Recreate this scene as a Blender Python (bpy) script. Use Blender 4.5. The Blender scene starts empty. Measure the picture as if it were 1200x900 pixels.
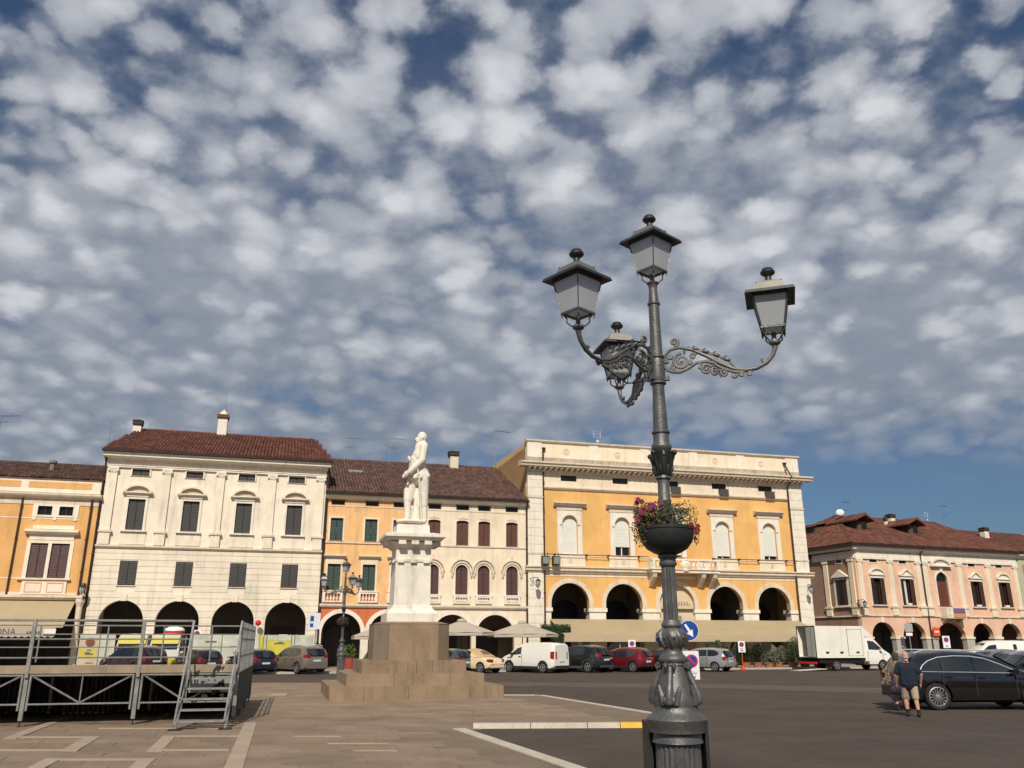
import bpy, bmesh, math, random
from mathutils import Vector, Matrix
from mathutils.geometry import tessellate_polygon
random.seed(7)
R = math.radians
S = bpy.context.scene
COL = S.collection
# ---------------------------------------------------------------- camera
cd = bpy.data.cameras.new('camera'); cam = bpy.data.objects.new('camera', cd); COL.objects.link(cam)
cam.location = (0, 0, 1.92); cam.rotation_euler = (R(90 + 17.28), 0, 0)
cd.sensor_width = 36; cd.lens = 29.13; cd.clip_end = 5000; cd.clip_start = .05
S.camera = cam
# ---------------------------------------------------------------- light
SUN_AZ, SUN_EL = R(3), R(42)          # direction the light travels, measured from +Y
sd = bpy.data.lights.new('sun', 'SUN'); sun = bpy.data.objects.new('sun', sd); COL.objects.link(sun)
sd.energy = 4.3; sd.angle = R(.53); sd.color = (1, .915, .775)
dv = Vector((math.sin(SUN_AZ) * math.cos(SUN_EL), math.cos(SUN_AZ) * math.cos(SUN_EL), -math.sin(SUN_EL)))
sun.rotation_euler = dv.to_track_quat('-Z', 'Y').to_euler(); sun.location = (0, -20, 40)
S.view_settings.view_transform = 'Standard'; S.view_settings.look = 'None'
S.view_settings.exposure = 0.0; S.view_settings.gamma = 1
W = bpy.data.worlds.new('World'); S.world = W; W.use_nodes = True
W.cycles.sampling_method = 'MANUAL'; W.cycles.sample_map_resolution = 512
def build_world():
    nt = W.node_tree; N = nt.nodes; L = nt.links
    for n in list(N): N.remove(n)
    def nd(t, **k):
        n = N.new(t)
        for a, b in k.items(): setattr(n, a, b)
        return n
    def put(s, v):
        if hasattr(v, 'links'): L.new(v, s)
        else: s.default_value = v
    def M(op, a, b=0., c=0., clamp=False):
        n = nd('ShaderNodeMath', operation=op, use_clamp=clamp)
        put(n.inputs[0], a); put(n.inputs[1], b); put(n.inputs[2], c); return n.outputs[0]
    def ss(x, a, b):
        n = nd('ShaderNodeMapRange', interpolation_type='SMOOTHSTEP'); put(n.inputs[0], x)
        n.inputs[1].default_value = a; n.inputs[2].default_value = b; return n.outputs[0]
    def mix(f, a, b):
        n = nd('ShaderNodeMix', data_type='RGBA'); put(n.inputs[0], f); put(n.inputs[6], a); put(n.inputs[7], b); return n.outputs[2]
    sky = nd('ShaderNodeTexSky', sky_type='NISHITA'); sky.sun_disc = False
    sky.sun_elevation = SUN_EL; sky.sun_rotation = R(180) - SUN_AZ; sky.dust_density = 1.5; sky.ozone_density = 2.5
    tc = nd('ShaderNodeTexCoord'); sp = nd('ShaderNodeSeparateXYZ'); L.new(tc.outputs['Generated'], sp.inputs[0])
    x, y, z = sp.outputs
    zz = M('ADD', M('MAXIMUM', z, 0.0), .34)
    px = M('DIVIDE', x, zz); py = M('DIVIDE', y, zz)
    cb = nd('ShaderNodeCombineXYZ'); L.new(px, cb.inputs[0]); L.new(py, cb.inputs[1])
    P = cb.outputs[0]
    def noise(scale, detail, rough, off, dist=0., vec=P):
        m = nd('ShaderNodeMapping'); L.new(vec, m.inputs[0]); m.inputs[1].default_value = off
        n = nd('ShaderNodeTexNoise'); L.new(m.outputs[0], n.inputs[0]); n.inputs['Scale'].default_value = scale
        n.inputs['Detail'].default_value = detail; n.inputs['Roughness'].default_value = rough; n.inputs['Distortion'].default_value = dist
        return n.outputs[0]
    # two sizes of cloudlet, edges torn by a fine warp
    wn = nd('ShaderNodeTexNoise'); L.new(P, wn.inputs[0]); wn.inputs['Scale'].default_value = 13; wn.inputs['Detail'].default_value = 5; wn.inputs['Roughness'].default_value = .6
    vs = nd('ShaderNodeVectorMath', operation='MULTIPLY_ADD'); L.new(wn.outputs['Color'], vs.inputs[0]); vs.inputs[1].default_value = (.075, .075, 0); L.new(P, vs.inputs[2])
    def cells(scale, sm, a, b):
        vo = nd('ShaderNodeTexVoronoi', feature='SMOOTH_F1'); L.new(vs.outputs[0], vo.inputs[0]); vo.inputs['Scale'].default_value = scale; vo.inputs['Smoothness'].default_value = sm
        return ss(vo.outputs['Distance'], a, b)
    puff = cells(10.5, .3, .66, .06); puff2 = cells(19, .25, .68, .05)
    n1 = noise(8.2, 7, .55, (3.1, 1.7, 0), .1)
    n0 = noise(2.4, 3, .5, (4.1, 6.6, 0))
    n2 = noise(2.6, 6, .55, (1.3, 9.2, 0), .2)
    nf = noise(27, 4, .55, (5.3, 4.2, 0), .1)
    p_ = M('ADD', M('MULTIPLY', puff, .3), M('MULTIPLY', puff2, .2))
    d = M('ADD', M('ADD', p_, M('MULTIPLY', n1, .36)), M('ADD', M('MULTIPLY', M('SUBTRACT', n0, .5), .34), M('MULTIPLY', M('SUBTRACT', nf, .5), .16)))
    right = ss(px, .1, .6)                               # a little more open sky towards the right
    d = M('SUBTRACT', d, M('MULTIPLY', M('MULTIPLY', right, ss(py, 1.0, .6)), .05))
    edge = M('ADD', M('ADD', py, M('MULTIPLY', px, .24)), M('MULTIPLY', M('SUBTRACT', n2, .5), .3))
    thick = M('MULTIPLY', ss(py, .68, 1.15), M('MULTIPLY', ss(edge, 1.95, 1.5), .15))
    keep = ss(edge, 1.97, 1.58)
    mask = M('MULTIPLY', ss(M('ADD', d, thick), .17, .37), keep)
    veil = M('MULTIPLY', ss(n2, .25, .6), ss(edge, 2.2, 1.45))
    lit = ss(M('ADD', M('ADD', M('MULTIPLY', p_, .9), M('MULTIPLY', n1, .34)), M('ADD', M('MULTIPLY', n2, .3), M('MULTIPLY', nf, .16))), .38, .86)
    far = ss(py, .95, 1.7)
    c_hi = mix(far, (7.1, 7.2, 7.5, 1), (4.7, 4.95, 5.4, 1))
    c_lo = mix(far, (2.9, 3.2, 3.8, 1), (2.25, 2.65, 3.3, 1))
    cl = mix(lit, c_lo, c_hi)
    tint = nd('ShaderNodeMix', data_type='RGBA', blend_type='MULTIPLY'); tint.inputs[0].default_value = 1
    L.new(sky.outputs[0], tint.inputs[6]); tint.inputs[7].default_value = SKY_TINT
    base = mix(M('MULTIPLY', M('MULTIPLY', veil, .4), ss(py, .6, 1.1)), tint.outputs[2], (2.5, 2.8, 3.4, 1))
    out = mix(M('MULTIPLY', mask, .93), base, cl)
    bg = nd('ShaderNodeBackground'); L.new(out, bg.inputs[0]); bg.inputs[1].default_value = .1
    wo = nd('ShaderNodeOutputWorld'); L.new(bg.outputs[0], wo.inputs[0])
SKY_TINT = (.4, .5, .6, 1)
build_world()
# ---------------------------------------------------------------- materials
MT = {}
def mat(name, col, rough=.8, var=.1, vs=1.5, bump=0., bs=30., metal=0., streak=0., island=0., spec=.4, fine=0., coat=0., patch=0., fleck=0.):
    if name in MT: return MT[name]
    m = bpy.data.materials.new(name); m.use_nodes = True; nt = m.node_tree; N = nt.nodes; L = nt.links
    b = N['Principled BSDF']; b.inputs['Roughness'].default_value = rough; b.inputs['Metallic'].default_value = metal
    b.inputs['Specular IOR Level'].default_value = spec
    if coat: b.inputs['Coat Weight'].default_value = coat; b.inputs['Coat Roughness'].default_value = .05
    geo = N.new('ShaderNodeNewGeometry'); pos = geo.outputs['Position']
    def noise(scale, det, vec=pos, rg=.6):
        n = N.new('ShaderNodeTexNoise'); n.inputs['Scale'].default_value = scale; n.inputs['Detail'].default_value = det
        n.inputs['Roughness'].default_value = rg; L.new(vec, n.inputs[0]); return n.outputs[0]
    def rng(x, a, b2, lo, hi):
        n = N.new('ShaderNodeMapRange'); L.new(x, n.inputs[0])
        for i, v in enumerate((a, b2, lo, hi)): n.inputs[i + 1].default_value = v
        return n.outputs[0]
    def mul(a, f):
        n = N.new('ShaderNodeVectorMath'); n.operation = 'SCALE'
        if hasattr(a, 'links'): L.new(a, n.inputs[0])
        else: n.inputs[0].default_value = a
        L.new(f, n.inputs['Scale']); return n.outputs[0]
    c = tuple(col[:3])
    if var: c = mul(c, rng(noise(vs, 5), .3, .7, 1 - var, 1 + var))
    if fine: c = mul(c, rng(noise(bs * .6, 3), .3, .7, 1 - fine, 1 + fine))
    if island:
        c = mul(c, rng(geo.outputs['Random Per Island'], 0, 1, 1 - island, 1 + island))
        oi = N.new('ShaderNodeObjectInfo'); c = mul(c, rng(oi.outputs['Random'], 0, 1, 1 - island, 1 + island))
    if streak:
        mp = N.new('ShaderNodeMapping'); mp.inputs['Scale'].default_value = (1.6, 1.6, .16); L.new(pos, mp.inputs[0])
        c = mul(c, rng(noise(1.6, 6, mp.outputs[0], .7), .52, .74, 1, 1 - streak))
    if patch:                                            # faded repairs and damp blotches
        c = mul(c, rng(noise(vs * .45, 3), .53, .56, 1, 1 - patch)); c = mul(c, rng(noise(vs * 1.7, 7, rg=.75), .56, .7, 1, 1 - patch * 1.3))
    if fleck:
        c = mul(c, rng(noise(7, 2), .66, .7, 1, 1 + fleck)); c = mul(c, rng(noise(.35, 5, rg=.7), .5, .62, 1, 1 - fleck * .35)); c = mul(c, rng(noise(1.3, 6, rg=.75), .36, .42, 1 + fleck * .3, 1))
    if hasattr(c, 'links'): L.new(c, b.inputs['Base Color'])
    else: b.inputs['Base Color'].default_value = (*c, 1)
    if bump:
        bp = N.new('ShaderNodeBump'); bp.inputs['Strength'].default_value = bump; bp.inputs['Distance'].default_value = .02
        L.new(noise(bs, 5), bp.inputs['Height']); L.new(bp.outputs[0], b.inputs['Normal'])
    if rough > .3 and var: L.new(rng(noise(vs * 3, 3), .3, .7, max(rough - .1, .05), min(rough + .12, 1)), b.inputs['Roughness'])
    MT[name] = m; return m
def glassmat(name, col=(.02, .025, .03), rough=.05):
    return mat(name, col, rough, 0, spec=.9)
def frost():
    m = bpy.data.materials.new('lantern_glass'); m.use_nodes = True; N = m.node_tree.nodes; L = m.node_tree.links
    N.remove(N['Principled BSDF']); a = N.new('ShaderNodeBsdfTranslucent'); b = N.new('ShaderNodeBsdfDiffuse'); g = N.new('ShaderNodeBsdfGlossy')
    a.inputs[0].default_value = (.8, .84, .88, 1); b.inputs[0].default_value = (.62, .65, .68, 1); g.inputs['Roughness'].default_value = .25
    s = N.new('ShaderNodeMixShader'); s.inputs[0].default_value = .5; L.new(a.outputs[0], s.inputs[1]); L.new(b.outputs[0], s.inputs[2])
    s2 = N.new('ShaderNodeMixShader'); s2.inputs[0].default_value = .08; L.new(s.outputs[0], s2.inputs[1]); L.new(g.outputs[0], s2.inputs[2])
    L.new(s2.outputs[0], N['Material Output'].inputs[0]); MT['frost'] = m; return m
frost()
# ---------------------------------------------------------------- mesh helpers
class MB:
    def __init__(s): s.v = []; s.f = []
    def add(s, vs, fs):
        n = len(s.v); s.v += [tuple(p) for p in vs]; s.f += [tuple(i + n for i in f) for f in fs]; return s
    def box(s, x0, x1, y0, y1, z0, z1):
        if x0 > x1: x0, x1 = x1, x0
        if y0 > y1: y0, y1 = y1, y0
        if z0 > z1: z0, z1 = z1, z0
        return s.add([(x0, y0, z0), (x1, y0, z0), (x1, y1, z0), (x0, y1, z0), (x0, y0, z1), (x1, y0, z1), (x1, y1, z1), (x0, y1, z1)],
                     [(3, 2, 1, 0), (4, 5, 6, 7), (0, 1, 5, 4), (1, 2, 6, 5), (2, 3, 7, 6), (3, 0, 4, 7)])
    def frus(s, cx, cy, z0, z1, a0, b0, a1, b1):     # a = half x, b = half y
        return s.add([(cx - a0, cy - b0, z0), (cx + a0, cy - b0, z0), (cx + a0, cy + b0, z0), (cx - a0, cy + b0, z0),
                      (cx - a1, cy - b1, z1), (cx + a1, cy - b1, z1), (cx + a1, cy + b1, z1), (cx - a1, cy + b1, z1)],
                     [(3, 2, 1, 0), (4, 5, 6, 7), (0, 1, 5, 4), (1, 2, 6, 5), (2, 3, 7, 6), (3, 0, 4, 7)])
    def prism(s, poly, a, b, ax='y'):                # poly in the plane across ax
        n = len(poly)
        def P(p, t): return (p[0], t, p[1]) if ax == 'y' else ((t, p[0], p[1]) if ax == 'x' else (p[0], p[1], t))
        vs = [P(p, a) for p in poly] + [P(p, b) for p in poly]
        fs = [tuple(range(n)), tuple(range(2 * n - 1, n - 1, -1))] + [(i, i + n, (i + 1) % n + n, (i + 1) % n) for i in range(n)]
        return s.add(vs, fs)
    def wall(s, outer, holes, y0, y1):               # polygon with holes in x,z given thickness y0..y1
        loops = [outer] + holes
        tris = tessellate_polygon([[Vector((p[0], p[1], 0)) for p in l] for l in loops])
        flat = [p for l in loops for p in l]; n = len(flat)
        vs = [(p[0], y0, p[1]) for p in flat] + [(p[0], y1, p[1]) for p in flat]
        fs = []
        for t in tris:
            a, b, c = [flat[i] for i in t]
            if (b[0] - a[0]) * (c[1] - a[1]) - (b[1] - a[1]) * (c[0] - a[0]) < 0: t = (t[0], t[2], t[1])
            fs += [tuple(t), (t[2] + n, t[1] + n, t[0] + n)]
        k = 0
        for l in loops:
            m = len(l)
            for i in range(m): fs.append((k + i, k + (i + 1) % m, k + (i + 1) % m + n, k + i + n))
            k += m
        return s.add(vs, fs)
    def lathe(s, prof, cx=0, cy=0, seg=16, z0=0, flute=0, nfl=0):
        n = len(prof); vs = []
        for r, z in prof:
            for k in range(seg):
                a = 2 * math.pi * k / seg; rr = r * (1 - (flute if (nfl and k % 2) else 0))
                vs.append((cx + rr * math.cos(a), cy + rr * math.sin(a), z + z0))
        fs = [(i * seg + k, i * seg + (k + 1) % seg, (i + 1) * seg + (k + 1) % seg, (i + 1) * seg + k) for i in range(n - 1) for k in range(seg)]
        fs += [tuple(range(seg - 1, -1, -1)), tuple((n - 1) * seg + k for k in range(seg))]
        return s.add(vs, fs)
    def tube(s, pts, r, seg=6, cap=True):
        pts = [Vector(p) for p in pts]; rs = r if isinstance(r, (list, tuple)) else [r] * len(pts)
        t0 = (pts[1] - pts[0]).normalized(); up = Vector((0, 0, 1)) if abs(t0.z) < .9 else Vector((1, 0, 0))
        vs = []; n = len(pts)
        for i, p in enumerate(pts):
            t = ((pts[min(i + 1, n - 1)] - p).normalized() + (p - pts[max(i - 1, 0)]).normalized())
            t = t.normalized() if t.length > 1e-6 else t0
            a = up - t * up.dot(t); a = a.normalized() if a.length > 1e-5 else t.orthogonal().normalized(); up = a; b = t.cross(a)
            for k in range(seg):
                th = 2 * math.pi * k / seg; vs.append(p + (a * math.cos(th) + b * math.sin(th)) * rs[i])
        fs = [(i * seg + k, i * seg + (k + 1) % seg, (i + 1) * seg + (k + 1) % seg, (i + 1) * seg + k) for i in range(n - 1) for k in range(seg)]
        if cap: fs += [tuple(range(seg - 1, -1, -1)), tuple((n - 1) * seg + k for k in range(seg))]
        return s.add(vs, fs)
    def ell(s, c, r, u=12, v=8, rot=None):
        r = (r, r, r) if not isinstance(r, (tuple, list)) else r; vs = []; c = Vector(c)
        def T(p): p = Vector(p); return c + (rot @ p if rot else p)
        vs.append(T((0, 0, -r[2])))
        for i in range(1, v):
            ph = math.pi * i / v - math.pi / 2
            for k in range(u):
                th = 2 * math.pi * k / u; vs.append(T((r[0] * math.cos(ph) * math.cos(th), r[1] * math.cos(ph) * math.sin(th), r[2] * math.sin(ph))))
        vs.append(T((0, 0, r[2]))); e = len(vs) - 1
        fs = [(0, 1 + (k + 1) % u, 1 + k) for k in range(u)]
        for i in range(v - 2):
            for k in range(u): a = 1 + i * u; fs.append((a + k, a + (k + 1) % u, a + u + (k + 1) % u, a + u + k))
        a = 1 + (v - 2) * u; fs += [(a + k, a + (k + 1) % u, e) for k in range(u)]
        return s.add(vs, fs)
    def cap(s, p0, r0, p1, r1, fl=1., seg=12):        # tapered capsule, flattened by fl across local second axis
        p0 = Vector(p0); p1 = Vector(p1); d = p1 - p0; L_ = d.length; d.normalize()
        a = Vector((0, 1, 0)) if abs(d.y) < .8 else Vector((0, 0, 1)); a = (a - d * a.dot(d)).normalized(); b = d.cross(a)
        prof = [(r0 * math.sin(t), -r0 * math.cos(t)) for t in (.25, .7, 1.15, 1.57)] + [(r1 * math.sin(t), L_ - r1 * math.cos(t)) for t in (1.57, 2.0, 2.45, 2.9)]
        vs = []
        for r, h in prof:
            for k in range(seg):
                th = 2 * math.pi * k / seg; vs.append(p0 + d * h + b * (r * math.cos(th)) + a * (r * fl * math.sin(th)))
        n = len(prof)
        fs = [(i * seg + k, i * seg + (k + 1) % seg, (i + 1) * seg + (k + 1) % seg, (i + 1) * seg + k) for i in range(n - 1) for k in range(seg)]
        fs += [tuple(range(seg - 1, -1, -1)), tuple((n - 1) * seg + k for k in range(seg))]
        return s.add(vs, fs)
    def disc(s, c, r, ax='y', t=.01, seg=20):
        return s.prism([(c[0] + r * math.cos(2 * math.pi * k / seg), c[1] + r * math.sin(2 * math.pi * k / seg)) for k in range(seg)] if ax != 'y' else
                       [(c[0] + r * math.cos(2 * math.pi * k / seg), c[2] + r * math.sin(2 * math.pi * k / seg)) for k in range(seg)], c[1] - t if ax == 'y' else 0, c[1] if ax == 'y' else t, ax)
    def leafs(s, c, r, n, size, rnd=random, shell=.35, flat=1., low=None):
        for _ in range(n):
            while True:
                p = Vector((rnd.uniform(-1, 1), rnd.uniform(-1, 1), rnd.uniform(-1, 1)))
                if shell < p.length < 1: break
            q = Vector((c[0] + p.x * r[0], c[1] + p.y * r[1], c[2] + p.z * r[2]))
            if low is not None and q.z < low: continue
            a = Vector((rnd.gauss(0, 1), rnd.gauss(0, 1), rnd.gauss(0, 1))).normalized(); b = a.orthogonal().normalized(); sz = size * rnd.uniform(.6, 1.3)
            s.add([q - a * sz, q - b * sz * .45, q + a * sz, q + b * sz * .45], [(0, 1, 2, 3)])
        return s
    def mesh(s, name, m, smooth=0):
        me = bpy.data.meshes.new(name); me.from_pydata([tuple(v) for v in s.v], [], s.f); me.validate()
        if m: me.materials.append(m)
        bm = bmesh.new(); bm.from_mesh(me); bmesh.ops.recalc_face_normals(bm, faces=bm.faces); bm.to_mesh(me); bm.free()
        if smooth:
            me.shade_smooth(); me.set_sharp_from_angle(angle=R(smooth))
        return me
    def build(s, name, m, parent=None, smooth=0, loc=None, kind=None, label=None):
        o = bpy.data.objects.new(name, s.mesh(name, m, smooth)); COL.objects.link(o)
        if parent: o.parent = parent
        if loc: o.location = loc
        if kind: o['kind'] = kind
        if label: o['label'] = label
        return o
def thing(name, label, cat, loc=(0, 0, 0), rz=0, group=None):
    o = bpy.data.objects.new(name, None); COL.objects.link(o); o.location = loc; o.rotation_euler = (0, 0, rz); o.empty_display_size = .3
    o['label'] = label; o['category'] = cat
    if group: o['group'] = group
    return o
def tag(o, label, cat, group=None):
    o['label'] = label; o['category'] = cat
    if group: o['group'] = group
    return o
def kids(o): return [c for c in KID.get(o.name, [])]
def copy_tree(o, parent=None, loc=None, rz=None, label=None):
    ch = [c for c in bpy.data.objects if c.parent == o]
    c = o.copy(); COL.objects.link(c)
    if parent is not None: c.parent = parent
    if loc is not None: c.location = loc
    if rz is not None: c.rotation_euler = (0, 0, rz)
    if label: c['label'] = label
    for k in ch: copy_tree(k, c)
    return c
def text_mesh(txt, size, m, name, parent, loc, rot, ext=.002, align='CENTER'):
    cu = bpy.data.curves.new('t', 'FONT'); cu.body = txt; cu.size = size; cu.extrude = ext; cu.align_x = align
    t = bpy.data.objects.new('t', cu); COL.objects.link(t); bpy.context.view_layer.update()
    me = bpy.data.meshes.new_from_object(t.evaluated_get(bpy.context.evaluated_depsgraph_get())); bpy.data.objects.remove(t); bpy.data.curves.remove(cu)
    me.materials.clear(); me.materials.append(m)
    o = bpy.data.objects.new(name, me); COL.objects.link(o); o.parent = parent; o.location = loc; o.rotation_euler = rot; return o
def remeshed(mb, name, m, parent, voxel, smooth_it=3, cut=None):
    o = mb.build(name + '_tmp', m); md = o.modifiers.new('r', 'REMESH'); md.mode = 'VOXEL'; md.voxel_size = voxel; md.use_smooth_shade = True
    if smooth_it: sm = o.modifiers.new('s', 'SMOOTH'); sm.iterations = smooth_it; sm.factor = .5
    bpy.context.view_layer.update()
    me = bpy.data.meshes.new_from_object(o.evaluated_get(bpy.context.evaluated_depsgraph_get())); bpy.data.objects.remove(o)
    me.name = name
    if not me.materials: me.materials.append(m)
    for p in me.polygons: p.use_smooth = True
    q = bpy.data.objects.new(name, me); COL.objects.link(q)
    if parent: q.parent = parent
    return q
def archpoly(cx, w, z0, zs, rise, n=14):             # opening: straight jambs from z0 to zs, then half an ellipse
    pts = [(cx - w / 2, z0), (cx + w / 2, z0)]
    return pts + [(cx + w / 2 * math.cos(math.pi * k / n), zs + rise * math.sin(math.pi * k / n)) for k in range(n + 1)]
def rect(x0, x1, z0, z1): return [(x0, z0), (x1, z0), (x1, z1), (x0, z1)]
def ring(mb, cx, zs, ri, ro, y0, y1, n=16, rri=None, rro=None, a0=0, a1=math.pi):
    rri = rri or ri; rro = rro or ro; vs = []
    for k in range(n + 1):
        a = a0 + (a1 - a0) * k / n
        for (rx, rz) in ((ri, rri), (ro, rro)):
            for y in (y0, y1): vs.append((cx + rx * math.cos(a), y, zs + rz * math.sin(a)))
    fs = []
    for k in range(n):
        a = 4 * k; b = a + 4
        fs += [(a, b, b + 2, a + 2), (a + 1, a + 3, b + 3, b + 1), (a + 2, b + 2, b + 3, a + 3), (a, a + 1, b + 1, b)]
    fs += [(0, 2, 3, 1), (4 * n, 4 * n + 1, 4 * n + 3, 4 * n + 2)]
    return mb.add(vs, fs)
def tiles(mb, x0, x1, ye, ze, yr, zr, hipl=0., hipr=0., pitch=.25, row=.42, rnd=random):
    """half-round clay tiles on a slope that rises from the eave (ye, ze) to the ridge (yr, zr)"""
    L_ = math.hypot(yr - ye, zr - ze); n = max(int(L_ / row), 1); dy = (yr - ye) / n; dz = (zr - ze) / n
    nx, nz = -(zr - ze) / L_, (yr - ye) / L_                                       # normal in y,z
    k = 0; x = x0 + pitch / 2
    while x < x1:
        for i in range(n):
            f = (i + .6) / n
            if x - x0 < hipl * f - pitch / 2 or x1 - x < hipr * f - pitch / 2: continue
            w0, w1 = pitch * .52, pitch * .4; h = pitch * .46; jit = rnd.uniform(-.012, .012)
            ya, za = ye + dy * i, ze + dz * i; yb, zb = ya + dy * 1.12, za + dz * 1.12
            vs = []
            for (y, z, w, lift) in ((ya, za, w0, .035), (yb, zb, w1, .0)):
                for (ax, ah) in ((-1, 0), (-.6, .8), (0, 1), (.6, .8), (1, 0)):
                    vs.append((x + jit + ax * w, y + nx * (ah * h + lift), z + nz * (ah * h + lift)))
            mb.add(vs, [(j, j + 1, j + 6, j + 5) for j in range(4)] + [(0, 1, 2, 3, 4)])
        x += pitch
    return mb
# ================================================================ SETTING: ground, paving
asph = mat('asphalt', (.068, .05, .039), .88, .2, .5, .5, 45, fine=.34, fleck=.5)
asph2 = mat('asphalt_strip', (.1, .077, .06), .88, .14, .6, .3, 60, fine=.3, fleck=.3)
g = MB(); g.add([(-900, -60, 0), (900, -60, 0), (900, 1500, 0), (-900, 1500, 0)], [(0, 1, 2, 3)]); g.build('ground', asph, kind='structure')
g = MB(); g.add([(-2.2, 44.0, .004), (-2.2, 40.6, .004), (9.1, 37.8, .004), (15, 34.0, .004), (30, 27, .004), (30, 31.4, .004), (17.5, 37.5, .004), (10.4, 41.6, .004)], [(0, 1, 2, 3, 6, 7), (3, 4, 5, 6)])
g.build('road_strip', asph2, kind='structure')
g = MB(); g.add([(-70, 43.4, .004), (-70, 9, .004), (2.6, 9, .004), (-1.38, 20.64, .004), (3.55, 21.1, .004), (4.9, 22.5, .004), (1.09, 33.05, .004), (-1.2, 33.4, .004), (-4, 43.2, .004)], [(0, 1, 2, 3, 4, 5, 6, 7, 8)])
pave_m = mat('paving_joint', (.18, .135, .095), .9, .15, 1.2, .2, 50)
paving = g.build('paving', pave_m, kind='structure')
slab_m = mat('paving_slab', (.235, .17, .118), .8, .17, .8, .25, 40, island=.1, fine=.12, patch=.08)
band_m = mat('pale_stone', (.36, .285, .21), .75, .12, 1.1, .2, 40, fine=.1)
SK = R(15)                                           # the joints run back to the left
def sk(a, b): return (a - math.tan(SK) * (b - 14), b)
def inpave(x, y):
    if y > 43.2 or x < -20: return False
    if y < 20.7: return x < 2.5 - (y - 9) * .342
    if y < 33: return x < 3.5 + (0 if y > 22 else -.0) - max(0, y - 22.5) * .33
    return x < -1.2 - (y - 33.2) * .28
slabs = []
b = 10.; row = 0
while b < 43:
    h = .52; a = -6 - random.random()
    wide = 1.0
    a = -13.5 + random.uniform(-.5, 0)
    while a < 16:
        w = random.choice((.7, .95, 1.1, 1.4))
        x0, y0 = sk(a, b); x1, _ = sk(a + w, b)
        if inpave(x0, y0) and inpave(x1 + .1, y0 + h) and abs((x0 + x1) / 2) < .68 * y0 + 1.5 and y0 > 12.5:
            slabs.append((x0, y0, w, h))
        a += w
    b += h
def slab_bm(mb, x, y, w, h, z=.0):
    t = math.tan(SK); gp = .006; z0, z1 = -.006, .009 + z
    p = [(x + gp, y + gp), (x + w - gp, y + gp), (x + w - gp - t * (h - 2 * gp), y + h - gp), (x + gp - t * (h - 2 * gp), y + h - gp)]
    mb.add([(u, v, z0) for u, v in p] + [(u, v, z1) for u, v in p], [(4, 5, 6, 7), (0, 1, 5, 4), (1, 2, 6, 5), (2, 3, 7, 6), (3, 0, 4, 7)])
slabs.sort(key=lambda s: s[1])
sm_cache = {}
for i, (x, y, w, h) in enumerate(slabs[:300]):
    if w not in sm_cache: q = MB(); slab_bm(q, 0, 0, w, h); sm_cache[w] = q.mesh('paving_slab', slab_m)
    o = bpy.data.objects.new('paving_slab', sm_cache[w]); COL.objects.link(o); o.parent = paving; o.location = (x, y, random.uniform(-.003, .003))
q = MB()
for x, y, w, h in slabs[300:]: slab_bm(q, x, y, w, h, random.uniform(-.003, .003))
q.build('paving_slabs', slab_m, paving, kind='stuff')
def band(pts, z=.02, name='pale_band'):
    q = MB(); n = len(pts); q.add([(x, y, -.01) for x, y in pts] + [(x, y, z) for x, y in pts], [tuple(range(n, 2 * n))] + [(i, (i + 1) % n, (i + 1) % n + n, i + n) for i in range(n)])
    return q.build(name, band_m, paving)
def hb(x0, x1, y, w=.2): band([(x0, y - w / 2), (x1, y - w / 2), (x1 - .05, y + w / 2), (x0 - .05, y + w / 2)], .021)
def db(x0, y0, x1, y1, w=.27): band([(x1, y1), (x1 + w, y1), (x0 + w, y0), (x0, y0)], .023)
db(-11.5, 22.05, -10.5, 18.5); hb(-10.4, -8.75, 18.75); db(-8.95, 18.85, -8.25, 16.45, .3); hb(-13, -8.2, 16.6)
db(-7.95, 15.4, -7.3, 13); hb(-7.75, -6.2, 15.3); db(-6.35, 15.4, -5.7, 13); db(-7.4, 19.0, -6.65, 16.4, .27); hb(-7.1, -5.75, 18.95); hb(-6.5, -5.2, 16.6)
db(-6.6, 22.0, -4.1, 12.6, .3); hb(-9.5, -6.5, 20.6); hb(-3.6, -2.4, 17.6, .12); hb(-2.9, -2.1, 16.5, .1); hb(-4.6, -3.6, 18.9, .1); db(-9.2, 34, -9.0, 32.8, .6)
# dressed white border lines and the low kerb by the asphalt
def line(p, q_, w, name):
    p = Vector(p); q_ = Vector(q_); d = (q_ - p).normalized(); n = Vector((-d.y, d.x)) * w / 2; L_ = (q_ - p).length; k = 0
    while k < L_ - .05:
        a = p + d * k; b_ = p + d * min(k + 1.18, L_); band([tuple(a - n), tuple(b_ - n), tuple(b_ + n), tuple(a + n)], .026, name); k += 1.2
white_line = band_m = mat('white_border_stone', (.48, .42, .34), .75, .12, 2, .2, 40, fine=.1)
line((-1.22, 20.5), (1.5, 12.9), .3, 'border_stone'); line((1.05, 33.0), (4.7, 22.6), .26, 'border_stone'); line((-.3, 33.15), (.95, 33.1), .25, 'border_stone')
kerb = thing('low_kerb', 'low white concrete kerb with a yellow stretch at the edge of the parking asphalt', 'kerb', (-1.2, 20.75, 0), R(3.2))
kw = mat('kerb_white', (.5, .44, .36), .8, .12, 3, .2, 40, fine=.12); ky = mat('kerb_yellow', (.75, .42, .05), .75, .15, 3, .15, 40); kb = mat('rubber_black', (.02, .02, .02), .6)
for x0, x1, m_, l in ((.3, 1.62, kw, None), (1.64, 2.95, kw, None), (2.97, 3.72, kw, None), (3.74, 4.5, ky, 'yellow painted kerb block'), (4.52, 4.72, kb, 'black rubber end piece')):
    q = MB(); q.prism([(-.13, 0), (.13, 0), (.1, .11), (-.1, .11)], x0, x1, 'x'); q.build('kerb_block', m_, kerb, label=l)
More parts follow.
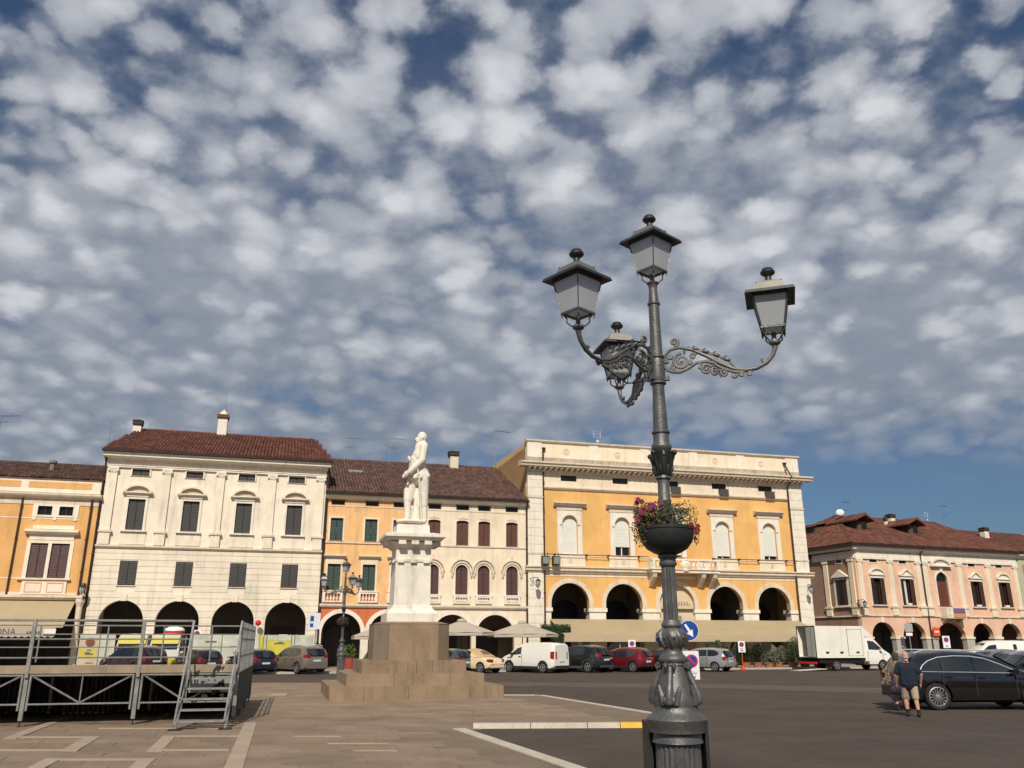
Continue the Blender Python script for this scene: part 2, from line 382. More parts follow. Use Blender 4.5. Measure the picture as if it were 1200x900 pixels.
# raised pavement in front of the palaces
O = Vector((1.2377, 67, 0)); A = R(15.5)
def FP(u, y=0., z=0.): return Vector((O.x + u * math.cos(A) - y * math.sin(A), O.y + u * math.sin(A) + y * math.cos(A), z))
q = MB(); q.box(-60, 28, -7.6, 8, -.2, .12)
sw = q.build('pavement', mat('pavement', (.3, .25, .2), .85, .15, 1, .2, 30, fine=.1), kind='structure'); sw.location = O; sw.rotation_euler = (0, 0, A)
q = MB(); q.box(-60, 28, -7.85, -7.6, -.2, .125); k2 = q.build('kerb', mat('kerb_stone', (.42, .38, .33), .8, .1, 2), kind='structure'); k2.location = O; k2.rotation_euler = (0, 0, A)
# ================================================================ BUILDINGS
stone = mat('stone_trim', (.66, .56, .44), .8, .1, 2, .15, 25, streak=.3)
stone_w = mat('stone_white', (.76, .69, .58), .8, .08, 2, .12, 25, streak=.28)
cream = mat('plaster_cream', (.78, .66, .5), .9, .09, .6, .1, 25, streak=.25, patch=.05)
white_pl = mat('plaster_white', (.79, .7, .57), .9, .08, .7, .12, 25, streak=.3, patch=.05)
ashlar = mat('ashlar_white', (.77, .68, .55), .9, .09, .7, .15, 25, streak=.3, island=.03, patch=.04)
yellow = mat('plaster_yellow', (.75, .43, .15), .9, .1, .45, .08, 20, streak=.16, patch=.06)
orange = mat('plaster_orange', (.7, .39, .145), .9, .09, .6, .08, 20, streak=.2, patch=.06)
orange2 = mat('plaster_apricot', (.79, .47, .215), .9, .1, .8, .08, 20, streak=.3, patch=.1)
redpl = mat('plaster_brick_red', (.55, .15, .06), .9, .12, 1, .08, 20, streak=.25)
pink = mat('plaster_pink', (.74, .475, .33), .9, .09, .6, .08, 20, streak=.22, patch=.06)
green_pl = mat('plaster_green', (.42, .44, .3), .9, .1, 1)
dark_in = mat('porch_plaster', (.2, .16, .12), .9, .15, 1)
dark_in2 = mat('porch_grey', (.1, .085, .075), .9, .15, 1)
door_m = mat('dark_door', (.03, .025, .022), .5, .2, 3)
gl = mat('window_glass', (.012, .013, .014), .2, 0, spec=.25)
sh_grey = mat('shutter_grey', (.048, .046, .046), .7, .12, 5)
sh_green = mat('shutter_green', (.025, .05, .036), .6, .12, 5)
sh_brown = mat('shutter_brown', (.1, .034, .02), .6, .16, 5)
sh_plum = mat('shutter_plum', (.075, .03, .03), .6, .14, 5)
sh_dkbrown = mat('shutter_dark_brown', (.055, .024, .017), .65, .15, 5)
blind = mat('roller_blind', (.7, .69, .63), .6, .05, 3)
iron = mat('wrought_iron', (.03, .03, .032), .5, .15, 8, metal=.4)
gutter_m = mat('gutter_copper', (.05, .032, .026), .5, .2, 4, metal=.3)
tile_m = mat('clay_tile', (.135, .052, .036), .9, .34, .9, .3, 40, island=.33)
tile_b = mat('clay_tile_brown', (.115, .064, .05), .92, .34, 1.2, .3, 40, island=.33)
tile_o = mat('clay_tile_red', (.13, .05, .033), .92, .36, 1.0, .3, 40, island=.36)
wood_dk = mat('eave_board', (.05, .035, .025), .8)
awn_m = mat('awning_canvas', (.39, .31, .19), .85, .06, .8, .12, 60)
awn_t = bpy.data.materials.new('awning_trans')

def shell(root, w, d, z, front_y=0.45, m=dark_in, side=None):
    """side, back walls of a building behind its facade"""
    q = MB(); q.box(0, .4, front_y, d, 0, z).box(w - .4, w, front_y, d, 0, z).box(.4, w - .4, d - .4, d, 0, z)
    return q.build('side_wall', side or m, root)
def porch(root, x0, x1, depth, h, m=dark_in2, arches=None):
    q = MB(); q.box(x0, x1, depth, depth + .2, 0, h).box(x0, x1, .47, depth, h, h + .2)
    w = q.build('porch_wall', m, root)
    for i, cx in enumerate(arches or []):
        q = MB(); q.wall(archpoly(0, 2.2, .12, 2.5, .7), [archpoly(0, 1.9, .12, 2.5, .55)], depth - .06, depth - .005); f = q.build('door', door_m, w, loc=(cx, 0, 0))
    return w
def closed_window(root, name, w, h, smat, frame=.15, arch=0., fm=stone, sill=True, depth=.14, louv=10, leaves=2, fr_out=.05, surround=True):
    """frame with closed louvred shutters; origin at the sill centre on the wall face"""
    q = MB()
    if arch: out = archpoly(0, w + 2 * frame, -.0, h - arch, arch + frame); inn = archpoly(0, w, 0.001, h - arch, arch)
    else: out = rect(-w / 2 - frame, w / 2 + frame, 0, h + frame); inn = rect(-w / 2, w / 2, .001, h)
    if surround: q.wall([(p[0], p[1]) for p in out], [[(p[0], p[1] + .01) for p in inn]], -fr_out, .03)
    else: q.box(-w / 2 - .03, w / 2 + .03, .2, .24, 0, h)
    f = q.build(name, fm, root)
    for k in range(leaves):
        x0 = -w / 2 + k * w / leaves; x1 = x0 + w / leaves; g_ = .012; q = MB()
        if arch:
            zs = h - arch; pts = [(x0 + g_, .02), (x1 - g_, .02)]; n = 6
            for j in range(n + 1):
                x = x1 - g_ + (x0 + 2 * g_ - x1) * j / n; pts.append((x, zs + arch * math.sqrt(max(0, 1 - (x / (w / 2)) ** 2)) - .01))
            q.prism(pts, depth, depth + .04)
        else: q.box(x0 + g_, x1 - g_, depth, depth + .04, .02, h - .01)
        for j in range(louv):
            z = .06 + (h - arch * .8 - .14) * j / louv; hh = (h - arch * .8 - .1) / louv
            q.prism([(depth - .028, z), (depth, z + hh * .9), (depth, z)], x0 + .05, x1 - .05, 'x')
        q.build('shutter', smat, f)
    if sill: MB().box(-w / 2 - frame - .12, w / 2 + frame + .12, -.18, .03, -.11, -.0).build('sill', fm, f)
    return f
def put(proto, xs, z=None, root=None):
    """move the prototype to the first place, copy it to the others"""
    out = [proto]; z = z or 0
    x, zz = (xs[0] if isinstance(xs[0], tuple) else (xs[0], z)); base = proto.location.copy()
    proto.location = (x, 0, zz)
    for p in xs[1:]:
        x, zz = p if isinstance(p, tuple) else (p, z)
        out.append(copy_tree(proto, proto.parent, (x, 0, zz)))
    return out
def cornice(root, name, m, x0, x1, prof, label=None):   # prof: list of (y, z), closed
    return MB().prism(prof, x0, x1, 'x').build(name, m, root, label=label)
def pilaster(root, x, w, z0, z1, m, capm=None, capital=True, proud=.12, base=True):
    q = MB(); q.box(x - w / 2, x + w / 2, -proud, .0, z0, z1)
    p = q.build('pilaster', m, root)
    if capital:
        q = MB(); q.box(x - w * .62, x + w * .62, -proud - .1, 0, z1 - .02, z1 + .1).frus(x, -proud / 2, z1 - .3, z1 - .02, w * .5, proud / 2 + .02, w * .62, proud / 2 + .09)
        for s in (-1, 1):
            q.prism([(x + s * w * .52 + .09 * math.cos(a), z1 - .12 + .09 * math.sin(a)) for a in [k * .785 for k in range(8)]], -proud - .13, -.02)
            q.prism([(x + s * w * .2 + .06 * math.cos(a), z1 - .2 + .07 * math.sin(a)) for a in [k * .785 for k in range(8)]], -proud - .06, -.02)
        q.build('capital', capm or m, p)
    if base: MB().box(x - w * .58, x + w * .58, -proud - .06, 0, z0, z0 + .16).build('pilaster_base', m, p)
    return p
def pipe(root, pts, r=.06, m=gutter_m):
    q = MB(); q.tube(pts, r, 6)
    z = pts[0][2] - .6
    while z > 1: q.lathe([(r * 1.35, -.04), (r * 1.35, .04)], pts[-1][0], pts[-1][1], 6, z); z -= 2.2
    return q.build('downpipe', m, root)
def antenna(x, y, z, h, label, kind=0, ang=0.):
    t = thing('roof_antenna', label, 'antenna', (x, y, z), ang, 'antennas and rods on the roofs'); am = mat('aluminium', (.3, .3, .32), .45, .1, 5, metal=.6)
    MB().tube([(0, 0, -.3), (0, 0, h)], .025, 5).build('mast', am, t)
    if kind == 1:
        q = MB(); q.tube([(-.15, 0, h - .1), (1.5, 0, h - .05)], .018, 4)
        for k in range(9): q.tube([(.05 + k * .17, -.28 + k * .012, h - .09), (.05 + k * .17, .28 - k * .012, h - .09)], .01, 4)
        q.build('aerial', am, t)
        q = MB(); q.tube([(-.1, 0, h * .6), (.7, 0, h * .6)], .015, 4)
        for k in range(4): q.tube([(k * .2, -.3, h * .6), (k * .2, .3, h * .6)], .01, 4)
        q.build('aerial', am, t)
    if kind == 2:
        q = MB(); q.tube([(0, 0, h), (1.7, 0, h)], .035, 4).tube([(0, .02, h * .55), (-.18, .02, h * .5)], .05, 5); q.build('aerial', am, t)
    if kind == 3:
        q = MB()
        for k in (-.35, 0, .35): q.tube([(k, 0, h - .55), (k, 0, h + .1)], .022, 4)
        q.tube([(-.35, 0, h - .5), (.35, 0, h - .5)], .018, 4).tube([(-.35, 0, h - .2), (.35, 0, h - .2)], .018, 4); q.ell((0, -.1, h - .9), (.16, .06, .16), 10, 6); q.build('aerial', mat('grey_white', (.6, .6, .62), .5), t)
    return t
def gable_roof(root, x0, x1, ye, ze, yr, zr, tm, hl=0, hr=0, pitch=.25, back=None):
    q = MB(); yb = back or 2 * yr - ye
    q.add([(x0, ye, ze), (x1, ye, ze), (x1 - hr, yr, zr), (x0 + hl, yr, zr), (x0, yb, ze), (x1, yb, ze), (x0, ye, ze - .12), (x1, ye, ze - .12), (x0, yb, ze - .12), (x1, yb, ze - .12)],
          [(0, 1, 2, 3), (4, 3, 2, 5), (0, 3, 4), (1, 5, 2), (6, 8, 9, 7), (0, 6, 7, 1), (4, 5, 9, 8), (0, 4, 8, 6), (1, 7, 9, 5)])
    rf = q.build('roof', tm, root)
    q = MB(); tiles(q, x0, x1, ye - .05, ze + .03, yr, zr + .03, hl, hr, pitch); q.build('roof_tiles', tm, rf, kind='stuff')
    q = MB(); n = int((x1 - x0 - hl - hr) / .4)
    for k in range(n):
        x = x0 + hl + k * .4; q.prism([(yr - .16, zr - .02), (yr - .1, zr + .12), (yr, zr + .17), (yr + .1, zr + .12), (yr + .16, zr - .02)], x, x + .42, 'x')
    q.build('ridge_tiles', tm, rf, kind='stuff')
    return rf
def chimney(x, y, z0, w, h, m, label, cap=tile_m, rz=A, dome=False):
    t = thing('chimney', label, 'chimney', (x, y, z0), rz, 'chimneys on the roofs')
    MB().box(-w / 2, w / 2, -w / 2, w / 2, -.6, h).build('stack', m, t)
    q = MB(); q.frus(0, 0, h, h + .15, w * .5, w * .5, w * .62, w * .62).box(-w * .62, w * .62, -w * .62, w * .62, h + .15, h + .42)
    q.build('chimney_head', cap, t)
    if dome: MB().lathe([(w * .5, 0), (w * .4, .2), (w * .12, .35), (.02, .5)], 0, 0, 10, h + .45).build('chimney_cap', cream, t)
    else: MB().frus(0, 0, h + .45, h + .6, w * .7, w * .7, .05, .05).build('chimney_cap', cap, t)
    return t
def balusters(root, x0, x1, z0, z1, m, n, y=-.1, dark=None):
    q = MB(); q.box(x0, x1, y - .06, .0, z1 - .1, z1).box(x0, x1, y - .06, .0, z0, z0 + .1); b_ = q.build('balustrade', m, root)
    if dark: MB().box(x0 + .02, x1 - .02, -.015, .0, z0 + .1, z1 - .1).build('balustrade_back', dark, b_)
    q = MB(); h = z1 - z0 - .2
    for k in range(n):
        x = x0 + (x1 - x0) * (k + .5) / n
        q.lathe([(.035, 0), (.085, h * .25), (.07, h * .4), (.03, h * .55), (.04, h * .8), (.06, h)], x, y + .02, 6, z0 + .1)
    q.build('balusters', m, b_, kind='stuff')
    for x in (x0 + .05, x1 - .05): MB().box(x - .09, x + .09, y - .08, 0, z0 + .002, z1 + .002).build('post', m, b_)
    return b_

# ---------------------------------------------------------------- 1. orange house, far left
def orange_house():
    r = thing('orange_house', 'orange plastered town house with plum shutters left of the white palace', 'house', FP(-43.0), A)
    X = lambda u: u + 43.0; w = X(-31.52)
    holes = [rect(X(-42.4), X(-32.15), .12, 4.6)]
    for u0, u1, z0, z1 in ((-35.44, -34.54, 10.33, 10.95), (-34.09, -33.21, 10.33, 10.95), (-35.5, -34.42, 6.05, 8.4), (-34.2, -33.07, 6.05, 8.4), (-41.6, -40.6, 6.05, 8.4), (-40.3, -39.3, 6.05, 8.4)): holes.append(rect(X(u0), X(u1), z0, z1))
    MB().wall(rect(0, w, 0, 12.3), holes, 0, .45).build('wall', orange, r)
    shell(r, w, 13, 12.2)
    pw = porch(r, .4, w - .4, 4.2, 4.7)
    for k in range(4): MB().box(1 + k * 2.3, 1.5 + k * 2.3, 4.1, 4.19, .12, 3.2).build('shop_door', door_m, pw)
    for u0, u1 in ((-35.44, -34.54), (-34.09, -33.21)):
        f = MB().wall(rect(-.5, .5, -.05, .68), [rect(-.44, .44, .0, .62)], .1, .16).build('window', sh_plum, r, loc=(X((u0 + u1) / 2), 0, 10.33)); MB().box(-.45, .45, .17, .19, -.02, .64).build('pane', gl, f); MB().box(-.02, .02, .08, .16, 0, .62).build('mullion', sh_plum, f)
    q = MB(); q.wall(rect(X(-35.75), X(-32.85), 10.2, 11.1), [rect(X(-35.44), X(-34.54), 10.33, 10.95), rect(X(-34.09), X(-33.21), 10.33, 10.95)], -.05, .02)
    for u in (-35.6, -34.3, -33.0): q.box(X(u) - .1, X(u) + .1, -.06, .02, 9.98, 10.2)
    q.build('window_surround', white_pl, r)
    q = MB(); q.wall(rect(X(-35.75), X(-32.82), 6.03, 8.62), [rect(X(-35.5), X(-34.42), 6.06, 8.4), rect(X(-34.2), X(-33.07), 6.06, 8.4)], -.05, .02); s = q.build('window_surround', white_pl, r)
    q = MB(); q.box(X(-35.66), X(-32.88), -.08, 0, 8.62, 9.0).prism([(0, 9.0), (-.14, 9.0), (-.42, 9.15), (-.42, 9.27), (0, 9.34)], X(-35.95), X(-32.6), 'x').box(X(-35.55), X(-32.95), -.06, 0, 9.36, 9.62)
    q.build('hood', white_pl, s)
    MB().box(X(-36), X(-32.7), -.2, 0, 5.93, 6.03).build('sill', stone, s)
    for c in (-34.96, -33.635, -41.1, -39.8): closed_window(r, 'window', 1.1, 2.33, sh_plum, surround=False, sill=False, depth=.08, louv=16).location = (X(c), 0, 6.06)
    q = MB(); q.box(X(-35.65), X(-32.9), -.1, 0, 5.0, 5.9); p = q.build('window_apron', white_pl, r)
    for c in (-34.95, -33.6): q = MB(); q.wall(rect(X(c) - .52, X(c) + .52, 5.12, 5.78), [rect(X(c) - .46, X(c) + .46, 5.18, 5.72)], -.13, -.1); q.build('apron_frame', mat('peach', (.7, .42, .25), .9), p)
    q = MB()
    for z0, z1 in ((10.07, 10.14), (6.0, 6.07)): q.box(0, X(-32.75), -.02, 0, z0, z1)
    q.build('string_line', white_pl, r)
    q = MB(); q.box(0, w - .2, -.06, 0, 4.95, 5.12).prism([(0, 4.62), (-.12, 4.62), (-.3, 4.78), (-.3, 4.93), (0, 4.95)], 0, w - .2, 'x'); q.build('string_course', stone, r)
    q = MB(); q.box(0, w, -.04, 0, 11.05, 11.45).prism([(0, 11.45), (-.1, 11.45), (-.35, 11.6), (-.42, 11.7), (-.42, 11.82), (0, 11.86)], 0, w + .05, 'x'); q.build('cornice', stone, r)
    q = MB(); q.box(0, w, -.08, .4, 11.9, 12.82); q.build('parapet', white_pl, r)
    for a, b_ in ((-42.5, -36.76), (-36.27, -32.23)): MB().box(X(a), X(b_), -.1, -.07, 12.2, 12.64).build('parapet_panel', orange, r)
    gable_roof(r, -.2, w + .02, -.1, 12.88, 5.6, 14.9, tile_b)
    q = MB(); q.lathe([(.18, 0), (.18, .5), (.28, .55), (.28, .7), (.1, .8)], X(-35.6), 2.5, 8, 13.9); q.build('flue', mat('flue_grey', (.2, .17, .15), .8), r)
    pipe(r, [(X(-36.47), -.12, 11.5), (X(-36.47), -.12, 4.9)]); pipe(r, [(X(-32.07), -.12, 11.5), (X(-32.07), -.12, 5.6), (X(-32.1), -.12, .2)], .07)
    q = MB(); q.box(X(-32.1), w - .02, -.1, 0, .12, 2.2); q.lathe([(.28, 0), (.24, .3), (.2, 1.2), (.2, 2.6), (.3, 2.9), (.3, 3.1)], X(-31.85), -.25, 10, 1.6); q.build('corner_pier', stone, r)
    # awning
    t = thing('shop_awning', 'beige awning with scalloped valance under the orange house', 'awning', FP(-37.2, -.05, 4.55), A)
    xa, xb = -5.2, 5.0
    MB().prism([(0, 0), (-2.5, -1.72), (-2.5, -1.76), (0, -.05)], xa, xb, 'x').build('canopy', awn_m, t)
    q = MB(); n = 26; w_ = (xb - xa - .4) / n
    for k in range(n):
        x = xa + k * w_; q.prism([(x, -1.76)] + [(x + w_ * j / 6, -2.28 - .09 * math.sin(math.pi * j / 6)) for j in range(7)] + [(x + w_, -1.76)], -2.52, -2.5)
    v = q.build('valance', mat('valance_canvas', (.42, .36, .3), .85, .08, 2), t)
    text_mesh('ONA', .55, mat('print_brown', (.1, .07, .05), .8), 'lettering', v, (2.35, -2.53, -2.2), (R(90), 0, 0), align='RIGHT')
    q = MB()
    for k in range(5): q.prism([(2.95 + k * .16, -2.12), (3.02 + k * .16, -1.92), (3.09 + k * .16, -2.12)], -2.53, -2.525)
    q.box(2.95, 3.75, -2.53, -2.525, -2.17, -2.12); q.build('crest', MT['print_brown'], v)
    q = MB()
    for x in (xa + .2, xb - .2): q.tube([(x, 0, -1.2), (x, -2.45, -1.74)], .03, 5)
    q.build('awning_arm', iron, t)
    q = MB(); q.box(3.95, 4.65, -2.6, -2.56, -2.2, -1.85); tag(q.build('small_notice', mat('paper_white', (.75, .72, .68), .7)), 'small white notice hanging on the valance of the beige awning', 'notice').location = FP(-37.2, -.05, 4.55); bpy.data.objects['small_notice'].rotation_euler = (0, 0, A)
    return r
orange_house()

# ---------------------------------------------------------------- 2. white palace
def white_palace():
    u0 = -31.45; r = thing('white_palace', 'white palace with ionic pilasters, grey shutters and four arches', 'palace', FP(u0), A)
    X = lambda u: u - u0; w = X(-16.0); AC = [X(-29.2), X(-25.55), X(-21.85), X(-18.22)]; WC = [X(-29.16), X(-25.49), X(-21.82), X(-18.2)]
    holes = [archpoly(c, 2.86, .12, 3.23, 1.43, 16) for c in AC]
    for c in WC: holes += [rect(c - .575, c + .575, 5.67, 7.36), rect(c - .56, c + .56, 9.48, 11.7), rect(c - .585, c + .585, 13.36, 13.86)]
    wl = MB().wall(rect(0, w, 0, 14.6), holes, .03, .45).build('wall', white_pl, r)
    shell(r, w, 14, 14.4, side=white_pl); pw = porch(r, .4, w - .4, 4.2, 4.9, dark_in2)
    for c in AC[1:]: MB().box(c - 1.0, c + .9, 4.12, 4.19, .12, 3.0).build('shop_door', door_m, pw)
    # stone courses of the lower storeys
    z = 0.12; k = 0; H = .43
    while z < 8.15:
        z1 = min(z + H, 8.18) - .035; ex = []
        for c in AC:
            def half(zz): return 1.44 if zz < 3.23 else (math.sqrt(max(0, 1.44 ** 2 - (zz - 3.23) ** 2)))
            if z < 4.67: ex.append((c, [(half(z + (z1 - z) * j / 4), z + (z1 - z) * j / 4) for j in range(5)]))
        for c in WC:
            if z1 > 5.6 and z < 7.36: ex.append((c, [(.58, z), (.58, z1)]))
        ex.sort(key=lambda e: e[0]); left = [(0, z), (0, z1)]
        for c, hw in ex + [(None, None)]:
            right = [(w, z), (w, z1)] if c is None else [(c - h_, zz) for h_, zz in hw]
            poly = [left[0]] + right + left[:0:-1] if len(left) == 2 else [left[0]] + right + left[:0:-1]
            poly = [poly[0]] + poly[1:]
            MB().prism(poly, 0, .06).build('stone_course', ashlar, wl)
            if c is not None: left = [(c + h_, zz) for h_, zz in hw]
        z += H
    for c in AC:
        MB().prism([(c - .17, 4.62), (c + .17, 4.62), (c + .22, 5.08), (c - .22, 5.08)], -.06, .05).build('keystone', stone_w, r)
    p = closed_window(r, 'window', 1.15, 1.68, sh_grey, surround=False, sill=False, depth=.04, louv=14); MB().box(-.66, .66, -.05, .05, -.07, -.01).build('sill', stone, p); put(p, WC, 5.68)
    MB().prism([(.03, 8.17), (-.05, 8.17), (-.12, 8.24), (-.17, 8.3), (-.17, 8.42), (.03, 8.44)], -.02, w + .02, 'x').build('string_course', stone, r)
    # piano nobile
    p = closed_window(r, 'window', 1.12, 2.2, sh_grey, .17, louv=18, fm=stone_w)
    q = MB(); q.box(-.72, .72, -.1, .03, 2.38, 2.55).prism([(.03, 2.55), (-.1, 2.55), (-.3, 2.63), (-.3, 2.71), (.03, 2.72)], -1.0, 1.0, 'x')
    hd = q.build('pediment', stone_w, p)
    q = MB(); ring(q, 0, 2.62, .8, .97, -.32, .03, 14, .5, .66, .12, math.pi - .12); q.build('pediment_arch', stone_w, p)
    q = MB(); q.prism([(.78 * math.cos(a), 2.7 + .46 * math.sin(a)) for a in [math.pi * j / 10 for j in range(11)]], -.06, .03); q.build('tympanum', mat('tympanum_tan', (.55, .43, .31), .9), p)
    q = MB(); q.box(-.85, .85, -.02, .03, -.98, -.12); q.build('apron', white_pl, p)
    put(p, WC, 9.48)
    for u in (-30.98, -27.37, -23.64, -19.97, -16.42):
        x = X(u); pl = pilaster(r, x, .56, 9.42, 13.83, white_pl, stone_w)
        MB().box(x - .34, x + .34, -.2, .03, 8.44, 9.28).build('pedestal', white_pl, pl); MB().box(x - .44, x + .44, -.27, .03, 9.28, 9.42).build('pedestal_cap', stone, pl)
    p = closed_window(r, 'attic_window', 1.17, .5, sh_grey, .1, louv=3, fm=stone_w, sill=False); put(p, WC, 13.36)
    q = MB(); q.box(0, w, -.12, .03, 13.93, 14.05).box(0, w, -.16, .03, 14.05, 14.12); q.build('architrave', stone_w, r)
    q = MB(); q.prism([(.03, 14.4), (-.15, 14.4), (-.2, 14.52), (-.5, 14.62), (-.62, 14.66), (-.62, 14.8), (-.7, 14.92), (.03, 14.95)], -.25, w + .25, 'x'); q.build('cornice', stone_w, r)
    MB().prism([(-.66, 14.93), (-.84, 14.95), (-.86, 15.12), (-.62, 15.13)], -.35, w + .35, 'x').build('gutter', gutter_m, r)
    gable_roof(r, -.3, w + .3, -.62, 15.08, 8.4, 18.7, tile_m, .75, 1.1)
    pipe(r, [(-.1, -.6, 14.95), (-.1, -.1, 14.3), (-.1, -.1, .2)], .07); pipe(r, [(w + .12, -.6, 14.95), (w + .12, -.08, 14.3), (w + .12, -.08, .2)], .08)
    return r
white_palace()
c_ = FP(-24.55, 8.2); chimney(c_.x, c_.y, 18.7, .75, 1.25, stone_w, 'tall white chimney with a brick head on the ridge of the white palace', mat('chimney_brick', (.13, .06, .045), .9, .2, 8), dome=True)
c_ = FP(-31.0, 7.2); chimney(c_.x, c_.y, 18.2, .6, .5, stone_w, 'short white chimney at the left end of the white palace roof', wood_dk)
for u, y, z, h, lb, kd in ((-24.5, 8.3, 20.9, 1.9, 'thin lightning rod on top of the tall white chimney', 0), (-17.35, 8, 18.6, .9, 'short rod on the right end of the white palace ridge', 0), (-16.3, 4, 16.2, 2.2, 'lone rod above the right eave of the white palace', 0),
                           (-32.1, 2.5, 15.7, 2.3, 'thin mast at the left eave of the white palace', 0), (-30.2, 8, 18.6, .7, 'short rod beside the short white chimney', 0),
                           (-14.1, 9.6, 17.2, 2.3, 'fishbone aerial on the left of the long brown roof', 1), (-10.05, 10, 17.4, 2.4, 'aerial just left of the statue head on the long brown roof', 1), (-.3, 9.6, 17.6, 3.4, 'tall mast with horizontal aerial beside the yellow palace', 2),
                           (7.4, 3, 17.6, 2.2, 'three armed aerial on the yellow palace roof', 3)):
    c_ = FP(u, y, z); antenna(c_.x, c_.y, c_.z, h, lb, kd, A + (.2 if kd else 0))
antenna(-39.5, 62, 17.3, 1.4, 'aerial poking in at the left edge of the photo above the orange house', 1, 0)

# ---------------------------------------------------------------- 3. two houses under the long brown roof
def green_shutter_house():
    u0 = -15.92; r = thing('apricot_house', 'apricot house with green shutters and a brick red arcade', 'house', FP(u0), A); X = lambda u: u - u0; w = X(-9.5)
    WC = [X(-15.03), X(-12.45), X(-9.95) - .35]; AC = [X(-14.25), X(-10.85)]
    holes_u = []
    for c in WC: holes_u += [rect(c - .47, c + .47, 9.17, 10.87), rect(c - .48, c + .48, 5.56, 7.47), rect(c - .47, c + .47, 11.92, 12.24)]
    MB().wall(rect(0, w, 4.5, 12.4), holes_u, 0, .4).build('upper_wall', orange2, r)
    MB().wall(rect(0, w, 0, 4.5), [archpoly(c, 2.86, .12, 2.52, 1.43, 16) for c in AC], 0, .4).build('arcade_wall', redpl, r)
    for c in AC:
        q = MB(); ring(q, c, 2.52, 1.42, 1.72, -.07, .05); q.box(c - 1.72, c - 1.42, -.07, .05, .12, 2.52).box(c + 1.42, c + 1.72, -.07, .05, .12, 2.52); q.build('arch_surround', stone_w, r)
    shell(r, w, 20, 12.2); porch(r, .4, w - .1, 4, 4.3, dark_in2, [AC[0], AC[1]])
    put(closed_window(r, 'window', .93, 1.7, sh_green, .14, fm=cream, louv=14, sill=False), WC, 9.17)
    p = closed_window(r, 'window', .95, 1.9, sh_green, .15, fm=cream, louv=16); MB().prism([(0, 2.32), (-.1, 2.36), (-.3, 2.48), (-.3, 2.56), (0, 2.6)], -.82, .82, 'x').build('hood', stone, p)
    MB().box(-.66, .66, -.05, .0, 2.05, 2.32).build('frieze', cream, p); put(p, WC, 5.56)
    for c in WC: balusters(r, c - .68, c + .68, 4.7, 5.42, stone_w, 6, -.12, redpl)
    put(closed_window(r, 'attic_window', .94, .32, gl, .03, fm=wood_dk, louv=0, sill=False), WC, 11.92)
    q = MB(); q.box(0, w, -.03, 0, 11.76, 11.84).box(0, w, -.08, 0, 9.0, 9.1); q.build('string_line', stone, r)
    q = MB(); q.prism([(0, 4.32), (-.12, 4.34), (-.2, 4.45), (-.2, 4.58), (0, 4.6)], 0, w, 'x'); q.build('string_course', stone, r)
    q = MB(); q.prism([(0, 12.28), (-.12, 12.3), (-.38, 12.45), (-.45, 12.5), (-.45, 12.62), (0, 12.66)], -.1, w, 'x'); q.build('cornice', stone_w, r)
    MB().prism([(-.42, 12.62), (-.6, 12.64), (-.62, 12.78), (-.4, 12.8)], -.1, w, 'x').build('gutter', gutter_m, r)
    rf = gable_roof(r, -.1, w, -.45, 12.76, 10, 17.4, tile_b, back=19)
    q = MB(); q.box(X(-13.4) - .6, X(-13.4) + .6, 5.6, 6.6, 15.3, 15.75); q.build('skylight', mat('grey_metal', (.3, .3, .3), .4, metal=.5), rf)
green_shutter_house()
